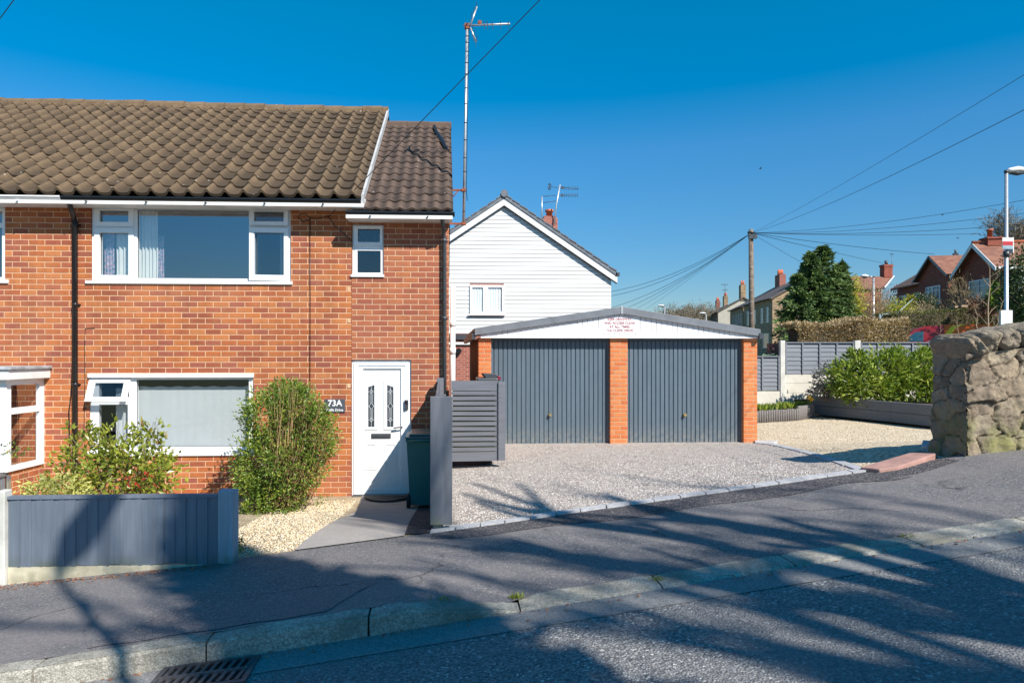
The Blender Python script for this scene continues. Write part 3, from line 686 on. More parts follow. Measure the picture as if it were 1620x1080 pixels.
mb = MB(); rr = rect(140, 590.5, 402, 597); mb.box(rr[0], rr[1], YF-.035, YF+.02, rr[2], rr[3]); mb.build('head_trim', MT['upvc'], wl, .006)
rs = [rect(566,362,601,383), rect(565,396,602,431)]
ss_ = [(rect(560,358,605,388), rect(566,362,601,383), None)]
window('window', R_sm, rs, ss_, YW, MT['glass_n'], sill=(*rect(555,434,608,438.5)[:2], WZ(580,438.5,YF), WZ(580,434.5,YF)), label='small two pane window above the front door')
nbg = (WX(-300,YF), WX(1.5,YF), WZ(0,438,YF), WZ(0,360,YF)); nbg2 = (WX(-300,YF), WX(1.5,YF), WZ(0,352,YF), WZ(0,334,YF))
window('window', R_nb, [nbg, nbg2], [], YW, MT['glass'], sill=(WX(-333,YF), WX(14,YF), WZ(0,448,YF), WZ(0,442.5,YF)), label='edge of the neighbouring upper window at the left of the photo')
# curtains
def curtain(r, y, label, cat, mat, folds=9, amp=.02, name='curtain', ztop=None, grp=None):
    V = []; n = folds*8; rows = 6; a, b, c, d = r
    for j in range(rows+1):
        for i in range(n+1):
            t = i/n; x = a+(b-a)*t; zz = c+(d-c)*j/rows + (.008*math.sin(t*folds*2*math.pi*.5) if j == rows else 0)
            V.append((x, y+amp*math.sin(t*folds*2*math.pi+.4*math.sin(t*17))+amp*.3*math.sin(j), zz))
    Q = np.array([[j*(n+1)+i, j*(n+1)+i+1, (j+1)*(n+1)+i+1, (j+1)*(n+1)+i] for j in range(rows) for i in range(n)])
    me = mesh_np(name, np.array(V)-np.array([a, y, c]), Q, mat, None, True); me.location = (a, y, c)
    return tag(me, label, cat, grp)
MT['net'] = m_plain('net curtain', (.46,.48,.49), .95, .04, 2)
curtain(rect(212,600+12,396,712), YW+.12, 'pale net curtain filling the wide pane of the ground floor window', 'net curtain', MT['net'], 13, .0007, 'net_curtain')
curtain(rect(176,615,206,714), YW+.12, 'narrow net curtain behind the small left pane of the ground floor window', 'net curtain', MT['net'], 4, .004, 'net_curtain')
curtain(rect(176,352,206,442), YW+.14, 'white curtain behind the left casement of the upper window', 'curtain', MT['curtain'], 4, .02)
curtain(rect(208,330,243,444), YW+.14, 'white curtain hanging at the left of the wide upper pane', 'curtain', MT['curtain'], 6, .022)
curtain(rect(438,362,447,444), YW+.16, 'thin strip of white curtain behind the right opener of the upper window', 'curtain', MT['curtain'], 2, .012)
mcl = NT('patterned lining'); mcl.setb(Base_Color=mcl.ramp(mcl.noise(26, 3), [(.40,(.10,.14,.24)),(.52,(.40,.40,.45)),(.58,(.45,.12,.2)),(.66,(.6,.6,.6))]), Roughness=.9)
curtain(rect(243,370,252,444), YW+.15, 'flowery curtain edge beside the white curtain in the wide upper pane', 'curtain', mcl.mat, 2, .012)
curtain(rect(156,365,172,444), YW+.15, 'flowery curtain behind the left casement of the upper window', 'curtain', mcl.mat, 3, .012)

# front door
dr = MB(); dfr = R_door
leaf = rect(574, 583, 634, 776)
yD = YF + .03
dr.plate(*shrink(dfr, .003), yD, yD+.07, [leaf]); dr.plate(*shrink(rect(559,573,647,782)), yD-.014, yD-.0005, [rect(567,578,641,776.5)])
dr.plate(*rect(568.5,579.5,639.5,776), yD-.006, yD-.0004, [rect(573,583,634.5,775.5)])
dro = dr.build('door_frame', MT['upvc'], house, .004)
gl1, gl2 = rect(582.5,609,592.5,675), rect(612,609,622.5,675)
d = MB(); yL = yD+.018
# leaf with pentagon glass openings approximated by panels
def pent(px0, px1, ylo, yhi, ybot, left):   # glass outline, top slanting up to the door centre
    a = W(px0, ybot, yL); b = W(px1, ybot, yL); tL = W(px0, ylo if left else yhi, yL); tR = W(px1, yhi if left else ylo, yL)
    return [(a.x, a.z), (b.x, b.z), (tR.x, tR.z), (tL.x, tL.z)]
G1 = pent(582.5, 592.5, 612, 608.5, 675, True); G2 = pent(612.5, 622.5, 612, 608.5, 675, False)
lx0, lx1, lz0, lz1 = leaf
d.box(lx0+.002, lx1-.002, yL, yL+.045, lz0+.002, lz1-.002)
leafo = d.build('door', MT['upvc'], house, .003)
def ringpoly(mb, poly, w, y0, y1, grow=True):
    c = Vector((sum(p[0] for p in poly)/len(poly), sum(p[1] for p in poly)/len(poly)))
    n = len(poly); out = []
    for k in range(n):
        p0, p, p1 = Vector(poly[k-1]), Vector(poly[k]), Vector(poly[(k+1) % n])
        e0 = (p-p0).normalized(); e1 = (p1-p).normalized(); n0 = Vector((e0.y, -e0.x)); n1 = Vector((e1.y, -e1.x)); b = (n0+n1); b = b/ max(.3, b.dot(n0)) 
        out.append(p + b*w)
    for k in range(n):
        l = (k+1) % n; a, b_, c_, d_ = poly[k], poly[l], out[l], out[k]
        lo = [(v[0], y1, v[1]) for v in (a, b_, c_, d_)]; hi = [(v[0], y0, v[1]) for v in (a, b_, c_, d_)]
        mb.face(hi); 
        mb.face([hi[0], lo[0], lo[1], hi[1]]); mb.face([hi[2], lo[2], lo[3], hi[3]])
mb = MB(); ringpoly(mb, G1, .045, yL-.012, yL-.0005); ringpoly(mb, G2, .045, yL-.012, yL-.0005)
for (a, b, c, e) in ((577.5,702,595.5,744), (608.5,702,626.5,744)):
    q = rect(a, b, c, e); mb.plate(*q, yL-.008, yL-.0005, [(q[0]+.02, q[1]-.02, q[2]+.02, q[3]-.02)]); mb.plate(q[0]+.045, q[1]-.045, q[2]+.045, q[3]-.045, yL-.006, yL-.0005)
q = rect(572, 763, 634, 768); mb.box(q[0]+.02, q[1]-.02, yL-.006, yL-.0005, q[2], q[2]+.012)
mb.build('moulding', MT['upvc'], leafo, .003)
mb = MB()
for G in (G1, G2): mb.prism([(x, yL-.002, z) for x, z in G][::-1], (0, .001, 0))
MT['doorglass'] = m_plain('dark textured door glass', (.05,.06,.075), .18, .5, 60)
mb.build('pane', MT['doorglass'], leafo)
for G in (G1, G2):
    mb = MB(); cx = (G[0][0]+G[1][0])/2; hw = (G[1][0]-G[0][0])/2; zb_, zt_ = G[0][1], max(G[2][1], G[3][1])-.01; H = zt_-zb_; y = yL-.004
    def bar(p, q, r=.0028): mb.tube([(p[0], y, p[1]), (q[0], y, q[1])], r, 4, cap=False)
    for fx in (-.4, .4):
        bar((cx+fx*hw, zb_+H*.2), (cx+fx*hw, zb_+H*.42)); bar((cx+fx*hw, zb_+H*.58), (cx+fx*hw, zt_-H*.2))
    bar((cx, zb_), (cx, zb_+H*.4)); bar((cx, zt_), (cx, zb_+H*.6))
    for zc, s in ((zb_+H*.17, .6), (zb_+H*.5, 1.0), (zt_-H*.15, .6)):
        a = hw*.75*s; b = H*.09*s
        for (u, v), (u2, v2) in zip([(-a,0),(0,b),(a,0),(0,-b)], [(0,b),(a,0),(0,-b),(-a,0)]): bar((cx+u, zc+v), (cx+u2, zc+v2), .0035)
        bar((cx-hw, zc), (cx-a, zc)); bar((cx+a, zc), (cx+hw, zc))
    mb.build('leading', MT['lead_came'], leafo)
mb = MB(); q = rect(587,686,618,693.5); mb.box(q[0], q[1], yL-.014, yL-.0005, q[2], q[3]); mb.box(q[0]+.015, q[1]-.015, yL-.02, yL-.014, q[2]+.018, q[3]-.012)
mb.build('letterbox', MT['dgrey'], leafo, .003)
mb = MB(); q = rect(634.5,662,637.5,690); mb.box(q[0], q[1], yL-.022, yL-.0005, q[2], q[3]); a = W(636,675.5,yL-.05)
mb.tube([(a.x, yL-.01, a.z), (a.x, yL-.05, a.z), (a.x-.03, yL-.056, a.z), (a.x-.125, yL-.056, a.z-.012)], .010, 8); mb.build('handle', MT['dgrey'], leafo)
mb = MB(); q = rect(558, 782.5, 648, 786); mb.box(q[0], q[1], YF-.06, yD+.05, q[2], q[3]); mb.build('threshold', MT['dgrey'], dro)
q = rect(640,632.5,646,647.5); mb = MB(); mb.box(q[0], q[1], yD-.045, yD-.0145, q[2], q[3]); mb.box(q[0]+.01, q[1]-.01, yD-.052, yD-.045, q[3]-.06, q[3]-.012, 1)
solo(mb, 'key_safe', [MT['dgrey'], MT['black']], 'small grey key safe on the right of the white door frame', 'key safe', None, .004)
# doormat
mb = MB(); c = W(612, 797, 9.85); n = 20
pts = [(c.x-.34+.68*k/n, 9.97 - .36*math.sin(math.pi*k/n)**.6) for k in range(n+1)]
zz = zleft(c.x, 9.7)+.045
mb.prism([(x, y, zz) for x, y in pts], (0,0,-.018)); solo(mb, 'doormat', MT['rubber'], 'black half-round rubber doormat in front of the white door', 'doormat')
# house number sign
def text_mesh(body, size, mat, centre, parent, name='lettering', rotx=90, font_extr=.0008, sx=1.0, bold=.0, align='CENTER'):
    cu = bpy.data.curves.new('t', 'FONT'); cu.body = body; cu.size = size; cu.align_x = align; cu.align_y = 'CENTER'; cu.extrude = font_extr; cu.offset = bold
    to = bpy.data.objects.new('t', cu); COL.objects.link(to); dg = bpy.context.evaluated_depsgraph_get()
    me = bpy.data.meshes.new_from_object(to.evaluated_get(dg)); bpy.data.objects.remove(to); bpy.data.curves.remove(cu)
    me.transform(Matrix.Translation(Vector(centre)-wloc(parent)) @ Matrix.Rotation(R(rotx), 4, 'X') @ Matrix.Diagonal((sx,1,1,1)))
    me.materials.clear(); me.materials.append(mat); me.name = name
    o = bpy.data.objects.new(name, me); COL.objects.link(o); o.parent = parent; return o
q = rect(514,631,546,652); sg = thing('house_sign', ((q[0]+q[1])/2, YF, q[2]), 'slate grey house number sign reading 73A on the brick wall beside the bush', 'house sign')
mb = MB(); mb.box(q[0], q[1], YF-.016, YF-.001, q[2], q[3]); mb.build('plate', m_plain('slate plate', (.07,.08,.10), .5, .1, 9), sg, .002)
MT['wtext'] = m_plain('white lettering', (.8,.8,.8), .6, .02, 3)
text_mesh('73A', .125, MT['wtext'], ((q[0]+q[1])/2, YF-.0175, q[3]-.062), sg, bold=.0025)
text_mesh('Cliffe Drive', .052, MT['wtext'], ((q[0]+q[1])/2, YF-.0175, q[2]+.035), sg, bold=.001)

# neighbour's bay window
bay = MB()
pA = Vector((WX(10, 9.45), 9.45, 0)); pB = Vector((WX(70, YF), YF, 0)); zt = WZ(40, 594, YF-.3); 
zb1 = WZ(70, 733, YF)
bx = MB()
def qwall(mb, a, b, z0, z1, holes, th=.06, m=0):     # slab between plan points a, b
    L_ = (b-a).length; st = len(mb.v); mb.plate(0, L_, z0, z1, 0, th, holes, m); ang = math.atan2(b.y-a.y, b.x-a.x)
    mb.xform(st, Matrix.Translation(Vector((a.x, a.y, 0))) @ Matrix.Rotation(ang, 4, 'Z'))
Lb = (pB-pA).length; zt0 = WZ(70, 603, YF)
h1 = (.09, Lb-.09, WZ(70,640,YF)+.0, WZ(70,606,YF)); h2 = (.09, Lb-.09, WZ(70,725,YF), WZ(70,649,YF))
qwall(bx, pA, pB, zb1, zt0+.05, [h1, h2])
pC = Vector((-8.6, 9.45, 0)); qwall(bx, pC, pA-Vector((.01,0,0)), zb1, zt0+.05, [(.1, 2.3, h2[2], h2[3]), (.1, 2.3, h1[2], h1[3])])
bayo = bx.build('bay_window', MT['upvc'], house, .004); bayo['label'] = 'white bay window of the neighbouring half at the left edge'
g = MB()
for h in (h1, h2):
    st = len(g.v); g.face([(h[0],.03,h[2]),(h[1],.03,h[2]),(h[1],.03,h[3]),(h[0],.03,h[3])]); g.xform(st, Matrix.Translation(Vector((pA.x,pA.y,0))) @ Matrix.Rotation(math.atan2(pB.y-pA.y, pB.x-pA.x), 4, 'Z'))
    g.face([(-8.5,9.48,h[2]),(-6.3,9.48,h[2]),(-6.3,9.48,h[3]),(-8.5,9.48,h[3])])
g.build('pane', MT['glass'], bayo)
rf = MB(); e = .10; zt1 = zt0+.05
P3 = [(-8.8, 9.45-e), (pA.x+e*.9, 9.45-e), (pB.x+e*.9, YF-.002), (-8.8, YF-.002)]
rf.prism([(x, y, zt1+.001) for x, y in P3], (0,0,.13)); ro_ = rf.build('bay_roof', MT['upvc2'], bayo, .006)
rf = MB(); P4 = [(x+(.03 if x > -8 else 0), y-(.03 if y < 10 else 0)) for x, y in P3]
rf.prism([(x, y, zt1+.133) for x, y in P4], (0,0,.045)); rf.build('lead_cap', MT['lead'], ro_, .01)
bw = MB(); bw.prism([(x, y, -2.4) for x, y in ((-8.6,9.5),(pA.x-.03,9.5),(pB.x-.03,YF-.002),(-8.6,YF-.002))], (0,0,zb1+2.4-.002)); bw.build('bay_wall', MT['brick'], bayo)

# tall aerial on a mast fixed to the side of the house
mast = thing('tv_aerial', (WX(733,10.9), 10.9, WZ(733,354,10.9)), 'tall metal mast with a yagi television aerial bracketed to the side of the brick house', 'television aerial')
a0 = W(733.5,355,10.9); a1 = W(739,42,10.9); mb = MB(); mb.tube([a0, a1], .022, 8); mb.build('mast', MT['metal'], mast)
mb = MB()
for py in (335,302,272,250,222,195,165,140,118,100,82,68,58): 
    t = (355-py)/(355-42); p = a0.lerp(a1, t); mb.tube([p-Vector((0,0,.007)), p+Vector((0,0,.007))], .0245, 8)
mb.tube([a1+Vector((.03,0,-.05)), a0.lerp(a1,.5)+Vector((.03,0,0)), a0.lerp(a1,.18)+Vector((.034,0,0)), a0.lerp(a1,.12)+Vector((.05,0,0))], .005, 4)
mb.build('tape', MT['black'], mast)
mb = MB(); zA = WZ(733,301,10.9); zB = WZ(733,354,10.9); xm = a0.x
for z, yy in ((zA, 10.9), (zB, 10.9)):
    mb.box(XH-.02, xm+.04, yy-.012, yy+.012, z-.014, z+.014); mb.box(xm-.035, xm+.035, yy-.04, yy+.04, z-.02, z+.02)
mb.tube([(XH+.03, 10.9, zA-.15), (xm-.08, 10.9, zA)], .008, 4); mb.build('bracket', MT['rust'], mast)
mb = MB(); hd = W(737,41,10.9); e_ = W(807,38,10.7); mb.tube([W(733,41,10.9), e_], .014, 6)
mb.tube([W(744,41,10.86), W(754.5,11,10.9)], .014, 6); mb.tube([W(744,44,10.86), W(753.5,67,10.9)], .014, 6); mb.build('boom', MT['metal'], mast)
mb = MB()
for px in (766,771,779,792,804): 
    p = W(px, 39.5, 10.8); mb.tube([p+Vector((-.02,-.22,-.05)), p+Vector((.02,.22,.03))], .005, 4)
for py in (16,23,30): p = W(754-(py-13)*.5, py, 10.9); mb.tube([p+Vector((0,-.3,-.03)), p+Vector((0,.3,.05))], .004, 4)
for py in (51,58,66): p = W(747+(py-50)*.42, py, 10.9); mb.tube([p+Vector((0,-.3,-.03)), p+Vector((0,.3,.05))], .004, 4)
mb.build('element', MT['dgrey'], mast)
mb = MB(); p = W(759, 37, 10.85); mb.box(p.x-.03, p.x+.03, p.y-.03, p.y+.03, p.z-.02, p.z+.03); p = hd; mb.box(p.x-.02, p.x+.06, p.y-.03, p.y+.03, p.z-.05, p.z+.03); mb.build('clamp', MT['rust'], mast)
#PART2
# ---------------------------------------------------------------- foliage helpers
def leafmesh(name, P, D, Ln, Wd, mat, parent=None, tint=None, fold=.25, r=rng):
    """one folded leaf per point; D = direction of the leaf"""
    P = np.asarray(P, float); D = np.asarray(D, float); n = len(P)
    D /= np.linalg.norm(D, axis=1, keepdims=True) + 1e-9
    rv = r.normal(size=(n, 3)); A = np.cross(D, rv); A /= np.linalg.norm(A, axis=1, keepdims=True) + 1e-9
    N = np.cross(D, A); ln = Ln*(r.uniform(.65, 1.25, n))[:, None]; wd = Wd*(r.uniform(.7, 1.2, n))[:, None]
    V = np.empty((n, 4, 3)); V[:,0] = P; V[:,1] = P + D*ln*.45 + A*wd*.5 + N*wd*fold; V[:,2] = P + D*ln; V[:,3] = P + D*ln*.45 - A*wd*.5 + N*wd*fold
    idx = np.arange(n)[:, None]*4; T = np.concatenate([idx + np.array([0,1,2]), idx + np.array([0,2,3])], 0)
    tt = r.random(n) if tint is None else np.asarray(tint)
    return mesh_np(name, V.reshape(-1, 3), T, mat, parent, False, np.repeat(tt, 4))
def branchy(base, d, length, rad, depth, segs, tips, r=random, spread=.6, grav=.0, kids=(2,3), shrink=.68, crook=.18):
    p = Vector(base); d = Vector(d).normalized(); pts = [p.copy()]; n = 4
    for k in range(n):
        d = (d + Vector((r.uniform(-1,1), r.uniform(-1,1), r.uniform(-1,1)))*crook + Vector((0,0,-grav))).normalized()
        p = p + d*length/n; pts.append(p.copy())
        if depth > 0 and k >= 1:
            nd = (d + Vector((r.uniform(-1,1), r.uniform(-1,1), r.uniform(-.4,.8)))*spread).normalized()
            branchy(p, nd, length*shrink*r.uniform(.6,1), rad*.55, depth-1, segs, tips, r, spread, grav, kids, shrink, crook)
    segs.append((pts, [rad*(1-.55*k/n) for k in range(n+1)]))
    if depth > 0:
        for _ in range(r.randint(*kids)):
            nd = (d + Vector((r.uniform(-1,1), r.uniform(-1,1), r.uniform(-.5,.9)))*spread).normalized()
            branchy(p, nd, length*shrink*r.uniform(.7,1.05), rad*.45, depth-1, segs, tips, r, spread, grav, kids, shrink, crook)
    else: tips.append((p.copy(), d.copy()))
def segmesh(segs, name, mat, parent, rmin=.0):
    mb = MB()
    for pts, rad in segs:
        n = 8 if rad[0] > .08 else 5 if rad[0] > .02 else 3
        mb.tube(pts, rad, n, 0, cap=False)
    return mb.build(name, mat, parent)
def blobs_points(n, blobs, r=rng, shell=.5, clump=None, cl_sd=.12):
    """blobs: list of (cx,cy,cz, rx,ry,rz). returns points + outward directions, uneven clumps with gaps"""
    w = np.array([b[3]*b[4]+b[4]*b[5]+b[3]*b[5] for b in blobs]); w = w/w.sum(); B = np.array(blobs, float)
    nc = clump or max(10, n//60); ci = r.choice(len(blobs), nc, p=w)
    u = r.normal(size=(nc, 3)); u /= np.linalg.norm(u, axis=1, keepdims=True)
    rad = r.uniform(shell, 1.0, nc)**.6 * r.uniform(.82, 1.08, nc)
    C = B[ci,:3] + u*B[ci,3:]*rad[:,None]
    k = r.integers(0, nc, n); sd = cl_sd*B[ci[k],3:].mean(axis=1)[:,None]
    P = C[k] + r.normal(size=(n,3))*sd
    D = u[k]*.9 + r.normal(size=(n,3))*.6 + np.array([0,0,.25])
    return P, D, k, nc
def shrub(name, loc, blobs, n, Ln, Wd, mat, label, cat, stems=0, group=None, shell=.5, clump=None, cl_sd=.14, stem_mat=None, stem_r=.012, fold=.25, parts=('foliage','stem')):
    root = thing(name, loc, label, cat, group)
    P, D, k, nc = blobs_points(n, blobs, shell=shell, clump=clump, cl_sd=cl_sd)
    ct = rng.random(nc); t = np.clip(ct[k]*.55 + rng.random(n)*.45, 0, 1)
    leafmesh(parts[0], P, D, Ln, Wd, mat, root, t, fold)
    if stems:
        mb = MB()
        for i in range(stems):
            b = blobs[i % len(blobs)]; a = Vector(loc) + Vector((rng.normal()*.10, rng.normal()*.08, -.02))
            u = rng.normal(size=3); u /= np.linalg.norm(u); e = Vector((b[0]+u[0]*b[3]*.95, b[1]+u[1]*b[4]*.95, b[2]+abs(u[2])*b[5]*.95))
            m1 = a.lerp(e, .4) + Vector((rng.normal()*.05, rng.normal()*.05, .12)); m2 = a.lerp(e, .75) + Vector((rng.normal()*.04, rng.normal()*.04, .05))
            mb.tube([a, m1, m2, e], [stem_r, stem_r*.8, stem_r*.5, stem_r*.25], 4, cap=False)
        mb.build(parts[1], stem_mat or MT['twig'], root)
    return root

# leaf colours
LM = {}
LM['photinia'] = m_leaf('yellow green shrub leaves', [(0,(.09,.13,.02)),(.35,(.22,.27,.035)),(.7,(.36,.38,.05)),(.88,(.36,.30,.06)),(1,(.36,.12,.07))], .32)
LM['variegated'] = m_leaf('cream yellow leaves', [(0,(.35,.38,.08)),(.5,(.62,.60,.18)),(1,(.75,.70,.32))], .5)
LM['pyra'] = m_leaf('mixed green leaves', [(0,(.045,.09,.015)),(.35,(.12,.20,.03)),(.65,(.21,.31,.04)),(.85,(.36,.38,.06)),(1,(.42,.31,.10))], .42)
LM['laurel'] = m_leaf('glossy laurel leaves', [(0,(.05,.10,.015)),(.35,(.14,.22,.025)),(.7,(.28,.36,.04)),(1,(.50,.50,.10))], .5)
LM['silver'] = m_leaf('dusky silver leaves', [(0,(.07,.075,.09)),(.6,(.19,.20,.22)),(1,(.36,.36,.36))], .5)
LM['conifer'] = m_leaf('dark conifer needles', [(0,(.035,.07,.025)),(.5,(.10,.165,.05)),(1,(.20,.28,.08))], .6, .15)
LM['hedge_b'] = m_leaf('winter beech hedge', [(0,(.24,.17,.09)),(.5,(.46,.34,.19)),(1,(.62,.50,.30))], .8, .2)
LM['hedge_g'] = m_leaf('clipped hedge', [(0,(.05,.06,.02)),(.5,(.16,.16,.05)),(1,(.36,.31,.13))], .7, .2)
LM['yellow'] = m_leaf('yellow shrub leaves', [(0,(.22,.28,.03)),(.5,(.45,.45,.04)),(1,(.65,.56,.05))], .6)
LM['lime'] = m_leaf('lime conifer', [(0,(.16,.26,.02)),(.5,(.28,.42,.03)),(1,(.40,.55,.05))], .6)
LM['rust'] = m_leaf('rust twiggy leaves', [(0,(.18,.08,.05)),(.5,(.28,.13,.08)),(1,(.36,.2,.12))], .8, .1)
LM['pinkish'] = m_leaf('pink blossom twigs', [(0,(.16,.06,.06)),(.5,(.30,.10,.11)),(1,(.42,.18,.18))], .8, .2)
LM['wood'] = m_leaf('far twigs', [(0,(.12,.10,.075)),(.5,(.20,.165,.12)),(1,(.28,.22,.14))], .9, .1)
LM['tuft'] = m_leaf('grass blades', [(0,(.10,.14,.02)),(.5,(.20,.26,.03)),(1,(.34,.36,.06))], .6)
LM['dkgreen'] = m_leaf('dark evergreen', [(0,(.02,.045,.015)),(.5,(.045,.08,.02)),(1,(.09,.14,.03))], .5, .15)

# ---------------------------------------------------------------- low fence at the left
YFn = 6.1
ff = thing('garden_fence', (WX(185,YFn), YFn, WZ(185,905,YFn)), 'low slate blue board fence between two concrete posts along the pavement', 'fence')
fx0, fx1 = WX(14,YFn), WX(345,YFn); fzt, fzb = WZ(180,784,YFn), WZ(180,893,YFn)
mb = MB(); n = 19; w = (fx1-fx0)/n
for k in range(n):
    a = fx0+k*w; zb_ = fzb + random.uniform(-.01,.01)
    mb.prism([(a-.002,YFn-.004-.004*(k%2),zb_),(a+w+.006,YFn-.014,zb_),(a+w+.006,YFn+.002,zb_),(a-.002,YFn+.002,zb_)], (0,0,fzt-.02-zb_))
mb.build('panel', MT['fence_l'], ff)
mb = MB(); mb.box(fx0-.002, fx1+.002, YFn-.022, YFn+.05, fzt-.018, fzt+.006); mb.build('capping', MT['fence_l'], ff)
mb = MB(); mb.box(fx0-.003, fx1+.003, YFn+.003, YFn+.04, fzt-.09, fzt-.02); mb.box(fx0-.003, fx1+.003, YFn+.003, YFn+.04, fzb+.08, fzb+.14); mb.build('rail', MT['fence_l'], ff)
mb = MB(); mb.box(fx0-.002, fx1+.002, YFn-.012, YFn+.035, fzb-.42, fzb-.004)
MT['gravelboard'] = m_plain('mossy concrete board', (.45,.41,.30), .9, .3, 6, bump=.003, dirt=((.12,.13,.07), .9))
mb.build('gravel_board', MT['gravelboard'], ff)
for (a, b, zt_, mt) in ((WX(-1,YFn), fx0-.006, WZ(6,775,YFn), MT['concrete']), (fx1+.006, WX(371,YFn-.0), WZ(356,775,YFn), None)):
    mb = MB(); 
    if mt is None:
        x0, x1 = a, b; mb.prism([(x0,YFn-.03,-2.2),(x1-.0,YFn-.075,-2.2),(x1+.02,YFn+.06,-2.2),(x0,YFn+.10,-2.2)], (0,0,zt_+2.2)); mt = m_paint('pale blue painted post', (.30,.36,.42), 'z', .7, ((.10,.14,.06), -1.95, -1.6))
    else: mb.box(a, b, YFn-.05, YFn+.06, -2.4, zt_)
    mb.build('post', mt, ff, .008)
# grey divider fence between the gardens
dv = thing('divider_fence', (-5.92, 8.2, -2.1), 'low dark grey panel fence running back to the house under the bay window', 'fence')
zt_ = WZ(88,736,10.15); mb = MB(); mb.box(-5.94, -5.90, 6.2, 10.18, -2.2, zt_-.03); mb.build('panel', MT['fence_b'], dv)
mb = MB(); mb.box(-5.96, -5.88, 6.2, 10.18, zt_-.03, zt_+.004); mb.build('capping', MT['slat'], dv)
for yy in (6.6, 7.6, 8.6, 9.5): mb = MB(); mb.box(-5.897, -5.86, yy, yy+.06, -2.2, zt_-.032); mb.build('batten', MT['slat'], dv)

# ---------------------------------------------------------------- grey fence beside the path, gate
YP = 6.88
pf = thing('side_fence', (-.07, 8.5, -1.9), 'tall grey board fence beside the door path ending in a wide weathered board', 'fence')
bx0, bx1 = WX(680.5,YP), WX(715.5,YP); bt, bb = WZ(698,627,YP), WZ(698,830,YP)
mb = MB(); mb.box(bx0, bx1, YP, YP+.05, bb, bt); mb.build('end_board', MT['fence_s'], pf, .006)
mb = MB(); mb.box(bx0+.03, bx0+.13, YP+.055, YP+.15, -2.1, bt-.02); mb.build('post', MT['slat'], pf); mb = MB(); mb.box(bx0+.03, bx0+.13, 9.95, 10.05, -2.2, bt+.08)
mb.build('post', MT['slat'], pf)
for k in range(11):
    y = YP+.16 + k*.30; mb = MB(); zt_ = bt-.005 + .06*(k/10) + (-.01 if k % 2 else 0)
    mb.box(bx0+.05, bx0+.075, y, y+.285, -2.15, zt_); mb.build('board', MT['slat'], pf)
mb = MB(); mb.box(bx0+.08, bx0+.12, YP+.15, 9.95, bt-.3, bt-.22); mb.box(bx0+.08, bx0+.12, YP+.15, 9.95, -1.5, -1.42); mb.build('rail', MT['slat'], pf)
YG = 10.0
gate = thing('slatted_gate', (WX(756,YG), YG, WZ(756,729,YG)), 'grey gate of horizontal slats with mossy gaps between the house and the garage', 'gate')
gx0, gx1 = WX(714,YG), WX(788,YG); gt_, gb0 = WZ(756,602,YG), WZ(756,729,YG)
zz = gt_; n = 15; pitch = (gt_-.12-(gb0+.16))/12.
tops = [(gt_, gt_-.145)] + [(gt_-.155-k*pitch, gt_-.155-k*pitch-pitch+.020) for k in range(12)]
tops.append((tops[-1][1]-.012, gb0))
for (a, b) in tops:
    mb = MB(); j = random.uniform(-.003,.003); mb.prism([(gx0,YG,b+j),(gx1,YG,b-j),(gx1,YG,a-j),(gx0,YG,a+j)], (0,.022,0)); mb.m[-2] = 1; mb.build('slat', [MT['slat'], MT['slat_edge']], gate)
mb = MB(); mb.box(gx0+.02, gx1-.1, YG+.05, YG+.075, gb0+.02, gt_-.02)
mb.build('gap_shade', MT['dgrey'], gate)  # dark sheet added behind the slats so the gaps look shaded
mb = MB(); mb.box(gx1+.001, WX(799,YG), YG-.03, YG+.06, gb0+.01, WZ(793,604,YG)); mb.build('stile', MT['slat'], gate, .004)
# crumpled dark cover on top of something behind the gate
mb = MB(); mb.box(gx1-.30, gx1+.02, YG+.25, YG+.75, gb0, gt_+.03)
st_ = solo(mb, 'storage_box', MT['dgrey'], 'dark grey storage box mostly hidden behind the slatted gate', 'storage box', None, .02)
bm_ = MB(); c = W(775,597,10.3)
bm_.prism([(c.x-.12,10.3,c.z+.07),(c.x+.10,10.3,c.z+.06),(c.x+.13,10.3,c.z+.02),(c.x+.03,10.3,c.z-.05),(c.x-.02,10.3,c.z-.06)][::-1], (0,.3,-.02))
solo(bm_, 'folded_cover', MT['dgrey'], 'folded dark grey cover lying on the storage box behind the gate', 'cover', None, .01)
bm_ = MB(); c = W(788,597,10.4); bm_.prism([(c.x-.03,10.38,c.z-.04),(c.x+.04,10.38,c.z-.04),(c.x+.04,10.38,c.z+.02),(c.x,10.38,c.z+.03)], (0,.1,0)); solo(bm_, 'red_pot', m_plain('dark red', (.16,.01,.03), .5), 'small dark red pot beside the folded cover', 'pot', None, .008)

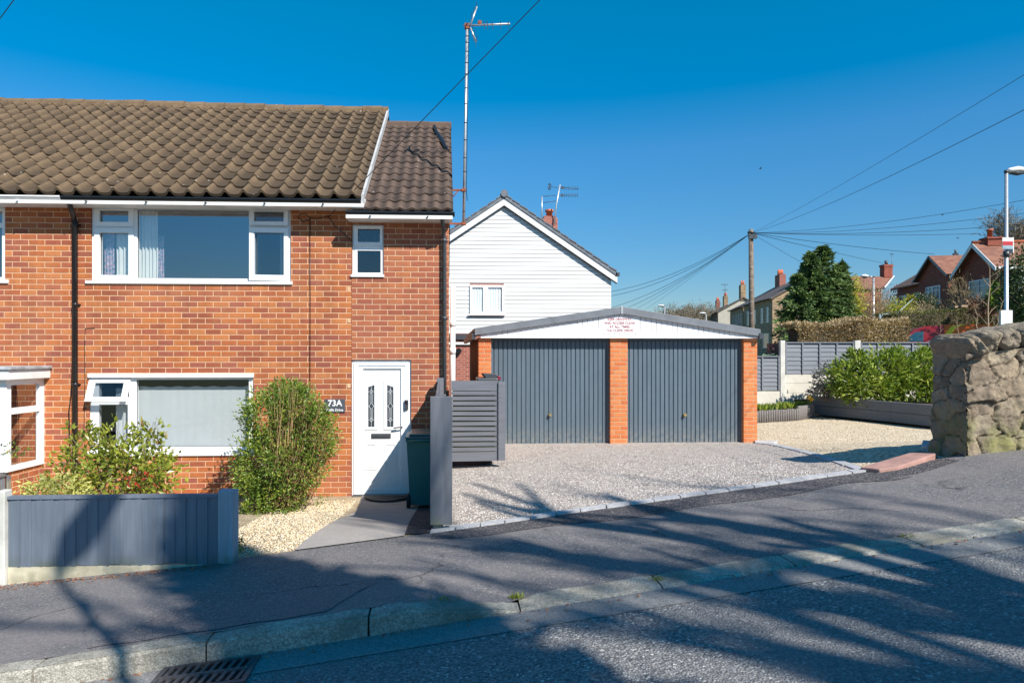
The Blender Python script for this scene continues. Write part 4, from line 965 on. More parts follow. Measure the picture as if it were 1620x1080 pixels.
# ---------------------------------------------------------------- wheelie bin
def wheelie(name, x0, x1, yf, depth, z0, H, mat, label, wheels='L'):
    r_ = thing(name, ((x0+x1)/2, yf+depth/2, z0), label, 'wheelie bin')
    mb = MB(); t = .045
    lo = [(x0+t,yf+t,z0+.05),(x1-t,yf+t,z0+.05),(x1-t,yf+depth-t*1.6,z0+.05),(x0+t,yf+depth-t*1.6,z0+.05)]
    hi = [(x0,yf,z0+H-.08),(x1,yf,z0+H-.08),(x1,yf+depth,z0+H-.08),(x0,yf+depth,z0+H-.08)]
    mb.face(lo[::-1]); mb.face(hi)
    for j in range(4): l = (j+1) % 4; mb.face([lo[j], lo[l], hi[l], hi[j]])
    mb.box(x0-.012, x1+.012, yf-.012, yf+depth+.012, z0+H-.12, z0+H-.08)
    mb.build('body', mat, r_, .012)
    mb = MB(); mb.prism([(x0-.02,yf-.02,z0+H-.078),(x1+.02,yf-.02,z0+H-.078),(x1+.02,yf+depth+.03,z0+H-.078),(x0-.02,yf+depth+.03,z0+H-.078)], (0,0,.03))
    st = len(mb.v); mb.box(x0+.03, x1-.03, yf+.03, yf+depth-.02, z0+H-.048, z0+H-.015); mb.build('lid', mat, r_, .012)
    for xx in ((x0-.0), (x1-.05)):
        mb = MB(); c = Vector((xx, yf+.10, z0+.10)); mb.tube([c, c+Vector((.05,0,0))], .10, 16); w_ = mb.build('wheel', MT['rubber'], r_)
        mb = MB(); mb.tube([c+Vector((-.004,0,0)), c+Vector((.054,0,0))], .035, 10); mb.build('hub', MT['dgrey'], w_)
    mb = MB(); mb.tube([(x0+.03, yf-.05, z0+H-.09), (x1-.03, yf-.05, z0+H-.09)], .015, 8); mb.box(x0+.04,x0+.07,yf-.05,yf,z0+H-.11,z0+H-.08); mb.box(x1-.07,x1-.04,yf-.05,yf,z0+H-.11,z0+H-.08); mb.build('handle', mat, r_)
    return r_
YB = 8.95; bxl = WX(643,YB)
wheelie('wheelie_bin', bxl, bxl+.52, YB, .62, WZ(660,806,YB), 1.0, MT['bin'], 'dark green wheelie bin standing beside the front door behind the grey fence')

# ---------------------------------------------------------------- the double garage
YGa = 12.4
gar = thing('garage', (WX(985,YGa), YGa, -1.645), 'double garage with two blue grey up-and-over doors and brick pillars', 'garage')
def GX(px, Y=YGa): return WX(px, Y)
zl = WZ(980,534,YGa); zg = -1.68
xg0, xg1 = GX(757), GX(1198)
pil = [(757,777),(965.5,993),(1176.5,1198)]
for a, b in pil:
    mb = MB(); mb.box(GX(a), GX(b), YGa, YGa+.24, zg, zl); mb.build('pillar', MT['brick_g'], gar, .004)
mb = MB(); mb.box(xg0+.03, xg0+.1, YGa+.245, 17.6, zg, zl); mb.box(xg1-.1, xg1-.003, YGa+.245, 17.6, zg, zl); mb.box(xg0+.11, xg1-.11, 17.5, 17.6, zg, zl); mb.build('side_wall', MT['timber'], gar)
for (a, b, hx) in ((777,965.5,870), (993,1176.5,1083)):
    x0, x1 = GX(a), GX(b); z1 = zl-.02; z0 = zg+.03; yd = YGa+.10
    fr = MB(); fr.box(x0+.001, x0+.04, yd-.0, yd+.08, zg, zl-.001); fr.box(x1-.045, x1-.001, yd, yd+.08, zg, zl-.001); fr.box(x0+.041, x1-.046, yd, yd+.08, zl-.05, zl-.001); 
    mb = MB(); xa, xb = x0+.045, x1-.05; n = 25 if a < 900 else 25; w = (xb-xa)/n; prof = []
    for k in range(n):
        u = xa+k*w; prof += [(u, yd+.012), (u+.010, yd+.030), (u+.016, yd+.030), (u+.024, yd+.012)]
    prof.append((xb, yd+.012))
    for (p, q) in zip(prof, prof[1:]): mb.face([(p[0],p[1],z0),(q[0],q[1],z0),(q[0],q[1],z1-.04),(p[0],p[1],z1-.04)])
    mb.face([(xa,yd+.05,z0),(xb,yd+.05,z0),(xb,yd+.05,z1),(xa,yd+.05,z1)])
    mb.box(xa, xb, yd+.004, yd+.034, z0-.012, z0+.012)
    do = mb.build('garage_door', MT['gdoor'], gar)
    fr.build('frame', MT['gdoor'], do)
    mb = MB(); h = W(hx, 656, yd); mb.tube([(h.x,yd+.012,h.z),(h.x,yd-.02,h.z)], .032, 14); mb.tube([(h.x,yd-.02,h.z),(h.x,yd-.04,h.z)], [.016,.022], 12); mb.tube([(h.x,yd-.04,h.z),(h.x,yd-.052,h.z)], [.03,.024], 12)
    mb.build('handle', MT['brass'], do)
yB = YGa-.06
apx = W(984,485,yB-.06); le = W(751,519,yB-.06); re = W(1203.5,521,yB-.06)
# gable boards
mb = MB(); ga = W(984,496,yB); gl = W(797,532,yB); gr = W(1163,532.5,yB)
xa0, xa1 = GX(760), GX(1196); n = 0; x = xa0
def ztopb(x): 
    a_ = W(984,500,yB); l_ = W(756,534,yB); r_ = W(1200,535,yB)
    return a_.z + (l_.z-a_.z)*(a_.x-x)/(a_.x-l_.x) if x < a_.x else a_.z + (r_.z-a_.z)*(x-a_.x)/(r_.x-a_.x)
while x < xa1:
    x2 = min(x+.098, xa1); q = .004
    mb.prism([(x+q,yB,zl-.0),(x2-q,yB,zl-.0),(x2-q,yB,ztopb(x2)+.12),(x+q,yB,ztopb(x)+.12)], (0,.02,0)); 
    x = x2
mb.box(xa0, xa1, yB+.012, yB+.05, zl+.001, zl+.1)
mb.box(xa0, xa1, yB-.014, yB-.001, zl-.012, zl+.022)
mb.build('gable_board', MT['gboard'], gar, .002)
for (p, q) in ((le, apx), (apx, re)):
    mb = MB(); dz0 = WZ(752,533,yB)-WZ(752,519,yB); yb_ = yB-.06; mid = 'l' if q is apx else 'r'
    pts = [(p.x,yb_,p.z-.128),(q.x,yb_,q.z-.128),(q.x,yb_,q.z),(p.x,yb_,p.z)]
    mb.prism(pts, (0,.03,0)); fb = mb.build('fascia_board', MT['gfascia'], gar, .004)
mb = MB(); mb.box(apx.x-.018, apx.x+.018, yB-.068, yB-.0605, apx.z-.13, apx.z+.012); mb.build('joint_cover', MT['metal'], gar)
for (p, q, s) in ((le, apx, -1), (apx, re, 1)):
    mb = MB(); mb.prism([(p.x,yB-.03,p.z+.002),(q.x,yB-.03,q.z+.002),(q.x,yB-.03,q.z-.05),(p.x,yB-.03,p.z-.05)], (0,5.4,0)); mb.build('roof_slope', MT['gfascia'], gar)
mb = MB(); mb.box(re.x-.03, re.x+.03, yB-.075, 17.7, re.z-.17, re.z-.07); mb.build('gutter', MT['dgrey'], gar); mb = MB(); mb.box(le.x-.05, le.x+.02, yB-.03, 17.7, le.z-.2, le.z-.09); mb.build('gutter', MT['dgrey'], gar)
# garage sign, as painted
gsn = thing('garage_sign', (W(983,523,yB).x, yB-.005, W(983,523,yB).z), 'white garage sign with four lines of dark red capitals asking to keep the driveway clear', 'sign')
q = rect(953,500,1011,527.5,yB-.005); mb = MB(); mb.prism([(q[0],yB-.006,q[2]),(q[1],yB-.006,q[2]),(q[1],yB-.006,q[3]),(q[0],yB-.006,q[3])], (0,.005,0)); mb.build('board', MT['gboard'], gsn)
MT['redtext'] = m_plain('dark red lettering', (.28,.03,.05), .6, .02, 3)
for t_, py, wpx in (('KEEP DRIVEWAY', 505, 39), ('AND ACCESS CLEAR', 511, 50), ('AT ALL TMIES', 517, 33), ('73A CLIFFE DRIVE', 523, 43)):
    c = W(980.3, py, yB-.008); o_ = text_mesh(t_, .062, MT['redtext'], c, gsn, bold=.0012, sx=1.0, name='lettering_line')
    wv = max(v.co.x for v in o_.data.vertices)-min(v.co.x for v in o_.data.vertices); tgt = wpx/F*12.4; cx_ = c.x-wloc(gsn).x
    for v in o_.data.vertices: v.co.x = cx_ + (v.co.x-cx_)*tgt/wv
rough_slab('foot_stone', [(5.68,12.25),(6.0,12.15),(6.15,12.32),(5.75,12.4)], lambda x, y: -1.6, .06, MT['sett'], 'flat grey stone at the foot of the right garage pillar', 'stone')

# ---------------------------------------------------------------- white gabled house behind the garage
YWh = 24.0
wh = thing('white_house', (WX(840,YWh), YWh, -1.7), 'white clad gable-ended house behind the garage with a grey tiled roof', 'house')
ap = W(797,311,YWh); er = W(973,432,YWh); sl_r = (ap.z-er.z)/(er.x-ap.x); xr = WX(966.5,YWh); xl = ap.x-(er.x-ap.x)*.93; el_z = ap.z - sl_r*(ap.x-xl)
zc0 = WZ(730,528,YWh)
mb = MB(); z = zc0; c_h = .1485
def lim(z): h = (ap.z-.12-z)/sl_r; return max(xl+.1, ap.x-h), min(xr, ap.x+h)
wr_ = rect(743,451,797,497,YWh)
while z < ap.z-.15:
    z2 = min(z+c_h, ap.z-.13); a0_, b0_ = lim(z); a1_, b1_ = lim(z2)
    segs_ = [((a0_,a1_),(b0_,b1_))]
    if z2 > wr_[2]+.01 and z < wr_[3]-.01: segs_ = [((a0_,a1_),(wr_[0],wr_[0])), ((wr_[1],wr_[1]),(b0_,b1_))]
    for (l0, l1), (r0, r1) in segs_:
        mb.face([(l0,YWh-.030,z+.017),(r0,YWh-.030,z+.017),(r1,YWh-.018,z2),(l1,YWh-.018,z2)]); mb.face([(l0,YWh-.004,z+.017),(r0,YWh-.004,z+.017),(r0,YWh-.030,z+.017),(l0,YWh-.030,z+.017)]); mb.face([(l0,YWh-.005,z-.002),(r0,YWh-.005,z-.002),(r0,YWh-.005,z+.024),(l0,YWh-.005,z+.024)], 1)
    z = z2
cl_ = mb.build('cladding', [MT['clad'], m_plain('cladding shadow line', (.50,.51,.53), .8, .1, 3)], wh)  # grey strip paints the shadow line in each groove between boards
mb = MB(); mb.plate(xl+.1, xr, -2.2, zc0, YWh-.01, YWh+.25, []); 
mb.prism([(xl+.1,YWh+.0,zc0),(xr,YWh+.0,zc0),(xr,YWh+.0,ap.z-sl_r*(xr-ap.x)-.15),(ap.x,YWh+.0,ap.z-.15),(xl+.1,YWh+.0,ap.z-sl_r*(ap.x-xl-.1)-.15)], (0,9,0))
mb.build('wall', MT['brick_w'], wh)
mb = MB(); mb.box(WX(700,YWh), WX(752,YWh), YWh-.09, YWh-.023, WZ(730,545,YWh), WZ(730,541,YWh)); mb.build('band', MT['upvc2'], wh)
mb = MB(); mb.box(WX(700,YWh), WX(752,YWh), YWh-.14, YWh-.023, WZ(730,537,YWh), WZ(730,529,YWh)); mb.build('canopy_gutter', MT['dgrey'], wh)
window('window', wr_, [rect(747,455,764,493,YWh), rect(771.5,455,794,493,YWh)], [], YWh-.075, MT['glass_n'], wh, sill=(wr_[0]-.05, wr_[1]+.05, wr_[2]-.05, wr_[2]-.005))
curtain(rect(744,453,795,495,YWh), YWh-.02, 'white net curtains in the window of the white house', 'net curtain', m_plain('white net', (.8,.8,.8), .9, .03, 2), 12, .01, 'net_curtain')
for s_, e_ in ((-1, xl-.12), (1, er.x+.04)):
    zE_ = ap.z - sl_r*abs(e_-ap.x)
    mb = MB(); mb.prism([(ap.x,YWh-.20,ap.z+.02),(e_,YWh-.20,zE_+.02),(e_,YWh-.20,zE_-.11),(ap.x,YWh-.20,ap.z-.11)], (0,9.4,0)); rf = mb.build('roof', MT['slate'], wh, .01)
    mb = MB(); mb.prism([(ap.x,YWh-.17,ap.z-.112),(e_,YWh-.17,zE_-.112),(e_,YWh-.17,zE_-.34),(ap.x,YWh-.17,ap.z-.34)], (0,.03,0)); mb.build('bargeboard', MT['clad'], rf)
    mb = MB(); mb.prism([(ap.x,YWh-.138,ap.z-.30),(e_,YWh-.138,zE_-.30),(e_,YWh-.138,zE_-.36),(ap.x,YWh-.138,ap.z-.36)], (0,.12,0)); mb.build('soffit', MT['dgrey'], rf)
    mb = MB(); k = 0; Lr = math.hypot(e_-ap.x, zE_-ap.z); nn = int(Lr/.33)
    for k in range(nn): 
        t0, t1 = k/nn, (k+1)/nn-.006; p = lambda t: Vector((ap.x+(e_-ap.x)*t, 0, ap.z+(zE_-ap.z)*t))
        a, b = p(t0), p(t1); mb.prism([(a.x,YWh-.22,a.z+.022),(b.x,YWh-.22,b.z+.045),(b.x,YWh-.22,b.z+.09),(a.x,YWh-.22,a.z+.06)], (0,.22,0))
    mb.build('verge_tiles', MT['slate'], rf)
mb = MB(); mb.tube([(ap.x,YWh-.25,ap.z+.06),(ap.x,YWh+9.2,ap.z+.06)], .13, 10); mb.build('ridge_tiles', MT['slate'], wh)
mb = MB(); mb.box(er.x-.02, er.x+.12, YWh-.2, YWh+9.2, er.z-.12, er.z-.0); mb.build('gutter', MT['dgrey'], wh)
yc = 28.0; cx_ = WX(869,yc); mb = MB(); mb.box(cx_-.30, cx_+.30, yc-.3, yc+.3, 3.0, WZ(869,347,yc)); mb.box(cx_-.25,cx_+.25,yc-.25,yc+.25,WZ(869,347,yc),WZ(869,345,yc)+.04)
ch = mb.build('chimney', MT['brick_w'], wh)
mb = MB(); zz0, zz1 = WZ(869,345,yc), WZ(869,332,yc); mb.tube([(cx_,yc,zz0),(cx_,yc,zz1-.1),(cx_,yc,zz1-.09),(cx_,yc,zz1)], [.13,.13,.17,.17], 14); mb.build('chimney_pot', MT['terracotta'], ch)
ar = thing('roof_aerial', (WX(858,yc), yc, WZ(858,350,yc)), 'cluster of thin television aerials strapped to the chimney of the white house', 'television aerial')
mb = MB(); T = lambda *p: [W(a, b, yc-.4) for a, b in p]
mb.tube(T((857,350),(857.5,311)), .028, 6); mb.tube(T((877,356),(880,325),(886,292)), .03, 6); mb.build('mast', MT['metal'], ar)
mb = MB(); 
for a, b in (((857,311),(880,309)), ((857,321),(880,318)), ((868,295),(882,297)), ((887,296.5),(916,299)), ((887,309),(914,309))): mb.tube(T(a, b), .012, 4)
for k in range(8):
    for yy in (298, 309): p = W(893+k*3, yy, yc-.4); mb.tube([p+Vector((0,-.02,-.09)), p+Vector((0,.02,.09))], .008, 4)
for a, b in (((868,291),(871,300)), ((867,296),(869,301)), ((872,294),(869,290))): mb.tube(T(a, b), .02, 4)
for a, b in ((889.5,297),(889,309)): p = W(a, b, yc-.4); mb.box(p.x-.05, p.x+.05, p.y-.03, p.y+.03, p.z-.05, p.z+.05)
mb.build('boom', MT['dgrey'], ar)
# small wall vent
mb = MB(); p = W(725.5,555,YWh-.02); mb.tube([(p.x,YWh-.16,p.z),(p.x,YWh-.011,p.z)], .10, 12); mb.build('flue', MT['black'], wh)

# ---------------------------------------------------------------- yard edges: sleepers, log roll, lap fence
YS = 18.0
def seg_box(mb, A, B, w, z0, z1):
    A = Vector((A[0], A[1], 0)); B = Vector((B[0], B[1], 0)); d = (B-A).normalized(); s = Vector((-d.y, d.x, 0))*w/2
    mb.prism([(v.x, v.y, z0) for v in (A-s, B-s, B+s, A+s)], (0,0,z1-z0))
slA = W(1286,0,17.8); slB = W(1412,0,15.6); slC = W(1500,0,14.2)
rb = thing('raised_bed', (slA.x, slA.y, -1.65), 'grey sleeper wall holding up the raised bed below the laurel', 'raised bed')
for k in range(2):
    z0_, z1_ = -1.72+k*.24, -1.72+(k+1)*.24-.006
    for (a, b) in ((slA, slB), (slB, slC)):
        mb = MB(); dd = (b-a).normalized()*.004; seg_box(mb, a+dd, b-dd, .1, z0_+.12, z1_+.12); mb.build('sleeper', MT['sleeper'], rb, .006)
mb = MB(); mb.prism([(slA.x,slA.y+.06,-1.15-.08),(slB.x,slB.y+.06,-1.23),(slC.x,slC.y+.06,-1.23),(16,17.5,-1.23),(16,18.2,-1.23),(slA.x-.3,18.2,-1.23)], (0,0,-.3)); mb.build('soil', MT['soil'], rb)
lr = thing('log_roll', (7.2, 17.5, -1.65), 'log roll edging of short grey posts in front of the spring flowers', 'edging')
lA = W(1192,0,16.0); lB = W(1262,0,16.6); lC = W(1287,0,17.4); x = 0
pts = [lA, lB, lC]; segL = [(lB-lA).length, (lC-lB).length]; tot = sum(segL); sN = 34
mlog = m_plain('grey log', (.17,.155,.15), .85, .2, 20, bump=.003)
for k in range(sN):
    s = (k+.5)/sN*tot; p = lA.lerp(lB, s/segL[0]) if s < segL[0] else lB.lerp(lC, (s-segL[0])/segL[1])
    mb = MB(); h = .30 + (.06 if s > segL[0] else 0) + random.uniform(-.01,.01); mb.tube([(p.x,p.y,-1.75),(p.x,p.y,-1.66+h-.01),(p.x,p.y,-1.66+h)], [.036,.036,.03], 8); mb.build('log', mlog, lr)
mb = MB(); mb.prism([(lA.x,lA.y+.04,-1.42),(lB.x,lB.y+.04,-1.42),(lC.x,lC.y+.04,-1.42),(lC.x,18.2,-1.42),(lA.x,18.2,-1.42)], (0,0,-.3)); mb.build('soil', MT['soil'], lr)
# flowers
P = []; D = []
for k in range(90):
    s = rng.random(); b = lA.lerp(lC, s) + Vector((0, rng.uniform(.1,.5), 0))
    for j in range(16): P.append((b.x+rng.normal()*.03, b.y+rng.normal()*.03, -1.42+rng.uniform(0,.04))); D.append((rng.normal()*.35, rng.normal()*.3, 1))
tag(leafmesh('flower_leaves', P, D, .16, .03, LM['laurel']), kind='stuff', label=None); bpy.data.objects['flower_leaves']['label'] = 'green bulb leaves growing behind the log roll edging'
for (px, py) in ((1279,628),(1283,631)):
    p = W(px, py, 17.2); mb = MB(); mb.tube([(p.x,p.y,-1.45),(p.x,p.y,p.z)], .006, 4)
    for a in range(6):
        t = a*math.pi/3; mb.face([(p.x,p.y,p.z),(p.x+.05*math.cos(t-.4),p.y-.02,p.z+.05*math.sin(t-.4)),(p.x+.075*math.cos(t),p.y-.03,p.z+.075*math.sin(t)),(p.x+.05*math.cos(t+.4),p.y-.02,p.z+.05*math.sin(t+.4))], 1)
    mb.tube([(p.x,p.y-.0,p.z),(p.x,p.y-.06,p.z)], [.02,.03], 8, 1)
    solo(mb, 'daffodil', [LM['laurel'], m_plain('daffodil yellow', (.75,.45,.02), .6, .1, 9)], 'small yellow daffodil at the right end of the log roll edging', 'flower', 'yellow daffodils')
def lapfence(x0, x1, y, z0, z1, parent, nb=4):
    mb = MB(); n = max(3, int((z1-z0)/.11)); h = (z1-z0)/n
    for k in range(n): mb.prism([(x0,y-.022,z0+k*h),(x1,y-.022,z0+k*h),(x1,y-.004,z0+(k+1)*h+.01),(x0,y-.004,z0+(k+1)*h+.01)], (0,.01,0))
    p_ = mb.build('panel', MT['fence_b'], parent)
    mb = MB()
    for k in range(nb+1):
        x = x0+(x1-x0)*k/nb; x = min(max(x, x0+.02), x1-.02); mb.box(x-.019, x+.019, y-.048, y-.0225, z0, z1)
    mb.box(x0-.005, x1+.005, y-.06, y+.02, z1+.002, z1+.03); mb.build('batten', MT['fence_b'], p_)
YL = 18.4
lf = thing('lap_fence', (WX(1340,YL), YL, -1.6), 'grey overlap fence panels between concrete posts above pale gravel boards behind the yard', 'fence')
zt_, zb_ = WZ(1300,541,YL), WZ(1300,592,YL)
mats_c = MT['concrete']
MT['cream_c'] = m_plain('cream concrete board', (.60,.57,.50), .85, .08, 4, dirt=((.42,.4,.3), .4))
for (a, b) in ((1241,1350.5),(1360,1470),(1480,1590)):
    lapfence(WX(a,YL)+.01, WX(b,YL)-.01, YL, zb_+.01, zt_-.03, lf)
    for (p, q) in ((592,606),(606,621),(621,640)):
        mb = MB(); mb.box(WX(a,YL)+.005, WX(b,YL)-.005, YL-.025, YL+.025, WZ(1300,q,YL)+.003, WZ(1300,p,YL)-.003); mb.build('gravel_board', MT['cream_c'], lf, .004)
for (a, b) in ((1233.5,1241),(1351,1360),(1470.5,1479.5)):
    mb = MB(); mb.box(WX(a,YL), WX(b,YL), YL-.05, YL+.06, -1.9, WZ((a+b)/2,538.5,YL)); mb.build('post', MT['concrete'], lf, .008)
lf2 = thing('low_lap_fence', (WX(1215,YL), YL, -1.6), 'lower grey fence panel just right of the garage above a cream base board', 'fence')
lapfence(WX(1150,YL)+.01, WX(1233,YL)-.01, YL, WZ(1210,617,YL), WZ(1210,563,YL)-.03, lf2, 3)
mb = MB(); mb.box(WX(1150,YL), WX(1233,YL)-.005, YL-.03, YL+.03, -1.8, WZ(1210,618.5,YL)); mb.build('gravel_board', MT['cream_c'], lf2)
# neighbour's bins and dark wall beyond the low fence
wheelie('wheelie_bin', WX(1206,20.5), WX(1219,20.5)+.2, 20.5, .6, -1.75, 1.78, MT['bin2'], 'bright green wheelie bin seen over the low fence right of the garage')
mb = MB(); mb.plate(WX(1218,20.8), WX(1236,20.8), -1.8, WZ(1225,543,20.8), 20.8, 21.0); solo(mb, 'low_brick_wall', MT['brick_w'], 'short dark brick wall beside the green bin beyond the low fence', 'wall')
#PART3
# ---------------------------------------------------------------- rubble stone wall on the right
def m_rubble():
    m = NT('rubble stone'); a = m.n('Attribute', {'attribute_name': 'tint'}, out=2)
    sp0 = None
    c = m.ramp(a, [(0,(.10,.078,.058)),(.07,(.27,.21,.155)),(.35,(.38,.295,.205)),(.6,(.46,.36,.245)),(.8,(.34,.285,.215)),(1,(.50,.41,.285))])
    c = m.mix(m.n('MapRange', Value=m.noise(9, 8, .7), From_Min=.4, From_Max=.7, To_Max=.65), c, (.12,.095,.075))
    c = m.mix(m.n('MapRange', Value=m.noise(2.2, 6, .65), From_Min=.5, From_Max=.62, To_Max=.5), c, (.20,.16,.125))
    c = m.mix(m.n('MapRange', Value=m.noise(22, 5, .6), From_Min=.55, From_Max=.7, To_Max=.55), c, (.55,.48,.36))
    sp = m.t.nodes.new('ShaderNodeSeparateXYZ'); m.t.links.new(m.pos(), sp.inputs[0])
    lo = m.n('MapRange', Value=sp.outputs[2], From_Min=-.95, From_Max=-.45, To_Min=1, To_Max=0)
    c = m.mix(m.math('MULTIPLY', lo, m.n('MapRange', Value=m.noise(3.5, 5), From_Min=.4, From_Max=.6, To_Max=.75)), c, (.30,.31,.09))
    c = m.mix(m.n('MapRange', Value=m.noise(48, 6, .75), From_Min=.52, From_Max=.7, To_Max=.4), c, (.14,.11,.08))
    b = m.bump(m.noise(16, 9, .72), 1.0, .045); m.bump(m.noise(90, 5, .7), .7, .010, b)
    return m.setb(Base_Color=c, Roughness=.95)
MT['rubble'] = m_rubble()
sw = thing('stone_wall', (7.0, 7.1, -1.0), 'old sandstone rubble wall with rounded coping stones at the right edge of the photo', 'wall')
xa = WX(1529,6.86); yF0, yF1 = 6.86, 7.36
def ywall(x): return 6.86 + .012*(x-xa)
def ztopw(x): return WZ(1530,560,6.9) + (x-xa)*.10
rs_ = np.random.default_rng(3)
def stones(n, L_, H_, w=.36, h=.17):
    P = []; z = -.1; r_ = 0
    while z < H_+.2:
        x = -.2 - rs_.uniform(0, w); hh = h*rs_.uniform(.75, 1.5)
        while x < L_+.3: 
            ww = w*rs_.uniform(.5, 1.6); P.append((x+ww/2, z+hh/2+rs_.normal()*.035)); x += ww
        z += hh
    return np.array(P)
def rubble_sheet(L_, H_, place, z0f, ztf, step=.016, w=.36, h=.17, name='stonework'):
    SP = stones(0, L_, H_, w, h); tone = rs_.random(len(SP)); off = rs_.normal(size=len(SP))*.018
    nx_, nz_ = int(L_/step), int(H_/step); V = []; T = []
    wx = np.array([noise.noise((i*.11, 0, 5)) for i in range(nx_+1)])
    for j in range(nz_+1):
        for i in range(nx_+1):
            u = L_*i/nx_; v = H_*j/nz_
            uu = u + .09*noise.noise((u*4, v*4, 1)) + .03*noise.noise((u*13, v*13, 4)); vv = v + .08*noise.noise((u*3, v*3, 7)) + .025*noise.noise((u*12, v*12, 6))
            dx = np.abs(SP[:,0]-uu)/(w*.5); dz = np.abs(SP[:,1]-vv)/(h*.5); d = (dx**2.6+dz**2.6)**(1/2.6)
            k = np.argpartition(d, 1)[:2]; k = k[np.argsort(d[k])]; e = d[k[1]]-d[k[0]]
            m_ = min(1, e/(.16+.1*noise.noise((u*4,v*4,2)))); m_ = m_*m_*(3-2*m_)
            dep = .036*m_ + off[k[0]]*m_*.7 + .014*noise.noise((u*8, v*8, 3)) + .02*noise.noise((u*3, v*3, 9)) + .022*noise.fractal((u*11, v*11, 5), .8, 2.1, 6) + .03*(tone[k[0]]-.5)*(v-SP[k[0],1])/h
            V.append(place(u, v, dep)); T.append(float(.06+.94*tone[k[0]]) if m_ > .5 else .0)
    m = nx_+1; Q = np.array([[j*m+i, j*m+i+1, (j+1)*m+i+1, (j+1)*m+i] for j in range(nz_) for i in range(nx_)])
    return V, Q, T
Lw = 4.4; Hw = 1.0
def plc(u, v, dep):
    x = xa + u; zb_ = Zb(x)-.12; zt_ = ztopw(x); lean = .10*(1-v/Hw)
    ed = max(0, 1-u/.10); ed2 = .05*ed*ed
    return (x - .035, ywall(x) - dep - lean*.5 + ed2*.5, zb_ + (zt_-zb_)*v/Hw)
V1, Q1, T1 = rubble_sheet(Lw, Hw, plc, None, None, step=.0125, w=.30, h=.15)
def plc2(u, v, dep):      # end face, u from front to back
    zb_ = Zb(xa)-.12; zt_ = ztopw(xa); y = ywall(xa)-.03-.05*(1-v/Hw) + u*1.08*((yF1-yF0-.0)/.5)
    return (xa - dep*.9 + .04 + .03*math.sin(v*9)*.4 - .07*(1-v/Hw), y, zb_ + (zt_-zb_)*v/Hw)
V2, Q2, T2 = rubble_sheet(.5, Hw, plc2, None, None, step=.0125, w=.34, h=.17)
Q2 = Q2[:, ::-1]
o_ = mesh_np('rubble_face', V1 + V2, np.concatenate([Q1, Q2+len(V1)]), MT['rubble'], sw, True, T1+T2)
mb = MB(); mb.prism([(xa+.06,ywall(xa)+.03,-1.6),(xa+30,ywall(xa+30)+.03,-1.6),(xa+30,yF1+.1,-1.6),(xa+.06,yF1-.02,-1.6)], (0,0,.1)); st = len(mb.v)
x = xa+.06
while x < xa+30: mb.prism([(x,ywall(x)+.02,-1.6),(x+1,ywall(x+1)+.02,-1.6),(x+1,yF1-.02,-1.6),(x,yF1-.02,-1.6)], (0,0,ztopw(x)-.02+1.6)); x += 1
mb.prism([(xa+Lw-.02,ywall(xa)-.03,-1.6),(xa+30,ywall(xa)+.2,-1.6),(xa+30,yF1-.05,-1.6),(xa+Lw-.02,yF1-.05,-1.6)], (0,0,1.6+ztopw(xa+Lw)-.1))
mb.build('core', MT['rubble'], sw)
def lump(c, r_, seed, sub=3, n1=.16, n2=.05, flat=0, sq=3.2):
    bm = bmesh.new(); bmesh.ops.create_icosphere(bm, subdivisions=sub, radius=1)
    vs = []; 
    for v in bm.verts:
        p = v.co.copy(); q = (abs(p.x)**sq+abs(p.y)**sq+abs(p.z)**sq)**(1/sq); p /= q
        f = 1 + n1*noise.noise(p*1.1+Vector((seed*7.3, 0, 0))) + n2*noise.fractal(p*2.6+Vector((seed, 5, 1)), .8, 2.1, 5)
        vs.append(Vector((p.x*r_[0]*f, p.y*r_[1]*f, p.z*r_[2]*f)) + Vector(c))
    F_ = [[v.index for v in f.verts] for f in bm.faces]; bm.free(); return vs, F_
cop = [(1516,1537,529,567,0),(1533,1567,525,562,0),(1564,1603,519,557,0),(1600,1652,512,553,.03),(1650,1702,507,550,.0),(1700,1760,500,546,0),(1758,1824,494,542,0)] + [(1822+k*62, 1886+k*62, 488-k*6, 536-k*6, 0) for k in range(6)]
for i, (a, b, c_, d_, off) in enumerate(cop):
    p0 = W(a, d_, 6.95); p1 = W(b, c_, 6.95); cc = Vector(((p0.x+p1.x)/2, 7.09, (p0.z+p1.z)/2)); hw = (p1.x-p0.x)/2*.99; hz = (p1.z-p0.z)/2*1.03
    vs, F_ = lump((0,0,0), (hw*1.04, .35+random.uniform(-.02,.02), hz), i+3, 5, .18, .07, sq=3.2)
    rot = Matrix.Rotation(R(random.uniform(-22, -12)), 3, 'Y') @ Matrix.Rotation(R(random.uniform(-6,6)), 3, 'X')
    mb = MB(); mb.v = [tuple(rot @ v + cc) for v in vs]; mb.f = F_; mb.m = [0]*len(F_); mb.sm = [True]*len(F_)
    tn = random.uniform(.35, .95); mb.build('coping_stone', MT['rubble'], sw, tint=[tn]*len(mb.v))
# extra mortar/base stones at foot

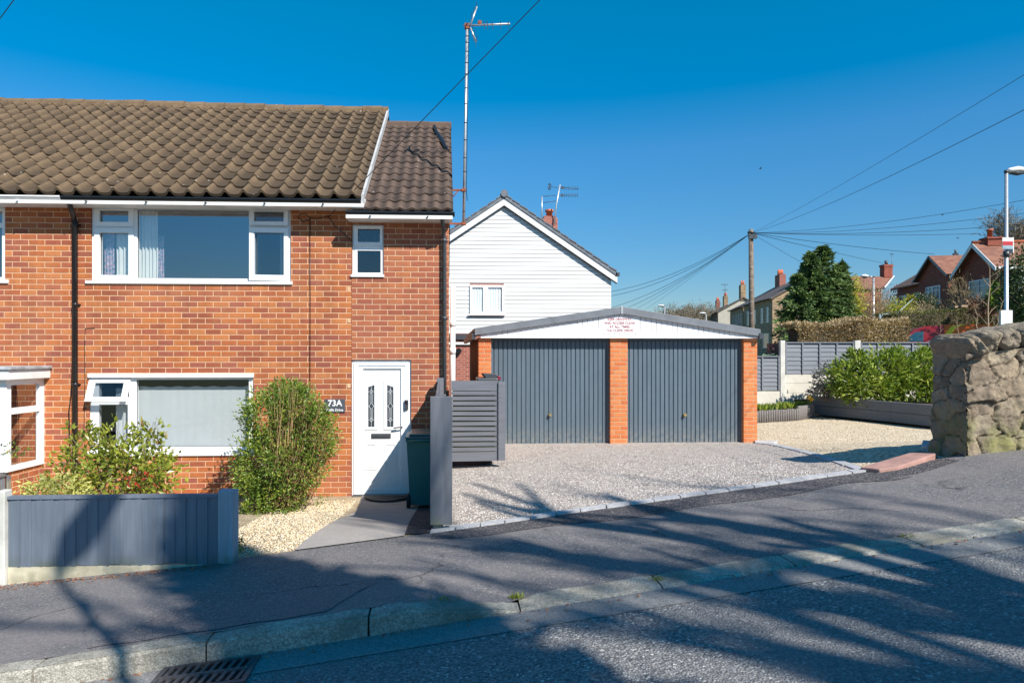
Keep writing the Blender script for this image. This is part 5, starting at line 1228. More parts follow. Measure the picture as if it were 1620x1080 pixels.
# ---------------------------------------------------------------- shrubs
c = W(180,720,8.0)
def bl(px, py, Y, rx, ry, rz): p = W(px, py, Y); return (p.x, p.y, p.z, rx, ry, rz)
zg_ = zleft(-3.9, 8.0)
shrub('garden_shrub', (W(190,0,7.9).x, 7.9, zg_), [bl(140,735,7.9,.34,.4,.30), bl(205,732,7.8,.42,.4,.30), bl(175,765,7.7,.60,.45,.22), bl(120,745,7.9,.28,.35,.24), bl(235,748,7.8,.33,.35,.26), bl(238,684,7.9,.16,.16,.2), bl(125,692,8.0,.18,.2,.18), bl(175,700,7.9,.24,.2,.22)],
      2500, .078, .037, LM['photinia'], 'loose yellow green shrub with reddish tips behind the low slate blue fence', 'shrub', stems=46, clump=430, cl_sd=.15, stem_r=.009)
P = []; D = []
for (px, py, n_) in ((206,768,9),(229,752,7),(247,769,5),(196,758,3)):
    q = W(px, py, 7.35)
    for k in range(n_): P.append((q.x+rng.normal()*.03, q.y+rng.normal()*.03, q.z+rng.normal()*.03)); D.append(rng.normal(size=3)+np.array([0,-.3,.2]))
leafmesh('red_leaves', P, D, .06, .03, m_leaf('scarlet young leaves', [(0,(.30,.03,.02)),(.6,(.5,.05,.03)),(1,(.6,.12,.05))], .4), bpy.data.objects['garden_shrub'])
shrub('variegated_shrub', (W(88,0,7.3).x, 7.3, zleft(-4,7.3)), [bl(88,772,7.3,.30,.25,.14), bl(60,780,7.3,.18,.2,.08), bl(115,782,7.3,.2,.2,.10)], 900, .055, .026, LM['variegated'], 'low cream and yellow variegated shrub behind the left end of the low fence', 'shrub', stems=6, clump=160)
# pyracantha: dense, many upright stems at right, base narrow
zg2 = zleft(-2.2, 8.9)
bush = shrub('wall_bush', (W(447,0,9.25).x, 9.25, zg2), [bl(425,660,9.2,.34,.38,.40), bl(468,650,9.25,.36,.36,.36), bl(455,625,9.3,.30,.28,.2), bl(500,690,9.25,.26,.32,.42), bl(415,730,9.15,.36,.38,.42), bl(462,735,9.1,.42,.4,.44), bl(440,790,9.1,.30,.32,.28), bl(408,805,9.1,.20,.25,.15), bl(398,770,9.15,.2,.25,.2)],
      17000, .052, .024, LM['pyra'], 'big rounded green bush with brown upright stems against the brick wall left of the door', 'bush', stems=60, clump=1500, cl_sd=.14, stem_r=.010)
MT['ochre'] = m_plain('ochre stems', (.34,.23,.10), .8, .35, 5)
mb = MB()
for k in range(240):
    a = Vector((W(450,0,9.2).x+rng.normal()*.10, 9.2+rng.normal()*.09-.03, zg2+rng.uniform(0,.15))); t = rng.random()
    fa = rng.uniform(-.2,.9); e = Vector((a.x+fa*.62, 9.15+rng.uniform(-.42,.3)*.75, zg2+rng.uniform(.7,1.75)*(1-.22*abs(fa-.2)))); m1 = a.lerp(e,.45)+Vector((fa*.07,-.03,-.06))
    mb.tube([a, m1, e], [.007,.0055,.003], 3, cap=False)
mb.build('upright_stem', MT['ochre'], bush)
# seedlings at its foot, thin plant at the far left
shrub('weedy_shoots', (W(494,0,9.6).x, 9.6, zleft(-1.9,9.6)), [bl(494,790,9.6,.22,.12,.12)], 110, .045, .02, LM['pyra'], 'sparse green shoots at the foot of the brick wall beside the path', 'plant', stems=14, clump=30, stem_r=.004)
shrub('fence_foot_weeds', (W(374,0,6.35).x, 6.35, zleft(-1.9,6.35)), [bl(374,858,6.4,.05,.10,.10)], 160, .035, .016, LM['tuft'], 'tuft of small green weeds behind the pale blue fence post', 'plant', stems=5, clump=30, stem_r=.003)
tw = thing('twiggy_plant', (-5.3, 7.0, zleft(-5.3,7.0)), 'almost bare twiggy plant in front of the bay window at the left edge', 'plant')
sg_ = []; tp_ = []
for k in range(9): branchy((-5.35+rng.normal()*.25, 7.0, -2.0), (rng.uniform(-.1,.5), -.1, 1), .62, .007, 1, sg_, tp_, spread=.7, crook=.25)
segmesh(sg_, 'stem', MT['twig'], tw)
q = [t[0] for t in tp_]+[W(20,706,7.0),W(30,709,7.0),W(24,718,7.0),W(12,716,7.0)]*12; P = [tuple(p+Vector((rng.normal()*.045, rng.normal()*.04, rng.normal()*.02))) for p in q]; leafmesh('leaf', P, rng.normal(size=(len(P),3)), .045, .02, LM['pyra'], tw)
mb = MB(); mb.tube([W(-8,722,7.0), W(8,716,7.0), W(24,712,7.0), W(36,706,7.0)], .004, 3); mb.build('stem', MT['twig'], tw)
# laurel and its grey neighbour in the raised bed
shrub('laurel_bush', (W(1400,0,16.9).x, 16.9, -1.2), [bl(1350,600,16.7,.65,.6,.55), bl(1400,590,16.8,.8,.7,.6), bl(1450,592,16.8,.75,.7,.6), bl(1375,615,16.6,.9,.5,.33), bl(1440,612,16.6,.85,.5,.38), bl(1485,595,16.6,.6,.6,.6), bl(1352,572,16.9,.25,.3,.26), bl(1412,566,16.9,.34,.3,.24), bl(1465,565,16.9,.25,.3,.22), bl(1335,612,16.9,.32,.4,.26)],
      9000, .145, .052, LM['laurel'], 'glossy yellow green laurel bush in the raised bed in front of the lap fence', 'bush', stems=40, clump=1000, cl_sd=.13, stem_r=.02)
shrub('silver_shrub', (W(1312,0,17.3).x, 17.3, -1.2), [bl(1318,600,17.3,.5,.4,.42), bl(1300,622,17.2,.32,.3,.2), bl(1335,580,17.3,.22,.3,.2)], 1500, .11, .035, LM['silver'], 'dusky grey leaved shrub at the left end of the raised bed', 'shrub', stems=26, clump=230, cl_sd=.14, stem_r=.012)
# ---------------------------------------------------------------- beyond the fence: hedges, trees
def hedge(name, pts, w, h, n, Ln, mat, label, cat='hedge', lump_=.12, z0=None):
    """pts: list of (x,y); box hedge following the ground"""
    P = []; D = []; root = None
    A = [Vector((p[0], p[1], 0)) for p in pts]; Ls = [(b-a).length for a, b in zip(A, A[1:])]; tot = sum(Ls)
    T = []
    def at_(s):
        for i, l in enumerate(Ls):
            if s <= l or i == len(Ls)-1: return A[i].lerp(A[i+1], min(1, s/l)), (A[i+1]-A[i]).normalized(), i
            s -= l
    for k in range(n):
        s = rng.random()*tot; p, d, i = at_(s); side = Vector((d.y, -d.x, 0)); zb_ = (zter(p.x, p.y) if z0 is None else z0[i]+(z0[i+1]-z0[i])*0); hh = h*(1+lump_*noise.noise((p.x*.9, p.y*.9, 2)))
        f = rng.random()
        if f < .45: q = p + side*(w/2*(1+.3*noise.noise((p.x*1.7, p.y*1.7, 5)))) + Vector((0,0,zb_+rng.random()*hh)); D.append(side + Vector(rng.normal(size=3)*.6)+Vector((0,0,.3)))
        elif f < .9: q = p + side*rng.uniform(-.5,.5)*w + Vector((0,0,zb_+hh+rng.normal()*.04)); D.append(Vector((0,0,1)) + Vector(rng.normal(size=3)*.7))
        else: q = p - side*w/2 + Vector((0,0,zb_+rng.random()*hh)); D.append(-side + Vector(rng.normal(size=3)*.6))
        P.append(tuple(q)); T.append(np.clip(.5+.5*noise.noise((q.x*.8, q.y*.8, q.z*1.5))+rng.normal()*.2, 0, 1))
    c0 = A[0].lerp(A[-1], .5); root = thing(name, (c0.x, c0.y, zter(c0.x, c0.y)), label, cat)
    leafmesh('foliage', P, [tuple(v) for v in D], Ln, Ln*.5, mat, root, T)
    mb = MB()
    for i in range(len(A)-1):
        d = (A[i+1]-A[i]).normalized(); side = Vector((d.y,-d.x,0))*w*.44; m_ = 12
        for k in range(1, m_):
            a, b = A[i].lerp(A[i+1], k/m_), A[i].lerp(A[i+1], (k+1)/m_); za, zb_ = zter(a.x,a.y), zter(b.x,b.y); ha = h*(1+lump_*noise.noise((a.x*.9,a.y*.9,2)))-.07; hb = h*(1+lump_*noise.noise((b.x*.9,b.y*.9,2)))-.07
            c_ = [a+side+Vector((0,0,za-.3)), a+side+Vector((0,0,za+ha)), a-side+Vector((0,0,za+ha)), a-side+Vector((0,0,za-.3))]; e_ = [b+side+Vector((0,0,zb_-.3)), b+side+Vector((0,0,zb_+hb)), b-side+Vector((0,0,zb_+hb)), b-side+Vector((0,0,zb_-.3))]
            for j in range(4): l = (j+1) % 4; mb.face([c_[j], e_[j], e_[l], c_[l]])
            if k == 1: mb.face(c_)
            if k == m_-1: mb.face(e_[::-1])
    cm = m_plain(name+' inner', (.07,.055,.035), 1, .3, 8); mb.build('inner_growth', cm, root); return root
h1a, h1b = W(1246,0,20.2), W(1420,0,20.6)
hedge('beech_hedge', [(h1a.x,h1a.y),(h1b.x,h1b.y)], 1.0, WZ(1340,512,20.4)-zter(W(1340,0,20.4).x,20.4), 24000, .085, LM['hedge_b'], 'brown winter beech hedge right behind the grey lap fence', lump_=.10)
h2a, h2b, h2c = W(1395,0,33.5), W(1545,0,33.5), W(1760,0,31.5)
zz_ = WZ(1480,494,32.7)-zter(W(1480,0,33).x,33)
hedge('roadside_hedge', [(h2a.x,h2a.y),(h2b.x,h2b.y),(h2c.x,h2c.y)], 1.6, zz_, 15000, .11, LM['hedge_g'], 'long clipped green and brown hedge behind the red van', lump_=.09)
def conifer(name, base, H, Rr, n, label, mat, cat='tree', Ln=.34, tiers=26, leader=0, droop=.25, lean=(0,0), trunk=True):
    root = thing(name, base, label, cat); P = []; D = []; T = []; bx_, by_, bz_ = base; mb = MB(); mb.tube([base, (bx_+lean[0], by_+lean[1], bz_+H*.97)], [.16, .02], 7); mb.build('trunk', MT['bark'], root)
    per = n//tiers//9
    for t in range(tiers*9):
        f = (rng.random()**.8); h = H*(.06+.92*f); env = Rr*((1-f)**.62)*(1 if f > .18 else .82+f); az = rng.uniform(0, 2*math.pi)
        Lb = env*rng.uniform(.55, 1.45); tone = rng.random()
        for k in range(per):
            s = (k+rng.random())/per; s = s**.7
            x = bx_+lean[0]*f+math.cos(az)*Lb*s + rng.normal()*.05*Lb*(1.3-s)+rng.normal()*.05; y = by_+lean[1]*f+math.sin(az)*Lb*s + rng.normal()*.10*Lb*.4; z = bz_+h + .10*Lb*s - droop*Lb*s*s + rng.normal()*.05
            P.append((x,y,z)); D.append((math.cos(az)+rng.normal()*.5, math.sin(az)+rng.normal()*.5, -.15+rng.normal()*.35)); T.append(np.clip(tone*.5+.25*s+rng.random()*.3,0,1))
    leafmesh('foliage', P, D, Ln, Ln*.38, mat, root, T); return root
for i, (px, top, YY, rr, n_, lb) in enumerate([(1283,396,41,1.9,9000,'left leading top of the big dark conifer behind the beech hedge'),(1302,388,41.5,2.2,11000,'tallest of the dark conifers behind the beech hedge'),(1330,413,41.8,1.3,6000,'shorter dark conifer at the right of the conifer group'),(1262,432,40.5,1.7,6500,'low spreading dark conifer at the left of the conifer group')]):
    p = W(px, top, YY); zb_ = zter(p.x, YY)-.2
    conifer('conifer_tree', (p.x, YY, zb_), p.z-zb_, rr, n_, lb, LM['conifer'], Ln=.30)
def simple_shrub(name, px, ptop, pbot, Y, rx, n, Ln, mat, label, cat='shrub', stems=8, ry=None, sm=None, wd=.5):
    a = W(px, ptop, Y); b = W(px, pbot, Y); rz = (a.z-b.z)/2
    return shrub(name, (a.x, Y, b.z), [(a.x, Y, (a.z+b.z)/2, rx, ry or rx, rz), (a.x-rx*.35, Y, (a.z+b.z)/2-rz*.3, rx*.7, rx*.7, rz*.7), (a.x+rx*.4, Y, (a.z+b.z)/2-rz*.35, rx*.7, rx*.7, rz*.65)], n, Ln, Ln*wd, mat, label, cat, stems=stems, clump=max(30, n//14), cl_sd=.16, stem_r=.03, stem_mat=sm)
simple_shrub('yellow_shrub', 1344, 430, 525, 43, .75, 2200, .16, LM['yellow'], 'tall yellow green shrub squeezed against the right side of the conifers')
simple_shrub('twiggy_shrub', 1372, 442, 525, 46, 1.5, 3200, .26, LM['hedge_b'], 'big leafless brown shrub left of the small street lamp', stems=60, wd=.14)
simple_shrub('twiggy_shrub', 1404, 452, 520, 50, 1.2, 1800, .24, LM['pinkish'], 'reddish bare shrub in front of the left bungalow', stems=40, wd=.2)
simple_shrub('yellow_shrub', 1424, 474, 505, 44, .9, 1500, .14, LM['yellow'], 'rounded yellow shrub below the dark roofed bungalow')
simple_shrub('yellow_shrub', 1441, 463, 482, 45, .35, 500, .12, LM['yellow'], 'small golden shrub beside the dark bush under the bungalow windows')
simple_shrub('dark_bush', 1460, 462, 500, 44.5, .75, 1500, .15, LM['dkgreen'], 'dark green bush under the bungalow windows')
simple_shrub('brush_pile', 1498, 478, 512, 37, 1.9, 2600, .28, LM['hedge_b'], 'tangle of dry brown brushwood on the bank below the bungalows', cat='brushwood', stems=70, wd=.10)
simple_shrub('bare_shrub', 1527, 436, 505, 36, .8, 1100, .24, LM['hedge_b'], 'bare grey shrub in front of the white gabled bungalow', stems=60, wd=.08)
simple_shrub('rust_shrub', 1552, 470, 500, 31.5, .55, 900, .16, LM['rust'], 'rust coloured withered plants on the bank right of the brushwood', stems=14)
p = W(1575,447,31); conifer('lime_conifer', (p.x, 31, WZ(1575,492,31)), WZ(1575,447,31)-WZ(1575,492,31), .42, 2600, 'small bright lime green cone shaped conifer on the bank', LM['lime'], Ln=.10, droop=-.5)
simple_shrub('evergreen_tree', 1632, 392, 512, 27, 1.25, 5200, .15, LM['dkgreen'], 'large dark evergreen at the right edge behind the street lamp', cat='tree', stems=10)
simple_shrub('evergreen_tree', 1612, 430, 505, 28, .7, 2600, .13, LM['dkgreen'], 'lower dark evergreen in front of the large one at the right edge', cat='tree', stems=10)
# dry stone heap
mb = MB(); p = W(1538,478,33); 
for k in range(34):
    x = p.x+rng.uniform(-.75,.75); z = WZ(1538,500,33)+rng.uniform(0,.85)*(1-.4*abs(x-p.x)); mb.box(x-.17,x+.17,33+rng.uniform(-.2,.1),33.5,z,z+.11)
solo(mb, 'drystone_wall', MT['stone_t'], 'stub of tumbled dry stone wall on the bank under the bungalow gable', 'wall')
# bare trees: one big at the right, a row of small ones far off
def baretree(name, base, H, label, depth=4, r0=.2, seed=1, group=None, mat=None, spread=.55, twigs=0, ln=.3, lean=(0,0,1), kids=(2,3), side=True):
    rr = random.Random(seed); root = thing(name, base, label, 'tree', group); sg = []; tp = []
    branchy(Vector(base)-Vector((0,0,.3)), lean, H*.38, r0, depth, sg, tp, rr, spread, -.06, kids, .70, .14)
    zmx = max(q.z for s_, _ in sg for q in s_); k = H/(zmx-base[2]); b = Vector(base)
    sg = [([b+(q-b)*k for q in s_], r_) for s_, r_ in sg]; tp = [(b+(q-b)*k, d) for q, d in tp]
    segmesh(sg[-1:], 'trunk', mat or MT['bark'], root); segmesh(sg[:-1], 'crown', mat or MT['bark'], root)
    if twigs:
        P = []; D = []
        for q, d in tp:
            for j in range(twigs): P.append(tuple(q+Vector(rng.normal(size=3))*.35)); D.append(tuple(d+Vector(rng.normal(size=3))*.7))
        leafmesh('twigs', P, D, ln, .025 if ln < .6 else .05, LM['wood'], root)
    return root
p = W(1612,335,62); baretree('bare_tree', (p.x, 62, zter(p.x,62)), p.z-zter(p.x,62), 'leafless tree on the skyline behind the white gabled bungalow at the right edge', 4, .28, 5, twigs=7, ln=.7)
for i, (px, top, Y_) in enumerate([(1052,484,150),(1068,480,160),(1083,487,150),(1097,477,135),(1108,474,130),(1118,482,140),(1035,490,170),(1075,490,140),(1090,485,120),(1102,486,115),(1000,494,170),(1120,478,135),(1060,488,125)]):
    p = W(px, top, Y_); zb_ = zter(p.x, Y_); b = thing('far_tree', (p.x, Y_, zb_), 'hazy leafless tree in the distant row beyond the garage roof', 'tree', 'distant bare trees')
    Ht = p.z-zb_; mb = MB(); mb.tube([(p.x,Y_,zb_),(p.x,Y_,zb_+Ht*.5)], [.35,.15], 6); mb.build('trunk', MT['bark'], b)
    P_, D_, k_, nc_ = blobs_points(1500, [(p.x,Y_,zb_+Ht*.62,Ht*.36,Ht*.3,Ht*.36)], shell=.2, clump=90, cl_sd=.12); leafmesh('crown', P_, D_, .9, .10, LM['wood'], b)

# ---------------------------------------------------------------- bungalows on the hill
def frame_of(o, a, b): O = Vector((o[0], o[1], 0)); e1 = Vector((a[0], a[1], 0)).normalized(); e2 = Vector((b[0], b[1], 0)).normalized(); return lambda u, v, z: O + e1*u + e2*v + Vector((0,0,z))
def tris(mb, P, m=0): mb.face([tuple(p) for p in P], m)
def slab(mb, P, th, m=0):
    n = (Vector(P[1])-Vector(P[0])).cross(Vector(P[2])-Vector(P[0])).normalized(); mb.prism([tuple(p) for p in P], tuple(-n*th), m)
def win_on(parent, G, u0, u1, z0, z1, v, n=2, name='window', mat=None, flip=False, tr=.75):
    """window on a wall running along G's first axis at offset v (outward is -v); flip: wall runs along second axis, outward is -first"""
    g = (lambda a, b, z: G(b, a, z)) if flip else G
    mb = MB(); t = .06
    def bx(a0, a1, c0, c1, d0, d1):
        c = [g(a0,d0,c0), g(a1,d0,c0), g(a1,d1,c0), g(a0,d1,c0)]; mb.prism([tuple(p) for p in c], (0,0,c1-c0))
    bx(u0,u1,z1-t,z1,v-.05,v); bx(u0,u1,z0,z0+t,v-.07,v); bx(u0,u0+t,z0+t,z1-t,v-.05,v); bx(u1-t,u1,z0+t,z1-t,v-.05,v)
    for k in range(1, n): u = u0+(u1-u0)*k/n; bx(u-t/2,u+t/2,z0+t,z1-t,v-.05,v)
    zt_ = z0+(z1-z0)*tr; bx(u0+t,u1-t,zt_-.02,zt_+.02,v-.048,v-.001)
    w_ = mb.build(name, MT['upvc'], parent); mb = MB(); tris(mb, [g(u0+.02,v-.012,z0+.02), g(u1-.02,v-.012,z0+.02), g(u1-.02,v-.012,z1-.02), g(u0+.02,v-.012,z1-.02)]); mb.build('pane', mat or MT['pane_far'], w_); return w_
mpf = NT('far window pane'); mpf.setb(Base_Color=(.05,.06,.075), Roughness=.06); mpf.b.inputs['IOR'].default_value = 1.9; MT['pane_far'] = mpf.mat
# dark-roofed bungalow
_o = W(1501,0,45.0); G = frame_of((_o.x,45.0), (.2,.98), (.98,-.2)); z0_, ze_, zr_ = 1.2, 5.56, 7.75
bB = thing('bungalow', tuple(G(2,1,1.8)), 'dark roofed red brick bungalow with a brick gable bay on the hill', 'bungalow')
mb = MB()
for P in ([G(-4,1.2,z0_),G(10.6,1.2,z0_),G(10.6,1.2,ze_),G(-4,1.2,ze_)], [G(10.6,1.2,z0_),G(10.6,8,z0_),G(10.6,8,ze_),G(10.6,1.2,ze_)], [G(-4,8,z0_),G(-4,1.2,z0_),G(-4,1.2,ze_),G(-4,8,ze_)], [G(10.6,8,z0_),G(-4,8,z0_),G(-4,8,ze_),G(10.6,8,ze_)]): tris(mb, P)
mb.build('wall', MT['brick_b'], bB)
mb = MB(); zg1 = ze_+1.36
tris(mb, [G(0,0,z0_),G(0,1.2,z0_),G(0,1.2,ze_),G(0,0,ze_)]); tris(mb, [G(4.2,0,z0_),G(0,0,z0_),G(0,0,ze_),G(2.1,0,zg1),G(4.2,0,ze_)]); tris(mb, [G(4.2,1.2,z0_),G(4.2,0,z0_),G(4.2,0,ze_),G(4.2,1.2,ze_)])
mb.build('bay', MT['brick_b'], bB)
mb = MB()
slab(mb, [G(-4.4,.8,ze_-.1),G(11,.8,ze_-.1),G(10.9,4.6,zr_),G(-1.5,4.6,zr_)][::-1], .12); slab(mb, [G(11,.8,ze_-.1),G(11,8.4,ze_-.1),G(10.9,4.6,zr_)][::-1], .12)
slab(mb, [G(-4.4,8.4,ze_-.1),G(-4.4,.8,ze_-.1),G(-1.5,4.6,zr_)][::-1], .12); slab(mb, [G(11,8.4,ze_-.1),G(-4.4,8.4,ze_-.1),G(-1.5,4.6,zr_),G(10.9,4.6,zr_)][::-1], .12)
mb.build('roof', MT['darkroof'], bB)
mb = MB(); slab(mb, [G(-.35,-.3,ze_-.12),G(-.35,3.4,ze_-.12),G(2.1,3.4,zg1+.12),G(2.1,-.3,zg1+.12)], .1); mb.build('bay_roof', MT['redroof'], bB)  # sunlight on this bay slope is put into the redder tile colour
mb = MB(); slab(mb, [G(4.55,-.3,ze_-.12),G(2.1,-.3,zg1+.12),G(2.1,3.4,zg1+.12),G(4.55,3.4,ze_-.12)][::1], .1); mb.build('bay_roof', MT['darkroof'], bB)  # shade on the far bay slope is put into the browner tile colour
mb = MB(); 
for a, b in ((-.35,2.1),(4.55,2.1)): slab(mb, [G(a,-.33,ze_-.14),G(b,-.33,zg1+.10),G(b,-.33,zg1-.08),G(a,-.33,ze_-.32)], .03)
mb.build('bargeboard', MT['dgrey'], bB)
win_on(bB, G, 1.1, 3.1, 3.5, 4.85, 0, 4); win_on(bB, G, 5.6, 7.4, 3.5, 4.8, 1.2, 3); win_on(bB, G, 8.9, 10.2, 3.1, 4.8, 1.2, 2)
mb = MB(); 
for (u, v) in ((0-.02,.6),): mb.tube([G(-.06,.55,ze_-.2), G(-.06,.55,1.5)], .05, 6)
mb.tube([G(-.42,-.3,ze_-.16), G(-.42,1.2,ze_-.16)], .06, 6); mb.build('gutter', MT['black'], bB)
mb = MB(); mb.prism([tuple(G(8.2,4.4,zr_)), tuple(G(8.5,4.4,zr_)), tuple(G(8.5,4.7,zr_)), tuple(G(8.2,4.7,zr_))], (0,0,.28)); mb.tube([G(8.35,4.55,zr_+.25), G(8.35,4.55,zr_+.55)], .08, 6); mb.build('finial', MT['dgrey'], bB)
# gabled bungalow
_o = W(1579,0,35.0); G2 = frame_of((_o.x,35.0), (.17,.985), (.985,-.17)); ze2, zg2_ = 4.72, 6.12; z0_ = .6
bC = thing('bungalow', tuple(G2(2,1,1.4)), 'red brick bungalow with white trimmed gable and terracotta ridge behind the tall street lamp', 'bungalow')
mb = MB(); tris(mb, [G2(3.5,0,z0_),G2(0,0,z0_),G2(0,0,ze2),G2(1.75,0,zg2_),G2(3.5,0,ze2)]); tris(mb, [G2(0,0,z0_),G2(0,9,z0_),G2(0,9,ze2),G2(0,0,ze2)]); tris(mb, [G2(3.5,9,z0_),G2(3.5,0,z0_),G2(3.5,0,ze2),G2(3.5,9,ze2)]); mb.build('wall', MT['brick_b'], bC)
mb = MB(); slab(mb, [G2(-.35,-.3,ze2-.1),G2(-.35,9,ze2-.1),G2(1.75,9,zg2_+.12),G2(1.75,-.3,zg2_+.12)], .1); slab(mb, [G2(1.75,-.3,zg2_+.12),G2(1.75,9,zg2_+.12),G2(3.85,9,ze2-.1),G2(3.85,-.3,ze2-.1)], .1); rC = mb.build('roof', MT['redroof'], bC)
mb = MB(); mb.tube([G2(1.75,-.32,zg2_+.13), G2(1.75,9,zg2_+.13)], .10, 8); mb.build('ridge_tiles', MT['terracotta'], rC)
mb = MB()
for a in (-.35, 3.85): slab(mb, [G2(a,-.34,ze2-.1),G2(1.75,-.34,zg2_+.1),G2(1.75,-.34,zg2_-.16),G2(a,-.34,ze2-.34)], .04)
mb.prism([tuple(G2(-.4,-.2,ze2-.2)),tuple(G2(-.4,9,ze2-.2)),tuple(G2(-.34,9,ze2-.2)),tuple(G2(-.34,-.2,ze2-.2))], (0,0,.13)); mb.build('bargeboard', MT['upvc2'], bC)
win_on(bC, G2, .75, 2.55, 2.7, 4.15, 0, 2); win_on(bC, G2, .5, 2.0, 2.8, 4.2, 0, 2, flip=True)
mb = MB(); c = G2(2.3,.5,0); 
mb.prism([tuple(G2(1.4,.3,zg2_-.1)),tuple(G2(2.1,.3,zg2_-.1)),tuple(G2(2.1,1.3,zg2_-.1)),tuple(G2(1.4,1.3,zg2_-.1))], (0,0,.45)); mb.prism([tuple(G2(1.34,.24,zg2_+.28)),tuple(G2(2.16,.24,zg2_+.28)),tuple(G2(2.16,1.36,zg2_+.28)),tuple(G2(1.34,1.36,zg2_+.28))], (0,0,.1)); chc = mb.build('chimney', MT['brick_b'], bC)
mb = MB(); c = G2(1.75,.6,zg2_+.38); mb.tube([c, c+Vector((0,0,.38)), c+Vector((0,0,.39)), c+Vector((0,0,.48))], [.13,.13,.17,.17], 10); mb.build('chimney_pot', MT['terracotta'], chc)
ae = thing('roof_aerial', tuple(G2(1.75,1.9,zg2_)), 'thin twin television aerial on the roof of the gabled bungalow', 'television aerial'); mb = MB(); c = G2(1.75,1.9,zg2_); mb.tube([c, c+Vector((0,0,1.15))], .015, 4); mb.tube([c+Vector((.35,0,0)), c+Vector((.35,0,1.0))], .015, 4); mb.tube([c+Vector((-.1,0,1.1)), c+Vector((.55,0,1.15))], .02, 4); mb.build('mast', MT['dgrey'], ae)
# third roof beyond, at right edge (another bungalow with its white verge)
G4 = frame_of((35.9,36.5), (.17,.985), (.985,-.17)); bE = thing('bungalow', tuple(G4(2,3,1.8)), 'further brown roofed bungalow with a white verge at the right edge', 'bungalow')
mb = MB(); tris(mb, [G4(4,0,.6),G4(0,0,.6),G4(0,0,4.6),G4(2,0,6.3),G4(4,0,4.6)]); tris(mb, [G4(0,0,.6),G4(0,7,.6),G4(0,7,4.6),G4(0,0,4.6)]); mb.build('wall', MT['brick_b'], bE)
mb = MB(); slab(mb, [G4(-.3,-.3,4.5),G4(-.3,7,4.5),G4(2,7,6.4),G4(2,-.3,6.4)], .1); mb.build('roof', MT['darkroof'], bE); mb = MB(); slab(mb, [G4(-.33,-.34,4.5),G4(2,-.34,6.42),G4(2,-.34,6.25),G4(-.33,-.34,4.3)], .05); mb.build('bargeboard', MT['upvc2'], bE)
# far left bungalow with chimney
Yh = 62; bA = thing('bungalow', (WX(1380,Yh), Yh, 2), 'far red roofed bungalow with a brick chimney left of the dark roofed one', 'bungalow')
x0_, x1_ = WX(1345,Yh), WX(1394,Yh); zr_, ze_ = WZ(1380,433,Yh), WZ(1380,456,Yh)
mb = MB(); mb.box(x0_, x1_, Yh, Yh+6, 1, ze_); mb.build('wall', MT['brick_b'], bA)
mb = MB(); x2_ = WX(1414,Yh+3); slab(mb, [(x0_-.3,Yh-.3,ze_),(x1_+.1,Yh-.3,ze_),(x2_,Yh+3,zr_+.1),(x0_-.3,Yh+3,zr_+.1)], .12); slab(mb, [(x0_-.3,Yh+6,ze_),(x0_-.3,Yh+3,zr_+.1),(x2_,Yh+3,zr_+.1),(x1_+.1,Yh+6,ze_)], .12); slab(mb, [(x1_+.1,Yh-.3,ze_),(x1_+1.4,Yh+5.8,ze_),(x2_,Yh+3,zr_+.1)], .1); mb.build('roof', MT['redroof'], bA)
mb = MB(); mb.tube([(x1_+.1,Yh-.33,ze_+.03),(x2_,Yh+2.97,zr_+.15)], .07, 6); mb.build('verge', MT['upvc2'], bA)
mb = MB(); c = W(1402,434,Yh+3); mb.box(c.x-.42,c.x+.42,c.y-.35,c.y+.35,c.z-.3,WZ(1402,420,Yh+3)); mb.box(c.x-.48,c.x+.48,c.y-.4,c.y+.4,WZ(1402,422,Yh+3),WZ(1402,419,Yh+3)); cha = mb.build('chimney', MT['brick_b'], bA); mb = MB(); q = WZ(1402,419,Yh+3); mb.tube([(c.x,c.y,q),(c.x,c.y,q+.42)], .15, 8); mb.build('chimney_pot', MT['dgrey'], cha)
ae = thing('roof_aerial', (WX(1411,Yh+3), Yh+3, zr_), 'thin television aerial beside the chimney of the far bungalow', 'television aerial'); mb = MB(); mb.tube([W(1411,437,Yh+3), W(1411,401,Yh+3)], .025, 4); mb.tube([W(1408,402,Yh+3), W(1414,402,Yh+3)], .03, 4); mb.build('mast', MT['dgrey'], ae)
# white steps and blue handrail
mb = MB(); 
for k in range(4): p = W(1428+k*4.5, 502-k*2.5, 34+k*.3); mb.box(p.x-.25, p.x+.35, p.y, p.y+.5, p.z-.2, p.z)
solo(mb, 'garden_steps', MT['upvc2'], 'white painted steps climbing the bank below the bungalow', 'steps')
mb = MB(); mr = m_plain('pale blue rail', (.35,.45,.5), .5); pts = [W(1390,512,33), W(1396,497,33), W(1421,494,33), W(1444,473,34.5)]; mb.tube(pts, .016, 6); mb.tube([W(1392,512,33), W(1392,497,33)], .025, 6); mb.tube([W(1421,512,33), W(1421,495,33)], .025, 6); solo(mb, 'handrail', mr, 'pale blue metal handrail beside the bank steps', 'handrail')

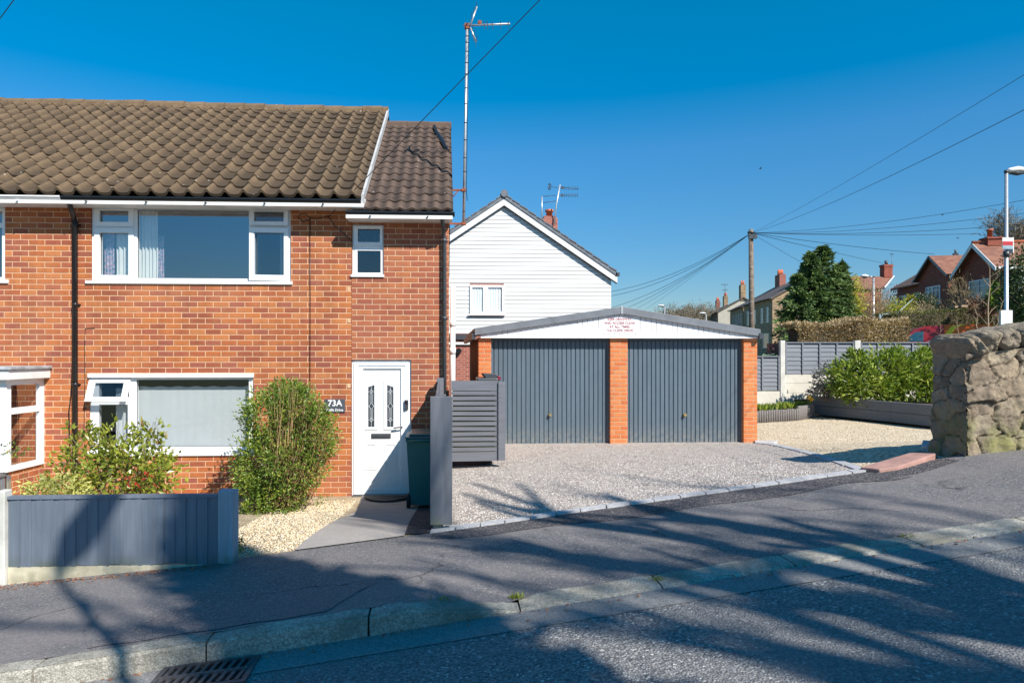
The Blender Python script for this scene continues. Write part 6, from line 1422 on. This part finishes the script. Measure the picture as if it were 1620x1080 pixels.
# ---------------------------------------------------------------- stone terrace down the street
def terrace(name, label, px0, px1, d0, d1, eave_py, zg, depth=8, rise=2.3, mat='stone_t', wins=(), chim=(), endmat=None, rmat='slate_d'):
    A = W(px1, 0, d0); B = W(px0, 0, d1); e1 = (B-A); e1.z = 0; Lt = e1.length; e1.normalize(); e2 = Vector((e1.y, -e1.x, 0))
    ze = WZ(px1, eave_py, d0); G_ = frame_of((A.x, A.y), e1, e2); t = thing(name, (A.x, A.y, zg), label, 'house')
    mb = MB(); tris(mb, [G_(Lt,0,zg),G_(0,0,zg),G_(0,0,ze),G_(Lt,0,ze)]); tris(mb, [G_(Lt,depth,zg),G_(Lt,0,zg),G_(Lt,0,ze),G_(Lt,depth/2,ze+rise),G_(Lt,depth,ze)]); mb.build('wall', MT[mat], t)
    mb = MB(); tris(mb, [G_(0,0,zg),G_(0,depth,zg),G_(0,depth,ze),G_(0,depth/2,ze+rise),G_(0,0,ze)]); mb.build('end_wall', MT[endmat or mat], t)
    mb = MB(); slab(mb, [G_(-.25,-.3,ze-.05),G_(-.25,depth/2,ze+rise+.1),G_(Lt+.1,depth/2,ze+rise+.1),G_(Lt+.1,-.3,ze-.05)], .15); slab(mb, [G_(-.25,depth/2,ze+rise+.1),G_(-.25,depth+.3,ze-.05),G_(Lt+.1,depth+.3,ze-.05),G_(Lt+.1,depth/2,ze+rise+.1)], .15); mb.build('roof', MT[rmat], t)
    mb = MB(); mb.tube([G_(-.2,-.36,ze-.1), G_(Lt,-.36,ze-.1)], .07, 6); mb.build('gutter', MT['dgrey'], t)
    for (u0, u1, a, b) in wins: win_on(t, G_, u0, u1, ze-b, ze-a, 0, 1, tr=.5)
    for (u, v, w, h, n, cm) in chim:
        zc = ze+rise*(1-abs(v-depth/2)/(depth/2)); mb = MB(); mb.prism([tuple(G_(u-w/2,v-.4,zc-.5)),tuple(G_(u+w/2,v-.4,zc-.5)),tuple(G_(u+w/2,v+.4,zc-.5)),tuple(G_(u-w/2,v+.4,zc-.5))], (0,0,h+.5)); c_ = mb.build('chimney', MT[cm], t)
        for k in range(n): mb = MB(); q = G_(u, v-.3+.6*(k+.5)/n, zc+h) if n > 1 else G_(u, v, zc+h); mb.tube([q, q+Vector((0,0,.7))], [.17,.13], 8); mb.build('chimney_pot', MT['terracotta'], c_)
    return t
terrace('terraced_house', 'nearest stone terraced house with a sunlit tan end wall beside the utility pole', 1177, 1222, 80, 92, 471, -1.2, wins=[(1.4,2.3,1.0,2.9),(3.6,4.5,1.0,2.9),(6.6,7.5,1.0,2.9),(9.6,10.6,1.0,2.9),(1.4,3.6,4.2,6.0),(6.6,8.4,4.2,6.0)], chim=[(.6,4,1.6,1.3,3,'brick_w'),(9.6,4,1.9,1.5,4,'brick_w')])
terrace('terraced_house', 'second stone terraced house with tall narrow windows left of the utility pole', 1155, 1176, 94, 104, 484, -1.5, wins=[(1.2,2.0,1.0,3.4),(3.0,3.8,1.0,3.4),(4.8,5.6,1.0,3.4),(6.8,7.6,1.0,3.4)], depth=9)
terrace('terraced_house', 'farthest terraced house, a low sliver at the left end of the row', 1098, 1118, 140, 165, 500, -3, wins=[(3,4,1,3),(10,11,1,3)], chim=[(2,4,2,2,2,'stone_t'),(14,4,2,2,2,'brick_w')])
terrace('terraced_house', 'third terraced house with a pale rendered end wall and a stone chimney', 1119, 1136, 112, 128, 493, -2, wins=[(2,3,1,3),(6,7,1,3),(10,11,1,3)], chim=[(1,4,2.2,2.2,2,'stone_t')], endmat='render', depth=8)
ae = thing('roof_aerial', (WX(1148,112), 112, 8), 'faint television aerial above the stone chimney of the third terraced house', 'television aerial'); mb = MB(); mb.tube([W(1147,472,112), W(1147,450,112)], .04, 4); mb.tube([W(1141,450,112), W(1152,450,112)], .04, 4); mb.tube([W(1143,459,112), W(1151,458,112)], .04, 4); mb.build('mast', MT['dgrey'], ae)

# ---------------------------------------------------------------- pole, wires, lamps, van
Yp = 35.0; pb = thing('utility_pole', (WX(1189,Yp), Yp, -1.6), 'weathered wooden utility pole carrying fanned out telephone wires', 'utility pole')
a, b = W(1190,600,Yp), W(1188,363,Yp); a.z = -1.9; mb = MB(); mb.tube([a, b], [.16,.115], 10); mb.build('pole', MT['wood_pole'], pb)
mb = MB(); c = W(1188.3,368,Yp); mb.tube([c+Vector((0,0,-.05)), c+Vector((0,0,.05))], .18, 10); mb.box(c.x-.22,c.x+.22,Yp-.22,Yp-.12,c.z-.35,c.z-.12); mb.build('terminal_box', MT['dgrey'], pb)
mb = MB()
for z in range(5): mb.tube([(b.x-.3,Yp,b.z-3-z*.6+(.3 if z%2 else 0)), (b.x+.3,Yp,b.z-3-z*.6+(.3 if z%2 else 0))] if False else [(b.x-.16,Yp-.05,b.z-2-z*.6), (b.x+.02,Yp-.15,b.z-2-z*.6)], .012, 4)
mb.build('steps', MT['metal'], pb)
def wire(name, A, B, sag, r, label, grp=None, n=16):
    mb = MB(); pts = []
    for k in range(n+1):
        t = k/n; p = A.lerp(B, t); p.z -= sag*4*t*(1-t); pts.append(p)
    mb.tube(pts, r, 4, cap=False); return solo(mb, name, MT['black'], label, 'cable', grp)
top = W(1188.5,368.5,Yp)
for j_, (px, py, Y_, sg_) in enumerate(((955,463,40,.5),(955,470,42,.55),(955,490,44,.5),(960,500,46,.4),(1000,492,60,.2),(1020,490,70,.1))):
    wire('telephone_wire', top, W(px, py, Y_), sg_, .011, ['uppermost','second','third','fourth','fifth','lowest'][j_] + ' of the six telephone wires running down to the left from the utility pole', 'wires left of the pole')
for j_, (px, py, Y_, sg_, r_) in enumerate(((1760,16,9,.15,.008),(1760,75,9,.25,.010),(1780,268,20,.35,.010),(1780,298,22,.35,.010),(1760,330,26,.3,.012),(1552,369.5,36.5,.1,.014),(1478,402,45.5,.1,.018),(1402,417,60,.05,.02),(1268,415,42,.02,.014))):
    wire('telephone_wire', top, (W(px, py, Y_) if Y_ > 30 else top.lerp(W(px, py, Y_), 1.25)), sg_*(1 if Y_ > 30 else 1.5), r_*.72, ['topmost','second','third','fourth','fifth','sixth','seventh','eighth','steepest and lowest'][j_] + ' of the nine telephone wires running right from the utility pole', 'wires right of the pole')
P0 = W(520,342,YF-.05); P1 = W(852,0,8.6); wire('telephone_wire', P0, P0+(P1-P0)*3.0, .02, .0065, 'single black wire rising from the house eaves up past the aerial mast')
p0 = W(-30,70,9.0); p1 = W(40,-24,8.5); wire('telephone_wire', p0-(p1-p0)*1.5, p1+(p1-p0)*4, 0, .006, 'short piece of wire crossing the top left corner of the sky')
def lamp(px, Yl, zb_, ztop, dirx, label, r=.07, white=True, arm=None, name='street_lamp', head=.75):
    x = WX(px, Yl); t = thing(name, (x, Yl, zb_), label, 'street lamp')
    mb = MB(); mb.tube([(x,Yl,zb_),(x,Yl,zb_+1.4),(x,Yl,zb_+1.45),(x,Yl,ztop)], [r*1.15,r*1.15,r*.9,r*.7], 12); mb.build('post', MT['metal'], t)
    hd = [(x+dirx*.02,Yl,ztop+.02),(x+dirx*.12,Yl,ztop+.05),(x+dirx*head*.5,Yl,ztop+.10),(x+dirx*head*.95,Yl,ztop+.07),(x+dirx*head,Yl,ztop+.05)]
    if arm: mb = MB(); mb.tube([(x,Yl,ztop),(x+dirx*arm,Yl,ztop+.02)], r*.6, 6); mb.build('arm', MT['metal'], t); hd = [(a+dirx*arm,b,c) for a, b, c in hd]
    mb = MB(); mb.tube(hd, [.05,.11,.14,.09,.03], 12); st=0
    for i in range(len(mb.v)): v = mb.v[i]; mb.v[i] = (v[0], v[1], ztop+.06+(v[2]-ztop-.06)*.75)
    mb.build('lamp_head', MT['upvc2'], t)
    mb = MB(); q = hd[2]; mb.tube([(hd[1][0],Yl,ztop-.02),(q[0],Yl,ztop-.035),(hd[3][0]-dirx*.08,Yl,ztop-.01)], [.06,.085,.05], 10); mb.build('lens', MT['dgrey'], t)
    mb = MB(); mb.tube([(x,Yl,ztop-.03),(x,Yl,ztop+.05)], r*.95, 10); mb.build('collar', MT['dgrey'], t); return t
Yl = 22.0; zt_l = WZ(1592,272,Yl); xl_ = WX(1592,Yl)
lamp(1592, Yl, zter(xl_,Yl)-.2, zt_l, 1, 'tall grey street lamp with a sale sign, standing behind the stone wall', .075, head=.78)
es = thing('estate_sign', (WX(1589,Yl), Yl-.1, WZ(1589,395,Yl)), 'small white and red board sign strapped to the tall street lamp', 'sign')
q = (WX(1581,Yl), WX(1597.5,Yl), WZ(1589,395,Yl), WZ(1589,377,Yl)); H_ = q[3]-q[2]
mb = MB(); mb.plate(q[0],q[1],q[2],q[3],Yl-.13,Yl-.115); mb.box(q[1]+.003,q[1]+.03,Yl-.13,Yl+.1,q[2]-.12,q[3]+.02); mb.build('board', MT['upvc2'], es)
mb = MB(); mb.plate(q[0]+.004,q[1]-.004,q[2]+H_*.33,q[2]+H_*.68,Yl-.134,Yl-.131); mb.build('red_band', m_plain('sign red', (.45,.02,.03), .5), es)
mb = MB(); mb.plate(q[0]+.004,q[1]-.004,q[2]+.005,q[2]+H_*.31,Yl-.134,Yl-.131); mb.build('grey_band', m_plain('sign blue grey', (.25,.35,.42), .5), es)
mb = MB(); mb.tube([(xl_,Yl,WZ(1592,404,Yl)-.05),(xl_,Yl,WZ(1592,404,Yl)+.14)], .095, 10); mb.box(xl_-.2,xl_+.2,Yl-.02,Yl+.02,WZ(1592,404,Yl)-.03,WZ(1592,404,Yl)); mb.build('clamp', MT['dgrey'], es)
mb = MB(); zz_ = WZ(1592,491,21.8); mb.box(WX(1580.5,21.8), WX(1599,21.8), 21.72, 21.8, zz_-.8, zz_); solo(mb, 'white_board', MT['upvc2'], 'plain white board at the foot of the tall street lamp', 'board', None, .01)
Y2 = 48.0; lamp(1382, Y2, zter(WX(1382,Y2),Y2)-.3, WZ(1382,438,Y2), -1, 'small street lamp with a white head on an arm beside the conifers', .09, arm=.35, head=.6)
Y3 = 95.; lamp(1051.5, Y3, -1.5, WZ(1050,484,Y3), -1, 'tiny distant street lamp rising above the garage roof', .12, head=1.0)
Y3 = 88.; lamp(1117, Y3, -1.5, WZ(1117,496,Y3), -1, 'distant street lamp in front of the terraced houses', .10, head=.9)
# saplings on the wall
def sapling(px, ptop, pbot, Y, label, seed, side=.3, r=.02, depth=2):
    rr = random.Random(seed); a, b = W(px, pbot, Y), W(px+side, ptop, Y); t = thing('bare_sapling', a, label, 'sapling'); sg = []; tp = []; H_ = (b-a).length; n = 8
    pts = [a.lerp(b, k/n)+Vector((rr.uniform(-.012,.012),0,0))*(1 if k else 0) for k in range(n+1)]; sg.append((pts, [r*(1-.7*k/n) for k in range(n+1)]))
    for k in range(2, n+1):
        for s in (-1, 1):
            if rr.random() < .62: branchy(pts[k], (s*rr.uniform(.4,1), rr.uniform(-.3,.3), rr.uniform(.5,1)), H_*.20*(1.1-k/n*.6), r*.32, depth-1, sg, tp, rr, .4, 0, (1,2), .6, .12)
    segmesh(sg, 'branches', MT['twig'], t)
sapling(1563, 424, 545, 7.75, 'tall thin bare sapling growing behind the stone wall coping', 4, 2, .015)
sapling(1547, 484, 545, 7.75, 'short forked bare sapling left of the tall one behind the stone wall', 9, -3, .011)
sapling(1521, 500, 545, 7.75, 'small bare twig leaning over the left end of the stone wall', 12, -9, .008)
sapling(1571, 478, 540, 7.8, 'slanting bare twig between the tall sapling and the street lamp', 15, 14, .009)
sapling(1488, 505, 555, 8.2, 'very thin bare twig in front of the red van', 21, -1, .005, 1)
# red van
def van():
    d = Vector((.9,-.43,0)).normalized(); s = Vector((d.y,-d.x,0)); A = W(1427,0,29.5)-s*1.8-d*.9; zt = WZ(1500,513.5,28.6); H = 1.85; z0 = zt-H
    t = thing('parked_van', tuple(A+d*2+Vector((0,0,z0))), 'dark red van with an orange and yellow tail parked behind the lap fence', 'van')
    fr = Matrix(((d.x,s.x,0,A.x),(d.y,s.y,0,A.y),(0,0,1,z0),(0,0,0,1)))
    prof = [(0,.35),(0,.75),(.12,.95),(.75,1.10),(1.35,1.62),(1.75,1.80),(2.6,1.85),(3.9,1.83),(4.2,1.72),(4.28,1.0),(4.28,.35)]
    def ext(pr, w0, w1, inset=0): 
        mb = MB(); n = len(pr); rows = []
        for w in (w0, w1): rows.append([fr @ Vector((x, w, z)) for x, z in pr])
        mb.face([tuple(p) for p in rows[0]]); mb.face([tuple(p) for p in rows[1]][::-1])
        for k in range(n): l = (k+1) % n; mb.face([tuple(rows[0][l]), tuple(rows[0][k]), tuple(rows[1][k]), tuple(rows[1][l])])
        return mb
    mred = m_plain('dark red van paint', (.30,.02,.035), .25, .1, 2, dirt=((.35,.2,.22), .3)); morg = m_plain('orange van tail', (.75,.13,.01), .3, .05, 2); myel = m_plain('yellow van stripe', (.85,.60,.02), .35, .05, 3)
    ext(prof, 0, 1.8).build('body', mred, t, .04)
    mb = ext([(.95,1.14),(1.42,1.55),(1.72,1.58),(1.72,1.14)], 1.802, 1.812); mb2 = ext([(.95,1.14),(1.42,1.55),(1.72,1.58),(1.72,1.14)], -.012, -.002); mb.v += mb2.v; mb.f += [[i+8 for i in f] for f in mb2.f]; mb.m += mb2.m; mb.sm += mb2.sm
    mgl = m_plain('van glass', (.02,.10,.16), .08, .1, 3); ext([(.95,1.14),(1.42,1.55),(1.72,1.58),(1.72,1.14)], 1.802, 1.812).build('side_window', mgl, t); ext([(.95,1.14),(1.42,1.55),(1.72,1.58),(1.72,1.14)], -.012, -.002).build('side_window', mgl, t)
    mb = MB(); mb.face([tuple(fr @ Vector(p)) for p in ((.80,.1,1.15),(1.33,.12,1.61),(1.33,1.68,1.61),(.80,1.7,1.15))]); mb.build('windscreen', mgl, t)
    ext([(2.5,1.0),(2.5,1.862),(4.24,1.845),(4.29,1.0)], .01, 1.815).build('tail', morg, t, .02)
    ext([(2.5,1.0),(2.55,1.5),(2.75,1.78),(3.1,1.865),(3.3,1.865),(2.95,1.74),(2.75,1.45),(2.7,1.0)], 1.817, 1.826).build('stripe', myel, t)
    mb = MB(); mb.face([tuple(fr @ Vector(p)) for p in ((2.6,1.2,1.87),(3.2,1.2,1.87),(4.1,1.75,1.86),(3.2,1.8,1.868),(2.6,1.8,1.868))]); mb.build('roof_stripe', myel, t)
    for x in (.85, 3.45):
        for w in (.0, 1.62): mb = MB(); mb.tube([fr @ Vector((x,w,.33)), fr @ Vector((x,w+.2,.33))], .33, 16); w_ = mb.build('wheel', MT['rubber'], t); mb = MB(); mb.tube([fr @ Vector((x,w-.01,.33)), fr @ Vector((x,w+.21,.33))], .19, 12); mb.build('hubcap', MT['metal'], w_)
van()
# birds
for (px, py, Y_, lb) in ((1203,267,60,'tiny dark bird high in the blue sky left of the tall street lamp'),(1491,340,70,'tiny dark bird flying above the bungalow roofs'),(1515,377,70,'tiny bird flying just above the dark bungalow roof')):
    c = W(px, py, Y_); t = thing('bird', c, lb, 'bird'); mb = MB(); s = .13
    mb.tube([c+Vector((-.14,0,-.01)), c+Vector((-.04,0,0)), c+Vector((.06,0,.01)), c+Vector((.13,0,.0))], [.01,.035,.035,.01], 6)
    for k in (-1, 1): mb.prism([tuple(c+Vector((-.05,0,0))), tuple(c+Vector((.05,0,0))), tuple(c+Vector((.02,k*.18,.10))), tuple(c+Vector((-.06,k*.2,.10)))], (0,0,.008))
    mb.build('body', MT['dgrey'], t)

# ---------------------------------------------------------------- across the road, behind the camera: what throws the shadows
def cypress(base, H, rr, n, label):
    t = thing('added_shade_cypress', base, label, 'tree', None); mb = MB(); mb.tube([base, (base[0],base[1],base[2]+H*.9)], [.14,.03], 6); mb.build('trunk', MT['bark'], t)
    f = rng.random(n); az = rng.uniform(0, 2*math.pi, n); env = rr*np.minimum(1, (1-f)*3.2)**.6*np.minimum(1,.5+f*4); rd = env*rng.uniform(.35,1.05,n)
    P = np.stack([base[0]+np.cos(az)*rd, base[1]+np.sin(az)*rd, base[2]+.3+f*(H-.3)], 1); D = np.stack([np.cos(az)*.5, np.sin(az)*.5, np.ones(n)], 1)+rng.normal(size=(n,3))*.3
    leafmesh('foliage', P, D, .34, .13, LM['dkgreen'], t)
cypress((4.75,-3.4,zroad(4.75)), 10.6, .60, 7000, 'slim dark cypress added out of view to shade the low fence')  # unseen tree added behind the camera to cast the shadow at the left
baretree('bare_tree', (8.9,-7.4,zroad(9)), 14.5, 'tall leafless tree across the road that throws branch shadows on the pavement', 3, .26, 11, spread=.62, kids=(1,2))
baretree('bare_tree', (5.3,-2.2,zroad(5)), 9.0, 'leafless leaning tree across the road that shades the middle of the road', 2, .27, 23, spread=.5, lean=(.22,.05,1), kids=(1,2))
baretree('bare_tree', (9.6,-5.2,zroad(10)), 15, 'leafless tree up the hill across the road that shades the driveway', 3, .20, 31, spread=.6, kids=(1,2))
x, y = 1.92, -1.32; t = thing('street_lamp', (x, y, zroad(x)), 'street lamp across the road whose shadow falls on the low fence', 'street lamp')
mb = MB(); mb.tube([(x,y,zroad(x)),(x,y,6.1)], [.06,.035], 10); mb.build('post', MT['metal'], t); mb = MB(); mb.tube([(x+.02,y-.05,6.14),(x+.04,y+.12,6.2),(x+.06,y+.4,6.2),(x+.08,y+.62,6.14)], [.06,.15,.14,.06], 10); mb.build('lamp_head', MT['upvc2'], t)
# loose pebbles where the garden gravel is nearest
def pebbles(name, n, xf, yf, zf, size, mat, label):
    oct_ = np.array([(1,0,0),(0,1,0),(-1,0,0),(0,-1,0),(0,0,.6),(0,0,-.6)]); ft = np.array([(0,1,4),(1,2,4),(2,3,4),(3,0,4),(1,0,5),(2,1,5),(3,2,5),(0,3,5)])
    V = np.empty((n,6,3)); tt = rng.random(n)
    for i in range(n):
        x, y = xf(), 0; y = yf(x); a = rng.uniform(0, 6.28); sc = size*rng.uniform(.6,1.3); c, q = math.cos(a), math.sin(a); o = oct_*sc*np.array([1, rng.uniform(.6,1), rng.uniform(.6,1)])
        V[i] = np.stack([o[:,0]*c-o[:,1]*q+x, o[:,0]*q+o[:,1]*c+y, o[:,2]+zf(x,y)+sc*.2], 1)
    Q = (np.arange(n)[:,None,None]*6+ft[None]).reshape(-1,3); ob = mesh_np(name, V.reshape(-1,3), Q, mat, None, True, np.repeat(tt,6)); return tag(ob, label, kind='stuff')
mpb_ = NT('pebble'); mpb_.setb(Base_Color=mpb_.ramp(mpb_.n('Attribute', {'attribute_name':'tint'}, out=2), [(0,(.38,.28,.17)),(.4,(.62,.49,.31)),(.8,(.78,.69,.52)),(1,(.42,.38,.34))]), Roughness=.9)
pebbles('garden_pebbles', 7500, lambda: rng.uniform(-2.3,-1.27), lambda x: rng.uniform(Yb(x)+.03, 9.9), zleft, .013, mpb_.mat, 'golden garden pebbles around the foot of the big bush') 
mpd_ = NT('chipping'); mpd_.setb(Base_Color=mpd_.ramp(mpd_.n('Attribute', {'attribute_name':'tint'}, out=2), [(0,(.20,.17,.16)),(.4,(.50,.45,.42)),(1,(.80,.75,.71))]), Roughness=.9)
pebbles('driveway_chippings', 9000, lambda: rng.uniform(.12,4.1), lambda x: Yb(x)+.12+abs(rng.normal())*1.6, zyard, .010, mpd_.mat, 'pale stone chippings lying loose on the driveway')

# ---------------------------------------------------------------- wear on the ground: patch, tufts in the kerb joints, litter by the fence
MT['pave_patch'] = m_granular('relaid pavement patch', [(.10,.085,.088),(.20,.175,.175),(.29,.26,.255)], .010, big=((.15,.14,.145), 1.4, .6), bstr=.6, bdist=.004, speck=((.45,.40,.36), .010, .97), dark=.35)
xa_, xb_ = -1.98, -.62
sheet('pavement_patch', MT['pave_patch'], lambda s_, t: (xa_ + (xb_-xa_)*s_ + .22*(t-.5) + .01*math.sin(t*17), KY(xa_+(xb_-xa_)*s_)+.17 + t*.62 + .012*math.sin(s_*21)), zpave, .004, 24, 8)
sheet('pavement_patch', MT['pave_new'], lambda s_, t: (3.1 + 1.5*s_, Yb(3.1+1.5*s_) - (.52 + .10*math.sin(s_*9)) + t*.2*math.sin(math.pi*s_)), zpave, .006, 20, 3)
def tuft(x, y, z, n, h, r_, label, mat='tuft', name='grass_tuft'):
    P = [(x+rng.normal()*r_, y+rng.normal()*r_*.5, z) for _ in range(n)]; D = [(rng.normal()*.5, rng.normal()*.5, 1) for _ in range(n)]
    o = leafmesh(name, np.array(P)-np.array([x,y,z]), D, h, h*.14, LM[mat]); o.location = (x, y, z); return tag(o, label, 'grass')
xt = XD1; tuft(xt, KY(xt)+.20, zpave(xt, KY(xt)+.3), 60, .05, .028, 'tuft of green grass in the joint at the low end of the tapering kerb stone')
xt = XD1-.45; tuft(xt, KY(xt)+.16, zpave(xt, KY(xt)+.2), 40, .035, .05, 'low patch of grass behind the middle of the tapering kerb stone')
xt = XD1+.912; tuft(xt, KY(xt)+.14, zroad(xt)+.01, 50, .03, .03, 'thin moss and grass in the joint right of the first dropped kerb stone')
xt = XD1+.912*3; tuft(xt, KY(xt)+.2, zroad(xt)+.012, 40, .03, .04, 'thin grass in the joint between the dropped kerb stones near the right edge')
P = []; D = []
for k in range(420):
    x = rng.uniform(-4.6,-1.9); y = 6.02-abs(rng.normal())*.07; P.append((x, y, zpave(x, min(y, Yb(x)))+.006)); D.append((rng.normal(), rng.normal(), .15))
for k in range(160):
    x = rng.uniform(-3.5, 4.5); y = KY(x)-abs(rng.normal())*.05; P.append((x, y, zroad(x)+.008)); D.append((rng.normal(), rng.normal(), .1))
tag(leafmesh('leaf_litter', P, D, .028, .014, LM['rust']), 'dead leaf litter gathered along the foot of the low fence and the kerb', kind='stuff')
